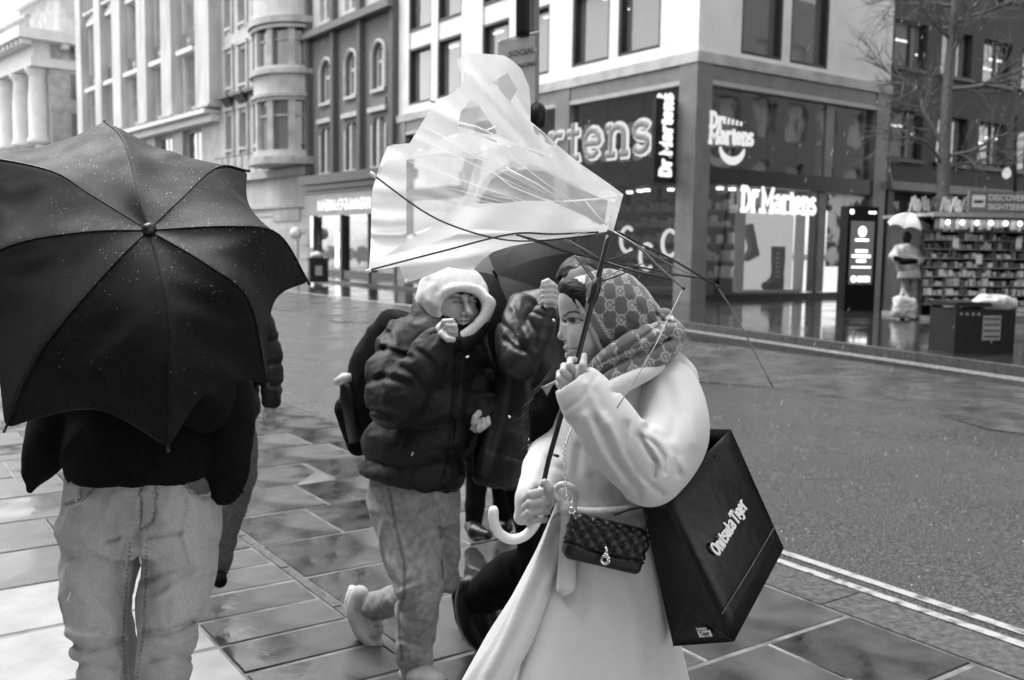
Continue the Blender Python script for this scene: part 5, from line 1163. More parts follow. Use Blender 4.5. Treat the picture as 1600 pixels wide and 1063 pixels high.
# ------------------------------------------------------------------ hooded man ducking behind the canopy
mn = root('person', G(650, 1060), 'young man in black puffer jacket and pale hood coughing into his fist', 'person')
MD = 3.45
S = SDF((640, 395, 785, 555), 3.2, 3.75, .004)
S.ell((707, 468, MD), (56, 59, 58), k=.01).ell((690, 505, MD+.02), (40, 32, 50), k=.03).ell((722, 512, MD-.03), (32, 22, 40), k=.03)
S.ell((724, 487, MD-.13), (38, 36, 64), rot=-12, k=.014, op='sub').ell((714, 484, MD-.02), (40, 46, 44), k=.01, op='sub')
S.chain([(681, 476, MD-.08), (690, 462, MD-.11), (705, 453, MD-.13), (727, 449, MD-.14), (746, 455, MD-.13), (760, 472, MD-.12), (759, 490, MD-.12), (748, 505, MD-.125), (730, 520, MD-.13), (712, 531, MD-.125), (697, 518, MD-.11), (685, 497, MD-.085), (681, 476, MD-.08)], [2.5, 2.8, 3, 3, 3, 3.4, 3.6, 3.6, 3.6, 3.4, 3, 2.6, 2.5], k=.02, n=3)
S.chain([(756, 455, MD-.09), (765, 475, MD-.09), (760, 498, MD-.09)], [4, 5, 4], k=.03)
S.disp(creases([([(668, 440), (662, 470), (672, 505)], 6, .006), ([(700, 415), (690, 430), (684, 455)], 5, .004), ([(735, 415), (752, 440)], 5, .004), ([(655, 480), (668, 520)], 5, .005)])); S.disp(lambda P_: -.004*np.clip(ridges(P_, (10, 10, 10)), 0, 1))
m_fleece = mat('pale grey hoodie fleece', .60, .70, 100, .9, .95, bump=.4, bscale=260, bdist=.002)
S.build('hood', m_fleece, mn, smooth_it=1)
S = SDF((670, 430, 775, 560), 3.22, 3.62, .0026); FD = MD-.02
S.ell((708, 478, FD), (34, 42, 38), rot=-6, k=.01).ell((716, 490, FD-.03), (28, 30, 24), rot=-8, k=.02).ell((722, 514, FD-.045), (12, 9, 10), k=.014)
S.ell((702, 490, FD-.055), (14, 13, 9), k=.02).ell((738, 489, FD-.045), (8, 11, 9), k=.02)                      # cheekbones
S.chain([(698, 464, FD-.072), (712, 462, FD-.090), (726, 465, FD-.098), (742, 463, FD-.075)], [5, 5, 5, 4], k=.012)    # brow
S.chain([(726, 469, FD-.092), (730, 480, FD-.108), (732.5, 488, FD-.120)], [3.2, 3.8, 4.8], k=.007).ell((725, 491, FD-.104), (4.5, 3.4, 4), k=.005).ell((736, 490, FD-.098), (3.5, 3.2, 4), k=.005)
for ex, dz_ in ((714, -.083), (737, -.074)):
    S.ell((ex, 472, FD+dz_-.012), (8, 4.6, 8), k=.007, op='sub').ell((ex, 473.5, FD+dz_+.012), (6.2, 4.6, 6), k=.003).chain([(ex-7, 470.5, FD+dz_+.003), (ex, 469.5, FD+dz_-.004), (ex+6, 471.5, FD+dz_+.002)], 1.8, k=.003)
S.chain([(715, 500.5, FD-.088), (724, 499, FD-.100), (733, 499.5, FD-.088)], [1.8, 2.4, 1.6], k=.004).chain([(716, 505, FD-.088), (724, 505.5, FD-.098), (731, 504, FD-.088)], [2, 2.8, 1.8], k=.004)
S.cap((703, 500, FD+.02), (690, 545, FD+.05), 28, 34, k=.02)
def mpaint(x, y, d, V):
    c = np.ones(len(x)); f = d < FD
    for pts, r, a in (([(703, 466), (712, 463.5), (721, 466)], 1.5, .55), ([(731, 465), (738, 463), (744, 465)], 1.4, .55), ([(707, 473), (714, 472), (721, 474)], 1.5, .6), ([(732, 473), (737, 472), (742, 473.5)], 1.4, .6), ([(715, 502.6), (724, 502.4), (732, 501.6)], 1.1, .5), ([(717, 506), (729, 505.5)], 1.6, .2), ([(727, 493.5), (736, 493)], .9, .4)): c *= 1-a*near(seg_d(x, y, pts), r, 1.2)*f
    return c
hd_ = S.build('head', m_skin, mn, paint=mpaint)
S = SDF((690, 440, 760, 480), 3.24, 3.6, .004); S.chain([(694, 462, FD-.06), (708, 454, FD-.09), (726, 452, FD-.098), (742, 456, FD-.085)], [4, 5, 5, 4], k=.008); S.cap((728, 452, FD-.095), (735, 461, FD-.095), 5, 2, k=.005).cap((716, 453, FD-.095), (722, 462, FD-.10), 5, 2, k=.005); S.disp(lambda P_: -.003*np.clip(ridges(P_, (80, 25, 25)), 0, 1)); S.build('hair', m_hair, hd_)
# jacket
S = SDF((540, 455, 800, 800), 3.0, 3.85, .0065)
baf = lambda n, a: (lambda th, v: a*(np.abs(np.sin(math.pi*(n*v+.06*np.sin(th*3)))))**.55)
S.loft([(482, 668, 738, 3.5, 42), (502, 638, 744, 3.5, 58), (530, 618, 748, 3.5, 70), (580, 596, 745, 3.5, 76), (640, 592, 736, 3.5, 80), (700, 580, 722, 3.5, 80), (745, 578, 712, 3.5, 74), (775, 592, 704, 3.5, 66)], k=.02, fold=baf(5, .030))
S.half((556, 730), (725, 766), 3.5, side=-1, k=.01)
S.chain([(632, 532, 3.40), (614, 585, 3.30), (618, 630, 3.21), (642, 600, 3.17), (680, 540, 3.18)], [34, 38, 36, 33, 25], k=.02, n=4)
S.chain([(724, 535, 3.50), (738, 590, 3.50), (752, 645, 3.42)], [29, 28, 24], k=.025, n=4)
S.chain([(658, 480, 3.47), (662, 500, 3.40), (690, 532, 3.34), (730, 530, 3.34), (752, 505, 3.40)], [14, 15, 14, 13, 12], k=.012, n=3)
S.cap((757, 652, 3.41), (753, 676, 3.40), 19, 20, k=.008, op='sub').cap((684, 534, 3.18), (698, 516, 3.18), 18, 19, k=.008, op='sub')
S.disp(creases([([(575, 555), (600, 545), (640, 560)], 5, .012), ([(572, 598), (600, 590), (640, 600)], 5, .012), ([(580, 640), (610, 645), (630, 660)], 5, .010), ([(628, 575), (650, 590), (660, 612)], 5, .010), ([(652, 548), (672, 562), (684, 580)], 4, .008), ([(735, 570), (760, 575), (790, 572)], 5, .012), ([(735, 608), (760, 612), (790, 606)], 5, .012),
                ([(716, 535), (712, 600), (706, 680), (692, 765)], 3, .010), ([(724, 560), (722, 620), (714, 690)], 4, -.005), ([(645, 640), (632, 690), (620, 720)], 2.5, .006), ([(620, 500), (610, 520), (600, 548)], 4, .006)], 3.5))
S.disp(lambda P_: -.009*np.clip(ridges(P_, (9, 14, 9), .6), 0, 1)-.003*np.clip(ridges(P_+5, (24, 30, 24), .6), 0, 1))
S.build('puffer_jacket', m_puff, mn, smooth_it=1)
mb = MB(); pts = [W(733, 558, 3.27)+np.array([0, 0, 0])]
tubes('chest_logo', m_opaque_w, mn, [([(728, 559, 3.265), (733, 557, 3.265)], 1.8)], 6)
# jeans and shoes
S = SDF((535, 735, 735, 1075), 3.25, 4.05, .006)
S.loft([(735, 582, 712, 3.52, 64), (775, 576, 716, 3.52, 66), (815, 586, 712, 3.52, 60)], k=.02)
S.chain([(634, 800, 3.48), (645, 860, 3.45), (655, 915, 3.40), (650, 970, 3.45), (648, 1040, 3.50)], [47, 42, 32, 27, 23], k=.02, n=4)
S.chain([(688, 800, 3.58), (694, 860, 3.57), (695, 905, 3.55)], [27, 21, 17], k=.015).chain([(695, 905, 3.55), (640, 930, 3.75), (585, 948, 3.88)], [19, 21, 19], k=.015)
S.disp(creases([([(625, 925), (650, 915), (685, 905)], 4, -.008), ([(618, 935), (645, 932), (680, 918)], 4, .010), ([(640, 800), (665, 790), (690, 785)], 4, .008), ([(655, 830), (672, 818)], 4, .006), ([(680, 785), (688, 850), (690, 905)], 3, .012), ([(630, 955), (660, 945)], 4, .006), ([(625, 1000), (655, 1010)], 4, .006), ([(628, 1025), (660, 1030)], 4, -.006), ([(612, 905), (622, 920)], 3, .006)], 3.6))
S.disp(lambda P_: -.012*np.clip(ridges(P_, (12, 8, 12), .8), 0, 1))
dn = lambda x, y, d, V: np.clip(.66+.22*pnoise(V*12)+.35*pnoise(V*55)-.35*near(np.abs(seg_d(x, y, [(608, 765), (620, 830), (632, 880), (632, 930), (622, 960), (628, 1030)])), 2.5, 2), .3, 1.3)
S.build('jeans', m_denim, mn, paint=dn, smooth_it=1)
tp5 = lambda x, y, d, V: np.where((seg_d(x, y, [(548, 925), (547, 955), (560, 990), (590, 1020)]) < 6) | (y > 1068), 1.0, .8)
S = SDF((535, 895, 640, 1040), 3.6, 4.1, .005)
S.chain([(562, 930, 3.88), (560, 955, 3.90), (572, 985, 3.90), (590, 1008, 3.89)], [15, 17, 16, 12], k=.015, n=3); S.cap((580, 945, 3.87), (588, 985, 3.87), 14, 12, k=.015); t1_ = S.build('trainer', m_shoe, mn, paint=tp5); tubes('sole', m_opaque_w, t1_, [([(551, 918, 3.90), (545, 938, 3.92), (547, 960, 3.925), (559, 990, 3.92), (575, 1010, 3.91), (594, 1022, 3.89)], [6, 7, 7, 6.5, 6, 5])], 10)
tubes('lace', mat('grey lace', .2, .3, 20, .8), t1_, [([(578+i*3, 962+i*9, 3.83), (592+i*2, 958+i*10, 3.83)], 1.2) for i in range(4)], 6)
S = SDF((600, 1010, 720, 1095), 3.2, 3.75, .005); S.chain([(638, 1052, 3.52), (660, 1055, 3.44), (684, 1062, 3.36)], [15, 17, 13], k=.015, n=3); S.build('trainer', m_shoe, mn, paint=tp5)
hand('hand', mn, (665, 490, 725, 550), 3.05, 3.32, [((696, 517, 3.17), (17, 16, 15), -20), ((686, 528, 3.18), (14, 14, 14), 0)],
     [([(690, 512, 3.15), (694, 503, 3.13), (706, 502, 3.125), (711, 508, 3.14)], [4.6, 4.6, 4.4, 4]), ([(692, 518, 3.145), (699, 509, 3.125), (710, 510, 3.12), (712, 516, 3.14)], [4.6, 4.6, 4.4, 4]), ([(694, 524, 3.145), (702, 517, 3.125), (711, 518, 3.125), (712, 523, 3.14)], [4.6, 4.5, 4.2, 3.8]), ([(696, 529, 3.15), (702, 525, 3.135), (709, 525, 3.135)], [4.4, 4.2, 4])],
     ([(690, 522, 3.13), (700, 530, 3.115), (708, 531, 3.115)], [6, 5, 4.4]), h=.0026)
hand('hand', mn, (728, 632, 780, 690), 3.28, 3.5, [((753, 655, 3.39), (14, 15, 13), 0)],
     [([(762, 652, 3.37), (763, 662, 3.355), (757, 668, 3.36)], [4.2, 4.2, 3.8]), ([(755, 656, 3.36), (755, 668, 3.35), (749, 673, 3.36)], [4.2, 4.2, 3.8]), ([(748, 658, 3.36), (747, 669, 3.35), (742, 673, 3.365)], [4.2, 4, 3.6]), ([(742, 657, 3.37), (740, 667, 3.36), (737, 670, 3.37)], [3.8, 3.6, 3.2])],
     ([(748, 646, 3.36), (743, 652, 3.345), (740, 660, 3.345)], [5.5, 5, 4.4]), h=.0026)
bk = root('backpack', W(575, 705, 3.75), 'black backpack with side bottle on the hooded man', 'backpack')
S = SDF((515, 470, 670, 725), 3.3, 4.0, .006)
S.chain([(618, 520, 3.76), (594, 575, 3.77), (584, 640, 3.76), (590, 682, 3.74)], [36, 44, 40, 28], k=.02, n=3); S.chain([(545, 640, 3.74), (560, 695, 3.72)], [20, 15], k=.02); S.disp(lambda P_: -.008*np.clip(ridges(P_, (8, 8, 8)), 0, 1)); S.build('pack_body', m_blk, bk)
S = SDF((600, 475, 670, 640), 3.2, 3.7, .005); S.chain([(618, 492, 3.62), (634, 500, 3.46), (648, 530, 3.39), (650, 570, 3.37), (640, 612, 3.40)], [8, 8, 8, 8, 7], k=.004, n=4); S.build('shoulder_strap', m_blk, bk)
bt = root('water_bottle', W(555, 690, 3.72), 'black bottle with pale cap in the backpack side pocket', 'bottle')
tubes('bottle_body', m_bagblk, bt, [([(541, 598, 3.70), (543, 608, 3.70), (546, 622, 3.70), (560, 690, 3.70)], [11, 12, 16, 15])], 14); tubes('bottle_cap', mat('frosted cap', .45, .6, 20, .4), bt, [([(523, 598, 3.69), (538, 592, 3.69), (549, 589, 3.69)], [5, 9.5, 6]), ([(534, 591, 3.69), (541, 597, 3.70)], [10, 11])], 12)
tubes('bottle_ring', m_chrome, bt, [([(530, 606, 3.688), (540, 602, 3.684), (551, 597, 3.688)], 1.8)], 8)
# ------------------------------------------------------------------ man behind the black umbrella
um = root('person', G(215, 1330), 'man in pale blue jeans hidden behind the big black umbrella', 'person')
UD = 2.60
S = SDF((70, 715, 370, 1330), 2.3, 3.0, .005)
S.loft([(712, 116, 338, UD, 72), (745, 111, 338, UD, 74), (790, 104, 340, UD, 80), (838, 100, 336, UD, 78), (858, 106, 328, UD, 60)], k=.03)
S.chain([(157, 850, UD), (154, 905, UD), (155, 965, UD-.02), (166, 1030, UD), (176, 1100, UD+.03), (182, 1290, UD+.06)], [50, 48, 42, 38, 36, 30], k=.012, n=4)
S.chain([(280, 850, UD), (276, 905, UD), (263, 965, UD-.04), (256, 1030, UD-.02), (252, 1100, UD+.02), (250, 1290, UD+.06)], [50, 48, 40, 34, 32, 28], k=.012, n=4)
S.ell((213, 985, UD), (8, 122, 120), rot=4, k=.012, op='sub').ell((212, 1150, UD), (26, 130, 120), k=.01, op='sub')
S.disp(creases([([(226, 840), (250, 836), (282, 832)], 4, 0.0136), ([(215, 838), (190, 838), (165, 845)], 4, 0.0119), ([(286, 835), (292, 855), (300, 880)], 6, -0.0102), ([(230, 905), (262, 890), (300, 880)], 7, 0.0102), ([(245, 935), (290, 905), (330, 890)], 7, -0.0102),
                ([(110, 1005), (135, 1015), (165, 1008), (190, 1000)], 6, 0.0170), ([(105, 990), (130, 998), (160, 992)], 6, -0.0136), ([(115, 1040), (150, 1030), (180, 1040)], 7, 0.0136), ([(225, 985), (258, 990), (300, 972)], 6, 0.0170), ([(232, 1000), (265, 1008), (302, 995)], 6, -0.0136), ([(235, 1030), (262, 1022), (298, 1030)], 6, 0.0136), ([(195, 845), (188, 870), (190, 890)], 5, 0.0085), ([(218, 842), (216, 870), (208, 930)], 3, 0.0102),
                ([(104, 790), (128, 783), (148, 762), (154, 745)], 2, 0.0068), ([(284, 752), (294, 770), (315, 780), (341, 776)], 2.5, 0.0085), ([(219, 748), (219, 828), (236, 818), (244, 800), (244, 750)], 1.5, 0.0051)], 2.62))
S.disp(lambda P_: -.013*np.clip(ridges(P_, (9, 6, 9), .8), 0, 1)-.004*np.clip(ridges(P_+9, (26, 16, 26), .8), 0, 1))
def jean_paint(x, y, d, V):
    c = np.clip(.86+.22*pnoise(V*5)+.10*pnoise(V*28), .55, 1.25)
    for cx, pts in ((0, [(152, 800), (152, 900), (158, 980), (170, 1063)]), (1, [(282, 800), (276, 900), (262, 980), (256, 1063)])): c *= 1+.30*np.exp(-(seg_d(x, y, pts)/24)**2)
    for pts in ([(104, 788), (126, 781), (146, 762), (152, 742)], [(286, 748), (297, 768), (317, 778), (342, 774)], [(220, 745), (220, 828), (236, 818), (243, 800), (243, 745)], [(105, 755), (128, 752), (126, 778)]):
        dd = seg_d(x, y, pts); c = np.where(dd < 1.4, c*.42, c); c = np.where((np.abs(dd-3.4) < .9) & (np.mod(x+y, 5) < 3.2), c*.62, c)
    for pts in ([(204, 850), (197, 920), (192, 990), (196, 1063)], [(229, 850), (228, 920), (224, 990), (214, 1063)]): dd = seg_d(x, y, pts); c = np.where((dd < 2.2) & (np.mod(y, 7) < 3.6), c*.5, c); c = np.where(np.abs(dd-4) < 1, c*1.15, c)
    c *= 1-.35*near(seg_d(x, y, [(218, 832), (214, 850)]), 7, 8)  # crease shade at the crotch, painted into the tint
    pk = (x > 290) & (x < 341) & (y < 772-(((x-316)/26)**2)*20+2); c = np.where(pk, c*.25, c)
    return c
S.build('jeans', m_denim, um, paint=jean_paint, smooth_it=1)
S = SDF((20, 420, 400, 800), 2.3, 3.0, .008)
S.loft([(470, 190, 270, UD+.06, 40), (500, 135, 325, UD+.05, 66), (560, 110, 345, UD+.04, 82), (640, 108, 350, UD+.03, 86), (720, 106, 346, UD+.0, 86), (748, 112, 340, UD+.0, 84)], k=.03)
S.chain([(140, 520, UD+.05), (112, 620, UD+.05), (78, 690, UD), (58, 735, UD-.02)], [42, 40, 34, 20], k=.02, n=3).cap((58, 735, UD-.02), (47, 766, UD-.03), 16, 6, k=.02)
S.chain([(318, 520, UD+.05), (352, 620, UD+.04), (356, 700, UD), (350, 762, UD-.02)], [42, 40, 34, 24], k=.02, n=3)
S.disp(lambda P_: -.008*np.clip(ridges(P_, (8, 8, 8)), 0, 1)); S.build('jacket', m_blk, um)
tubes('toggle', m_blk, um, [([(362, 772, 2.55), (372, 774, 2.54), (381, 768, 2.54), (376, 763, 2.54), (364, 770, 2.55)], 1.3)], 6)
S = SDF((140, 340, 300, 500), 2.45, 2.95, .006); S.ell((225, 425, UD+.1), (44, 58, 50)).ell((225, 440, UD+.06), (34, 44, 44), k=.02).cap((228, 460, UD+.1), (228, 500, UD+.1), 28, 32, k=.02).ell((225, 430, UD+.02), (8, 10, 10), k=.01); hdu = S.build('head', m_skin, um, paint=lambda x, y, d, V: np.ones(len(x)))
S = SDF((165, 350, 290, 440), 2.5, 2.95, .006); S.ell((225, 415, UD+.12), (48, 54, 52)).half((160, 425), (300, 425), UD, side=-1); S.build('hair', m_hair, hdu)
S = SDF((60, 1270, 340, 1345), 2.2, 2.95, .008)
for x in (182, 250): S.chain([(x, 1300, UD+.06), (x-2, 1312, UD-.02), (x-4, 1316, UD-.12)], [22, 22, 18], k=.03)
S.build('trainers', m_shoe, um, paint=lambda x, y, d, V: np.ones(len(x)))
hand('hand', um, (205, 520, 265, 600), 2.30, 2.55, [((234, 560, 2.43), (17, 20, 14), 0)], [([(246, 548+10*i, 2.42), (240, 546+10*i, 2.385), (226, 547+10*i, 2.385), (221, 552+10*i, 2.41)], [6.5, 6.5, 6.5, 5.5]) for i in range(4)], ([(240, 545, 2.4), (232, 540, 2.385), (226, 542, 2.39)], [7, 6, 5]), h=.003)
S = SDF((205, 500, 370, 680), 2.3, 2.8, .008); S.chain([(335, 560, UD+.02), (320, 640, 2.52), (260, 585, 2.45), (245, 570, 2.44)], [38, 34, 27, 24], k=.02, n=3); S.build('sleeve', m_blk, um)
# the umbrella itself
uo = root('black_umbrella', W(234, 560, 2.42), 'large wet black umbrella tilted towards the viewer at left', 'umbrella')
AP = (232.5, 360, 2.13)
tips = [[(205, 262), (200, 242), (164, 190)], [(280, 314), (339, 262), (387, 267)], [(361, 354), (434, 366), (482, 442)], [(324, 414), (389, 470), (418, 600)], [(257, 462), (264, 575), (263, 702)], [(169, 423), (62, 552), (8, 671)], [(130, 363), (10, 386), (-95, 452)], [(141, 304), (73, 265), (-78, 236)]]
def tdep(x, y): return 2.34+math.tan(R_(39))*((446-y)/FPX*2.34)-math.tan(R_(6))*((x-200)/FPX*2.34)
ribc = []
for t in tips:
    p3 = t[2]; dt = tdep(*p3); pts = [AP]
    L_ = [math.hypot(p[0]-AP[0], p[1]-AP[1]) for p in t]
    for p, l in zip(t, L_): f = l/L_[-1]; pts.append((p[0], p[1], AP[2]+(dt-AP[2])*f-.075*math.sin(math.pi*f) if l < L_[-1] else dt))
    if tips.index(t) == 0: pts = [AP, (214, 300, 2.20), (203, 250, 2.32), (188, 212, 2.46), (164, 190, dt)]
    sp = np.array(spline(pts, 8)); ln_ = np.concatenate([[0], np.cumsum(np.linalg.norm(np.diff([cl(*q) for q in sp], axis=0), axis=1))]); u = np.linspace(0, ln_[-1], 25)
    ribc.append(np.stack([np.interp(u, ln_, sp[:, i]) for i in range(3)], 1))
NR, NA = 24, 16; V3 = []; ring = {}
axis_c = np.mean([cl(*r[-1]) for r in ribc], axis=0); apx = cl(*AP); axd = (apx-axis_c)/np.linalg.norm(apx-axis_c)
for i in range(8):
    a_, b_ = ribc[i], ribc[(i+1) % 8]
    for j in range(NR+1):
        for k in range(NA):
            t = k/NA; f = j/NR; sag = math.sin(math.pi*t)
            fj = f*(1-(.09 if i in (3, 4, 5) else .13)*sag*f*f); x = fj*NR; q0 = int(min(x, NR-1)); fr_ = x-q0
            pa = cl(*(a_[q0]*(1-fr_)+a_[q0+1]*fr_)); pb = cl(*(b_[q0]*(1-fr_)+b_[q0+1]*fr_)); p = pa*(1-t)+pb*t
            p = p+(axis_c-p)*(.10*sag*f*(1-f*.5))                                   # taut panel dips between the ribs
            V3.append(p)
V3 = np.array(V3); wr = np.zeros(len(V3)); fr_ = np.tile(np.repeat(np.linspace(0, 1, NR+1), NA), 8)
q = V3*np.array([6, 6, 6]); wr = .022*(np.clip(ridges(V3, (5, 9, 5), .8), 0, 1)-.5)*fr_*np.tile(np.sin(np.pi*np.arange(NA)/NA), 8*(NR+1))
V3 = V3+axd*wr[:, None]
gi = lambda i, j, k: (i % 8)*(NR+1)*NA+j*NA+k
fs = []
for i in range(8):
    for j in range(NR):
        for k in range(NA):
            a = gi(i, j, k); b = gi(i, j+1, k); c, e = (gi(i, j+1, k+1), gi(i, j, k+1)) if k < NA-1 else (gi(i+1, j+1, 0), gi(i+1, j, 0)); fs.append((a, b, c, e))
m_umb = mat('wet black umbrella cloth', .003, .006, 50, .5, .68, bump=.25, bscale=300, bdist=.001, rscale=5, spec=.15)
can = raw('canopy', to_world(V3), fs, m_umb, uo, smooth=True); md = can.modifiers.new('thick', 'SOLIDIFY'); md.thickness = .0015
md = can.modifiers.new('sub', 'SUBSURF'); md.levels = 1; md.render_levels = 1
for i, r in enumerate(ribc):
    tubes('rib', m_bmetal, uo, [([(x, y, d+.008) for x, y, d in r], 2.0)], 6); tubes('seam', m_umb, uo, [([(x, y, d-.002) for x, y, d in r], 1.4)], 6); e = r[-1]; e0 = r[-2]; tubes('rib_tip', m_bmetal, uo, [([tuple(e), tuple(e+(e-e0)*.35)], [2.6, 2.2])], 8)
mb = MB(); c = to_world(apx+axd*.004); aw = to_world(apx+axd)-to_world(apx); mb.tube([c-aw*.004, c+aw*.004, c+aw*.010, c+aw*.013], [.016, .015, .012, .005], 16); mb.build('hub_cap', m_bmetal, uo, True)
mb = MB(); hw = W(234, 575, 2.42); mb.tube([c, to_world(apx-axd*.2), hw], .006, 10); mb.build('shaft', m_bmetal, uo, True); mb = MB(); mb.tube([hw-np.array([0, 0, .05])+aw*.03, hw+aw*.04], .014, 12); mb.build('handle', m_bmetal, uo, True)
# raindrops beaded on the cloth
mb = MB(); nV = np.cross(V3[[f[1] for f in fs]]-V3[[f[0] for f in fs]], V3[[f[3] for f in fs]]-V3[[f[0] for f in fs]])
cand = [i for i, f in enumerate(fs) if V3[f[0]][2] < 2.75]
for _ in range(3200):
    i = rnd.choice(cand); f = fs[i]; u, v = rnd.random(), rnd.random(); p = (V3[f[0]]*(1-u)+V3[f[1]]*u)*(1-v)+(V3[f[3]]*(1-u)+V3[f[2]]*u)*v
    n = nV[i]/(np.linalg.norm(nV[i])+1e-9); n = n if n[2] < 0 else -n; x_, y_ = 800+p[0]/p[2]*FPX, 531.5-p[1]/p[2]*FPX
    if rnd.random() > (1.0 if y_ < 460 else .25): continue
    r = rnd.choice((.0006, .0008, .0008, .0010, .0012, .0016)); t1 = np.cross(n, [0, 1, .3]); t1 /= np.linalg.norm(t1); t2 = np.cross(n, t1); p = p+n*.001; el = rnd.uniform(1, 1.6)
    pts = [p+n*r*.9]+[p+(t1*math.cos(a)+t2*math.sin(a)*el)*r+n*r*.1 for a in [k*math.pi/3 for k in range(6)]]
    mb.add([to_world(z) for z in pts], [(0, 1+k, 1+(k+1) % 6) for k in range(6)])
m_drop = mat('rain drop', .03, .06, 50, .06, spec=.8); o = mb.build('water_drops', m_drop, uo, True); o['kind'] = 'stuff'
# ------------------------------------------------------------------ person walking behind him
p5 = root('person', G(350, 925), 'person in dark puffer jacket half hidden behind the man with the black umbrella', 'person'); QD = 4.15
S = SDF((290, 430, 450, 780), 3.85, 4.5, .008)
S.loft([(470, 330, 375, QD, 30), (492, 312, 405, QD, 44), (540, 305, 412, QD, 48), (600, 302, 400, QD, 48), (650, 306, 396, QD, 46), (664, 312, 392, QD, 42)], k=.02, fold=baf(4, .016)); S.chain([(404, 498, QD), (420, 555, QD), (424, 625, QD-.04)], [19, 18, 14], k=.02, n=4)
S.disp(creases([([(395, 535), (440, 530)], 4, .010), ([(400, 570), (445, 568)], 4, .010), ([(405, 605), (445, 602)], 4, .010)])); S.disp(lambda P_: -.007*np.clip(ridges(P_, (12, 12, 12)), 0, 1)); S.build('puffer_jacket', m_puff, p5, smooth_it=1)
hand('hand', p5, (400, 622, 445, 680), 3.98, 4.25, [((422, 643, QD-.05), (9, 11, 8), 0)], [([(427-3.6*i, 648, QD-.055), (428-4*i, 657+i, QD-.06), (426-4*i, 663+i*.5, QD-.055)], [3, 2.9, 2.5]) for i in range(4)], ([(415, 645, QD-.06), (413, 653, QD-.07), (416, 660, QD-.07)], [3.4, 3, 2.6]), h=.0035, tint=.7)
S = SDF((290, 630, 420, 935), 3.9, 4.5, .008); S.chain([(368, 665, QD), (372, 740, QD-.03), (352, 820, QD), (340, 890, QD+.05)], [28, 26, 20, 16], k=.02, n=3).chain([(335, 665, QD), (325, 760, QD+.05), (320, 880, QD+.1)], [26, 22, 16], k=.02); S.disp(lambda P_: -.008*np.clip(ridges(P_, (10, 8, 10)), 0, 1)); S.build('trousers', mat('grey trousers', .07, .12, 60, .9), p5)
S = SDF((290, 870, 400, 945), 3.85, 4.45, .008); S.chain([(340, 898, QD+.05), (344, 908, QD-.05)], [13, 11], k=.02).chain([(320, 890, QD+.1), (322, 902, QD)], [13, 11], k=.02); S.build('shoes', m_blk, p5)
S = SDF((310, 360, 400, 500), 3.95, 4.45, .007); S.ell((352, 430, QD), (30, 40, 34)).cap((352, 455, QD), (352, 490, QD), 18, 22, k=.02).ell((352, 436, QD-.08), (5, 7, 6), k=.01); hp = S.build('head', m_skin, p5, paint=lambda x, y, d, V: np.ones(len(x)))
S = SDF((310, 370, 400, 450), 3.95, 4.45, .007); S.ell((352, 424, QD+.02), (34, 40, 38)).half((300, 420), (400, 420), QD, side=-1); S.build('hair', m_hair, hp)
# ------------------------------------------------------------------ people behind
def dome_umbrella(name, label, apex, axis, rad, dep, mats, shaft_len, m_sh, group=None, cat='umbrella'):
    """open umbrella: apex (world), axis pointing out of the top"""
    a = np.array(axis, float); a /= np.linalg.norm(a); t1 = np.cross(a, [.3, .2, .9]); t1 /= np.linalg.norm(t1); t2 = np.cross(a, t1); r = root(name, apex-a*shaft_len, label, cat, group)
    for i in range(8):
        v = []; f = []; n, m = 8, 6
        for j in range(n+1):
            for k in range(m+1):
                t = k/m; an = (i+t)*math.pi/4; fr = j/n*(1-.10*math.sin(math.pi*t)*(j/n)**2); rr = rad*math.sin(fr*1.25)/math.sin(1.25)*(1-.05*math.sin(math.pi*t)); h = dep*(1-math.cos(fr*1.25))/(1-math.cos(1.25))
                v.append(apex-a*h+(t1*math.cos(an)+t2*math.sin(an))*rr)
        for j in range(n):
            for k in range(m): q = j*(m+1)+k; f.append((q, q+1, q+m+2, q+m+1))
        raw('canopy_panel', v, f, mats[i % len(mats)], r, True)
        mb = MB(); an = i*math.pi/4; mb.tube([apex-a*(.004+dep*(1-math.cos(q*1.25))/(1-math.cos(1.25)))+(t1*math.cos(an)+t2*math.sin(an))*rad*math.sin(q*1.25)/math.sin(1.25) for q in [0, .25, .5, .75, 1]], .0025, 5); mb.build('rib', m_bmetal, r)
    mb = MB(); mb.tube([apex+a*.04, apex-a*shaft_len], .006, 8); mb.build('shaft', m_sh, r); mb = MB(); mb.tube([apex-a*shaft_len, apex-a*(shaft_len+.1)], .014, 8); mb.build('handle', m_sh, r)
    return r
P3 = 3.42
p3 = root('person', G(840, 1075), 'person in worn leather jacket with raised arm behind the woman', 'person')
S = SDF((700, 430, 960, 780), 3.1, 3.85, .0065)
S.loft([(455, 815, 905, P3+.05, 36), (480, 795, 930, P3+.05, 56), (540, 782, 935, P3+.05, 66), (620, 770, 925, P3+.05, 72), (690, 748, 915, P3+.04, 78), (752, 738, 905, P3+.04, 84)], k=.02, fold=lambda th, v: .008*np.sin(th*9)*np.clip(1-v*1.5, 0, 1))
S.disp(creases([([(800, 590), (790, 660), (765, 740)], 5, .010), ([(830, 600), (838, 680), (850, 745)], 6, .010), ([(770, 640), (752, 735)], 4, -.008), ([(738, 690), (770, 705), (840, 725)], 4, .006)], 3.5)); S.disp(lambda P_: -.008*np.clip(ridges(P_, (10, 6, 10)), 0, 1)); S.build('leather_coat', m_leather, p3, smooth_it=1)
S = SDF((760, 430, 900, 610), 3.0, 3.6, .005)
S.chain([(816, 482, 3.34), (803, 530, 3.26), (812, 568, 3.20), (832, 535, 3.17), (852, 492, 3.17)], [24, 26, 24, 22, 18], k=.015, n=4); S.cap((853, 488, 3.17), (858, 470, 3.17), 15, 15, k=.006, op='sub')
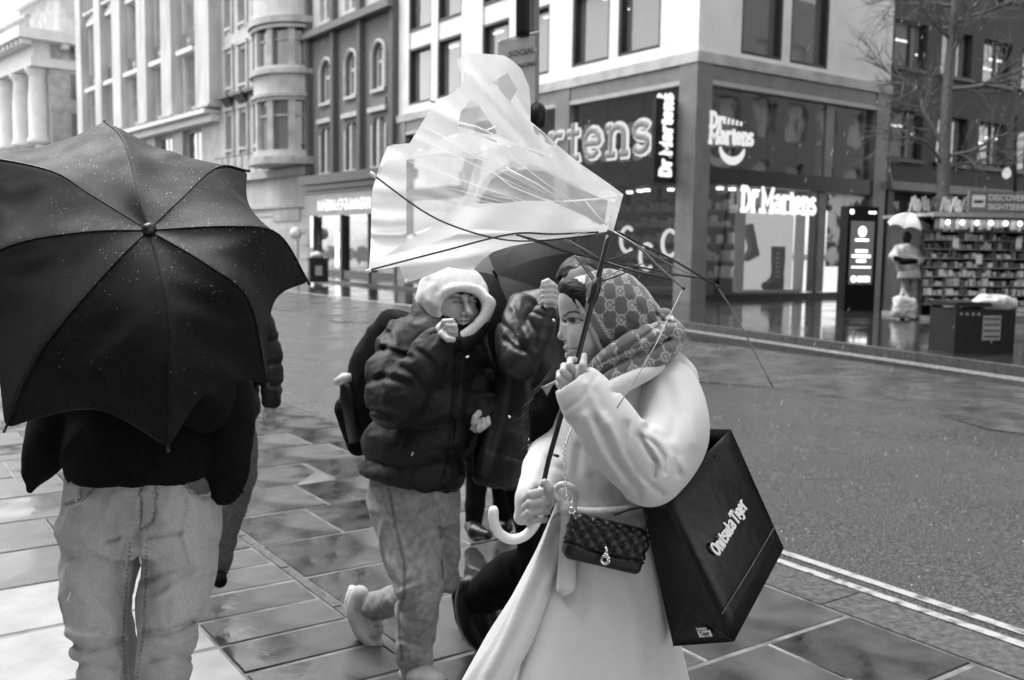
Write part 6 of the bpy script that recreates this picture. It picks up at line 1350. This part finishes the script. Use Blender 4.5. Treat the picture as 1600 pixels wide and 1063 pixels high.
S.disp(creases([([(780, 500), (800, 520), (818, 548)], 4, .008), ([(788, 530), (806, 545), (826, 552)], 4, .007), ([(800, 480), (812, 505), (822, 530)], 4, -.005), ([(826, 500), (838, 520), (836, 545)], 3, .006), ([(832, 488), (850, 495), (870, 500)], 2.2, .005)])); S.disp(lambda P_: -.006*np.clip(ridges(P_, (16, 9, 16), .8), 0, 1)); S.build('leather_sleeve', m_leather, p3, smooth_it=1)
for (x, y, d) in ((865, 501, 3.115), (796, 652, 3.30)): tubes('press_stud', m_chrome, p3, [([(x, y, d), (x, y, d-.008)], [3, 2.2])], 8)
hand('hand', p3, (828, 425, 890, 500), 3.0, 3.3, [((860, 464, 3.17), (12, 18, 12), 0), ((859, 484, 3.17), (11, 14, 11), 0)], [([(868, 449+8*i, 3.15), (860, 446+8*i, 3.125), (850, 447+8*i, 3.12), (847, 451+8*i, 3.14)], [4.6, 4.8, 4.6, 4]) for i in range(4)], ([(864, 446, 3.14), (856, 440, 3.125), (849, 442, 3.12)], [5, 4.6, 4]), h=.0028, tint=.9)
S = SDF((855, 370, 960, 490), 3.2, 3.75, .004); S.ell((908, 446, 3.45), (32, 40, 36)).ell((908, 458, 3.42), (25, 28, 28), k=.02).cap((908, 447, 3.375), (908, 459, 3.345), 4, 6, k=.01).cap((905, 465, 3.45), (905, 488, 3.47), 22, 26, k=.02)
def p3p(x, y, d, V): c = np.full(len(x), .3); c *= 1-.7*near(seg_d(x, y, [(888, 438), (900, 436)]), 2, 1.2); c *= 1-.7*near(seg_d(x, y, [(915, 436), (928, 438)]), 2, 1.2); return c
h3 = S.build('head', m_skin, p3, paint=p3p)
S = SDF((850, 365, 960, 450), 3.2, 3.75, .005); S.ell((906, 438, 3.48), (36, 38, 42)).half((850, 434), (960, 428), 3.45, side=-1); S.ell((884, 440, 3.5), (12, 24, 20), k=.015); S.disp(lambda P_: -.005*np.clip(ridges(P_, (30, 18, 30)), 0, 1)); S.build('hair', m_hair, h3)
S = SDF((690, 730, 960, 1110), 3.1, 4.15, .008)
S.chain([(840, 750, P3+.05), (862, 830, P3), (855, 885, P3)], [52, 46, 40], k=.03, n=3).chain([(855, 885, P3), (800, 905, P3+.18), (752, 930, P3+.32)], [40, 36, 26], k=.03, n=3).chain([(880, 760, P3+.1), (895, 900, P3+.1), (900, 1060, P3+.1)], [46, 38, 28], k=.03)
S.disp(lambda P_: -.010*np.clip(ridges(P_, (7, 7, 7)), 0, 1)); S.build('black_trousers', m_blk, p3)
S = SDF((695, 890, 960, 1120), 3.1, 4.15, .006); S.chain([(736, 918, P3+.34), (733, 950, P3+.36), (742, 985, P3+.36), (756, 1008, P3+.35)], [20, 20, 19, 14], k=.02, n=3).cap((752, 930, P3+.33), (765, 980, P3+.33), 22, 16, k=.02)
bt_ = S.build('boot', m_bagblk, p3)
S = SDF((860, 1030, 960, 1120), 3.1, 3.8, .006); S.chain([(895, 1066, P3+.1), (925, 1074, P3+.02)], [20, 15], k=.02); S.build('boot', m_bagblk, p3)
tubes('boot_sole', mat('dark rubber', .02, .035, 20, .6), bt_, [([(718, 905, P3+.35), (713, 930, P3+.38), (718, 965, P3+.38), (730, 995, P3+.37), (750, 1019, P3+.35)], [7, 8, 8, 8, 6])], 10)
dome_umbrella('dark_umbrella', 'black umbrella lowered behind the hooded man', W(775, 430, 3.95), (-.35, -.75, .5), .36, .17, [m_umb, m_umb, m_umb, mat('grey umbrella panel', .012, .02, 5, .6)], .62, m_bmetal)
# figure in black further back
p4 = root('person', G(748, 842), 'person dressed all in black walking behind the hooded man', 'person'); P4 = 5.25
S = SDF((690, 400, 840, 780), 4.9, 5.6, .012); S.loft([(440, 750, 790, P4, 26), (462, 732, 808, P4, 32), (520, 728, 812, P4, 36), (620, 726, 812, P4, 40), (720, 722, 806, P4, 42), (735, 726, 800, P4, 40)], k=.03); S.disp(lambda P_: -.01*np.clip(ridges(P_, (7, 7, 7)), 0, 1)); S.build('coat', m_blk, p4)
S = SDF((690, 700, 840, 860), 4.9, 5.6, .012); S.chain([(748, 720, P4), (742, 790, P4), (740, 820, P4)], [20, 15, 13], k=.02).chain([(782, 720, P4), (786, 790, P4+.1), (788, 815, P4+.15)], [20, 15, 13], k=.02); S.build('trousers', m_blk, p4)
S = SDF((690, 790, 840, 860), 4.8, 5.6, .008); S.chain([(738, 822, P4), (744, 832, P4-.1), (762, 836, P4-.2)], [13, 12, 8], k=.03).chain([(788, 815, P4+.15), (792, 824, P4+.05)], [12, 10], k=.03); S.build('boots', m_bagblk, p4)
S = SDF((730, 380, 810, 450), 5.0, 5.5, .01); S.ell((770, 415, P4), (20, 27, 22)).cap((770, 430, P4), (770, 448, P4), 12, 14, k=.02); h4 = S.build('head', m_skin, p4, paint=lambda x, y, d, V: np.ones(len(x)))
S = SDF((730, 375, 810, 450), 5.0, 5.5, .01); S.ell((770, 411, P4+.02), (24, 28, 26)).half((700, 414), (840, 414), P4, side=-1); S.build('hair', m_hair, h4)
# ------------------------------------------------------------------ street furniture
class Loc:
    """a thing with its own upright frame: u to the right along the front, y outward to the viewer, z up"""
    def __init__(s, name, o, deg, label, cat): s.pl = Plane(o, deg); s.z0 = o[2]; s.r = root(name, (o[0], o[1], o[2]), label, cat, rz=R_(90+deg))
    def p(s, name, m, mb, parent=None, smooth=False): return raw(name, mb.v, mb.f, m, parent or s.r, smooth, world=False)
    def box(s, name, m, u0, u1, y0, y1, z0, z1, parent=None): mb = MB(); pbox(mb, Bp, u0, u1, y0, y1, z0, z1); return s.p(name, m, mb, parent)
    def text(s, body, u, y, z, size, m, align='LEFT', parent=None, name='lettering'): return text_mesh(name, body, size, m, parent or s.r, Matrix(((1, 0, 0, u), (0, 0, -1, -y), (0, 1, 0, z), (0, 0, 0, 1))), align=align, world=False, offset=.012*size)
# --- kiosk
kq = G(1436, 499, FARZ); K = Loc('souvenir_kiosk', kq, -84, 'open souvenir kiosk crowded with goods under a tour sign', 'kiosk')
KW, KD = 3.0, 1.5
m_kd = mat('dark kiosk panel', .02, .035, 4, .4); m_steel = mat('brushed steel', .3, .4, 20, .35, metal=.7)
K.box('back_wall', m_kd, 0, KW, -KD, -KD+.05, .02, 2.1); K.box('side_wall', m_kd, 0, .06, -KD+.051, -.05, .02, 2.1); K.box('side_wall', m_kd, KW-.06, KW, -KD+.051, -.05, .02, 2.1); K.box('roof', m_steel, -.15, KW+.1, -KD, .55, 2.102, 2.17); K.box('base', m_steel, -.05, KW, -KD, .12, 0, .08)
K.box('awning_rail', m_steel, -.15, KW+.1, .551, .6, 2.09, 2.18)
bd = K.box('sign_board', mat('grey tour sign', .12, .15, 2, .5), .72, KW+.2, .30, .36, 2.2, 2.62)
K.text('DISCOVER LONDON', 1.12, .37, 2.44, .17, mat('pale sign print', .6, .7, 3, .5), parent=bd); K.text('SIGHTSEEING TOURS', 1.12, .37, 2.26, .165, mat('pale sign print', .6, .7, 3, .5), parent=bd)
K.box('sign_emblem', mat('pale sign print', .6, .7, 3, .5), .78, 1.06, .362, .368, 2.3, 2.54, parent=bd); K.box('emblem_stripe', m_kd, .82, 1.02, .369, .372, 2.38, 2.44, parent=bd)
gm = [mat('kiosk goods %d' % i, a, b, 30, .4, lo=.45, hi=.55) for i, (a, b) in enumerate(((.55, .85), (.25, .5), (.05, .15), (.35, .75)))]
gmb = [MB() for _ in gm]
for j in range(9):
    z = .3+.19*j; K.box('shelf', m_steel, .07, KW-.07, -.6+.03*0, -.02-.05*j if j < 9 else 0, z, z+.02)
    yf = -.02-.05*j
    u = .1
    while u < KW-.15:
        wd_ = rnd.uniform(.04, .12); h_ = rnd.uniform(.07, .155); k = rnd.choice((0, 1, 2, 2, 3)); pbox(gmb[k], Bp, u, u+wd_, yf-.12, yf+rnd.uniform(-.02, .05), z+.021, z+h_+.02); u += wd_+rnd.uniform(.005, .05)
for k, g in enumerate(gmb): K.p('shelf_goods', gm[k], g)['kind'] = 'stuff'
hg = MB(); hg2 = MB()
for i in range(34): u = .1+i*.085; q = hg if i % 2 else hg2; z = rnd.uniform(1.78, 1.92); pbox(q, Bp, u, u+rnd.uniform(.05, .1), .2, .24, z, 2.06)
K.p('hanging_goods', gm[0], hg)['kind'] = 'stuff'; K.p('hanging_goods', gm[1], hg2)['kind'] = 'stuff'
for i in range(9): mb = MB(); mb.lathe((.3+.31*i, -.35, 1.985), [(.01, -.045), (.04, -.02), (.045, 0), (.03, .03), (.01, .05)], 8); K.p('bulb', m_lamp, mb, smooth=True)
for (u, w_, z0, z1, k) in ((.5, .35, .09, .32, 0), (.9, .3, .09, .26, 1), (1.3, .45, .09, .3, 0), (1.9, .4, .09, .28, 3), (2.4, .4, .09, .3, 1)): K.box('carton', gm[k], u, u+w_, .0, .11, z0, z1)
for (u, z) in ((.62, 1.48), (2.0, 1.5), (1.15, 1.15)): K.box('price_card', mat('white print', .8, .85, 5, .5), u, u+.13, .02, .03, z, z+.2)
for i in range(6): mb = MB(); u = -.45+.22*i; mb.tube([(u, -.2, 2.17), (u+.05, -.2, 2.45), (u+.12, -.2, 2.5)], .015, 5); mb.add([(u+.02, -.21, 2.5), (u+.2, -.22, 2.44), (u+.22, -.2, 2.2), (u+.06, -.23, 2.22)], [(0, 1, 2, 3)]); K.p('souvenir_flag', gm[i % 4], mb)
# --- digital totem
tq = G(1318, 486, FARZ); T = Loc('digital_totem', tq, -66, 'tall black digital information totem with lit notice', 'totem')
TH_ = 2.42; T.box('housing', m_black, 0, .92, -.25, 0, .0, TH_); sc_ = T.box('screen', emit('dim screen', .05, .6), .10, .80, .001, .012, .62, 2.08)
me_ = emit('screen text', 1, .8)
def tl(u0, u1, z, h): T.box('screen_line', me_, u0, u1, .0125, .018, z, z+h, parent=sc_)
for (a, b, z, h) in ((.24, .64, 1.62, .05), (.26, .62, 1.36, .06), (.16, .72, 1.24, .06), (.3, .58, 1.13, .06), (.16, .74, 1.0, .03)): tl(a, b, z, h)
for (u, r, z) in ((.44, .12, 1.84), (.24, .075, .74)): mb = MB(); mb.prism([(u+r*math.cos(R_(a)), z+r*math.sin(R_(a))) for a in range(0, 360, 24)], -.0125, -.018); T.p('screen_emblem', me_, mb, sc_)
tl(.36, .5, .68, .12); tl(.53, .72, .68, .12)
T.box('top_badge', me_, .06, .16, .001, .006, 2.24, 2.34); T.box('top_badge', me_, .62, .84, .001, .006, 2.26, 2.31)
# --- litter bin at the right
bq = G(1490, 556, .19); bq = G(1490, 553, FARZ); Bn = Loc('litter_bin', bq, -78, 'square black street bin with pale notice and rubbish on top', 'bin')
Bn.box('body', m_black, 0, .93, -.55, 0, .0, .60); Bn.box('lid', m_black, -.03, .96, -.58, .03, .64, .70)
for u in (0, .88): Bn.box('corner_post', m_black, u, u+.05, -.05, 0, .601, .639); Bn.box('corner_post', m_black, u, u+.05, -.55, -.5, .601, .639)
nt_ = Bn.box('notice', mat('grey notice', .22, .3, 10, .5), .42, .70, .001, .006, .18, .52)
for i in range(4): Bn.box('notice_band', mat('dark print', .03, .05, 10, .5), .44, .68, .0065, .009, .22+.08*i, .245+.08*i, parent=nt_)
for i in range(4): Bn.box('badge', mat('grey notice', .22, .3, 10, .5), .06+.09*i, .10+.09*i, .001, .005, .52, .56)
rb_ = Loc('rubbish_bag', bq+np.array([0, 0, .70]), -78, 'crumpled pale rubbish left on top of the black bin', 'rubbish')
S = SDF((1488, 445, 1600, 500), 12.6, 14.6, .025); bd_ = float(((bq-cC)@cF)); S.ell((1552, 473, bd_+.2), (30, 10, 22), k=.05).ell((1538, 474, bd_+.2), (16, 11, 16), k=.05).ell((1572, 477, bd_+.2), (18, 6, 14), k=.05); S.disp(lambda P_: -.03*np.clip(ridges(P_, (6, 6, 6)), 0, 1), .08)
o = S.build('bag_skin', mat('pale plastic bag', .3, .45, 8, .4), rb_.r); o.parent = None; o.parent = rb_.r; o.matrix_parent_inverse = Matrix.Rotation(-rb_.r.rotation_euler[2], 4, 'Z')
# --- far bin at left
fq = G(484, 441, FARZ-.02); Fbn = Loc('litter_bin', fq, -70, 'dark bin in front of the far shop window', 'bin')
Fbn.box('body', m_black, 0, .68, -.5, 0, 0, .80); Fbn.box('lid', m_black, -.03, .71, -.53, .03, .802, .88); Fbn.box('notice', gm[1], .2, .45, .001, .01, .25, .6)
mb = MB(); mb.lathe((.3, .25, .88), [(.22, 0), (.24, .08), (.18, .18), (.05, .24)], 10); Fbn.p('rubbish', mat('pale plastic bag', .3, .45, 8, .4), mb, smooth=True)
# --- person shopping at the kiosk, under a small umbrella
gq = G(1418, 498, FARZ); gd = float((gq-cC)@cF)-.1
gp = root('person', gq, 'shopper in white jacket and white skirt standing at the kiosk', 'person')
S = SDF((1385, 355, 1450, 505), gd-.6, gd+.6, .02); S.loft([(382, 1406, 1426, gd, 7), (388, 1398, 1434, gd, 11), (402, 1398, 1436, gd, 13), (418, 1402, 1434, gd, 13), (424, 1404, 1434, gd, 13)], k=.03); S.chain([(1402, 390, gd), (1396, 402, gd-.1), (1404, 408, gd-.25)], [6, 6, 5], k=.04).chain([(1432, 390, gd), (1437, 404, gd), (1433, 410, gd-.2)], [6, 6, 5], k=.04); S.disp(lambda P_: -.02*np.clip(ridges(P_, (6, 6, 6)), 0, 1), .08); S.build('jacket', mat('white rain jacket', .16, .46, 5, .5), gp)
S = SDF((1385, 400, 1450, 505), gd-.6, gd+.6, .02); S.loft([(412, 1408, 1434, gd, 12), (424, 1404, 1437, gd, 14), (436, 1402, 1438, gd, 15)], k=.03); S.build('skirt', mat('white skirt', .28, .4, 10, .6), gp)
S = SDF((1385, 425, 1450, 510), gd-.6, gd+.6, .02); S.chain([(1414, 434, gd), (1413, 462, gd), (1411, 494, gd)], [6, 5, 4], k=.03).chain([(1426, 434, gd), (1427, 462, gd), (1427, 494, gd)], [6, 5, 4], k=.03).cap((1411, 495, gd), (1408, 497, gd-.15), 4, 3, k=.03).cap((1427, 495, gd), (1425, 497, gd-.15), 4, 3, k=.03); S.build('legs', mat('grey leggings', .10, .2, 10, .6), gp)
S = SDF((1385, 395, 1450, 430), gd-.7, gd+.4, .02); S.chain([(1400, 404, gd-.25), (1412, 409, gd-.32), (1430, 408, gd-.3)], [4.5, 5, 4.5], k=.03); S.build('dark_shoulder_bag', m_blk, gp)
S = SDF((1395, 355, 1440, 390), gd-.4, gd+.4, .015); S.ell((1417, 371, gd), (7, 9.5, 8)).cap((1417, 376, gd), (1417, 386, gd), 4, 5, k=.03); S.build('head', m_hair, gp)
S = SDF((1385, 455, 1445, 505), gd-.6, gd+.6, .02); sbg = root('carrier_bag', W(1414, 498, gd-.3), 'white carrier bag hanging beside the kiosk shopper', 'bag'); S.rbox((1413, 481, gd-.3), (17, 15, 9), rot=8, rnd_=5); S.chain([(1405, 468, gd-.3), (1410, 452, gd-.25), (1420, 468, gd-.3)], 1.6, k=.02); S.disp(lambda P_: -.03*np.clip(ridges(P_, (5, 5, 5)), 0, 1), .08); S.build('bag_skin', mat('pale plastic bag', .3, .45, 8, .4), sbg)
dome_umbrella('small_umbrella', 'small white and grey umbrella above the kiosk shopper', W(1424, 333, gd), (.1, -.15, 1), .44, .30, [mat('white umbrella cloth', .6, .7, 5, .5), mat('grey umbrella cloth', .2, .25, 5, .5)], .75, m_bmetal)
# --- bare street tree
tr0 = G(1478, 488, FARZ)+np.array([.4, 1.2, 0]); tree = root('bare_tree', tr0, 'bare winter street tree with thin spreading branches behind the kiosk', 'tree'); m_bark = mat('grey wet bark', .08, .14, 14, .6, .8, bump=.5, bscale=20)
td = float((tr0-cC)@cF)
mb = MB(); trunk = [tr0, W(1474, 380, td), W(1474, 300, td), W(1476, 230, td), W(1480, 140, td), W(1487, 60, td), W(1494, -20, td), W(1500, -110, td)]; tp_ = spline(trunk, 6)
mb.tube(tp_, np.interp(np.linspace(0, 1, len(tp_)), [0, .5, 1], [.19, .13, .06]), 10); mb.build('trunk', m_bark, tree, True)
tw = MB()
def grow(p, d, L_, r, lev, mbx):
    pts = [p]; q = p.copy()
    for i in range(5):
        d = d+np.array([rnd.gauss(0, .13), rnd.gauss(0, .13), rnd.gauss(0.03, .10)]); d /= np.linalg.norm(d); q = q+d*L_/5; pts.append(q)
        if lev < 3 and i > 0:
            for _ in range(2 if lev else 2):
                if rnd.random() < .85:
                    e = d+np.array([rnd.gauss(0, .7), rnd.gauss(0, .7), rnd.gauss(.1, .5)]); grow(q.copy(), e/np.linalg.norm(e), L_*rnd.uniform(.4, .62), r*.5, lev+1, tw)
    mbx.tube(pts, [r*(1-.12*i) for i in range(6)], 6 if lev < 2 else 4)
for (pts, r) in (([(1476, 230), (1445, 180), (1432, 140), (1386, 112)], .07), ([(1478, 140), (1530, 135), (1570, 118), (1640, 95)], .07), ([(1482, 90), (1500, 60), (1515, 20), (1525, -30)], .06), ([(1475, 245), (1520, 235), (1555, 215), (1600, 205)], .05), ([(1474, 260), (1450, 225), (1420, 215), (1395, 220)], .045), ([(1486, 40), (1510, 28), (1560, 12), (1620, -20)], .06), ([(1490, 10), (1460, 5), (1420, -5), (1395, -2)], .05), ([(1475, 265), (1510, 255), (1560, 258), (1610, 250)], .045), ([(1484, 60), (1462, 40), (1440, 10), (1425, -20)], .05)):
    dd = rnd.uniform(-.9, .6); P_ = [W(x, y, td+dd*i/3) for i, (x, y) in enumerate(pts)]; sp = spline(P_, 4); mb = MB(); mb.tube(sp, [r*(1-.75*i/len(sp)) for i in range(len(sp))], 7); mb.build('branch', m_bark, tree, True)
    for i in range(2, len(sp)):
        for _ in range(2): e = (sp[i]-sp[i-1])/np.linalg.norm(sp[i]-sp[i-1])+np.array([rnd.gauss(0, .6), rnd.gauss(0, .6), rnd.gauss(.1, .6)]); grow(sp[i], e/np.linalg.norm(e), rnd.uniform(.6, 1.3), r*.28, 2, tw)
tw.build('twigs', m_bark, tree)['kind'] = 'stuff'
# --- lamp post at the right
lq = G(1584, 480, FARZ); ld = float((lq-cC)@cF); lpst = root('lamp_post', lq, 'thin black lamp post with small white lamp at the right edge', 'lamp post'); mb = MB(); mb.tube([lq, W(1586, 300, ld), W(1587, 178, ld)], [.06, .045, .035], 8); mb.build('post', m_black, lpst); mb = MB(); mb.tube([W(1587, 208, ld), W(1580, 203, ld), W(1570, 206, ld)], .02, 6); mb.build('arm', m_black, lpst)
q = W(1573, 270, ld); mb = MB(); mb.lathe(q, [(.02, -.16), (.10, -.1), (.11, 0), (.07, .1), (.02, .13)], 10); mb.build('lamp_globe', emit('lit globe', .9, .18), lpst, True); mb = MB(); mb.tube([W(1586, 262, ld), W(1574, 262, ld)], .015, 6); mb.build('arm', m_black, lpst)
# --- signal pole with a notice, behind the clear umbrella
sd_ = 7.4; sq = G(832, 716, 0); sd_ = float((sq-cC)@cF); sp0 = root('signal_pole', sq, 'grey pole carrying black signal heads behind the clear umbrella', 'traffic signal'); mb = MB(); mb.tube([sq, W(833, 300, sd_), W(834, 60, sd_), W(834, -60, sd_)], .045, 10); mb.build('pole', m_metal, sp0)
def headbox(x0, y0, x1, y1, nm, hood):
    S = SDF((x0-20, y0-20, x1+30, y1+20), sd_-.5, sd_+.3, .012); S.rbox(((x0+x1)/2, (y0+y1)/2, sd_-.12), ((x1-x0)/2, (y1-y0)/2, 14), rnd_=4)
    if hood:
        for y in hood: S.cap((x1-6, y, sd_-.15), (x1+6, y, sd_-.28), 11, 12, k=.01)
    return S.build(nm, m_black, sp0)
headbox(806, -60, 828, 58, 'signal_head', ()); S = SDF((820, 140, 870, 240), sd_-.5, sd_+.3, .01); S.ell((840, 182, sd_-.1), (15, 22, 15), k=.01).cap((838, 185, sd_-.1), (838, 215, sd_-.1), 14, 12, k=.01).half((820, 204), (870, 204), sd_, side=-1) ; S.build('signal_hood', m_black, sp0)
ns = root('notice_sign', W(808, 215, sd_-.1), 'pale notice board about social distancing fixed to the signal pole', 'sign')
mb = MB(); q0, q1, q2, q3 = W(778, 66, sd_-.16), W(836, 55, sd_-.10), W(836, 210, sd_-.10), W(778, 216, sd_-.16); e = np.array([0, .02, 0]); mb.add([q0, q1, q2, q3, q0+e, q1+e, q2+e, q3+e], [(0, 3, 2, 1), (4, 5, 6, 7), (0, 1, 5, 4), (1, 2, 6, 5), (2, 3, 7, 6), (3, 0, 4, 7)]); nb_ = mb.build('board', mat('pale laminated board', .36, .44, 8, .4), ns)
uxs = (q1-q0)/np.linalg.norm(q1-q0); uzs = (q0-q3)/np.linalg.norm(q0-q3)
for (tx, x, y, s_) in (('SOCIAL', 795, 90, .062), ('DISTANCING', 785, 112, .046)): text_mesh('lettering', tx, s_, mat('dark print', .03, .05, 10, .5), nb_, frame_mat(W(x, y, sd_-.17)-ORG[ns.name], uxs, uzs), extrude=.002, offset=.001, world=False)
mb = MB(); mb.tube([W(780, 64, sd_-.16), W(842, 50, sd_-.08)], .008, 6); mb.build('cable_tie', m_chrome, ns)
# --- rain
mb = MB()
for _ in range(520):
    p = np.array([rnd.uniform(-5, 6), rnd.uniform(1.3, 11), rnd.uniform(.1, 4.6)]); d = p[1]; L_ = rnd.uniform(.004, .012)*(1+d*.25); mb.tube([p, p+np.array([-.35, 0, -1])*L_], .0004*(1+d*.2), 4)
mb.build('rain', mat('falling rain', .7, .8, 5, .2), None); bpy.data.objects['rain']['kind'] = 'stuff'; bpy.data.objects['rain']['label'] = 'thin streaks of falling rain'
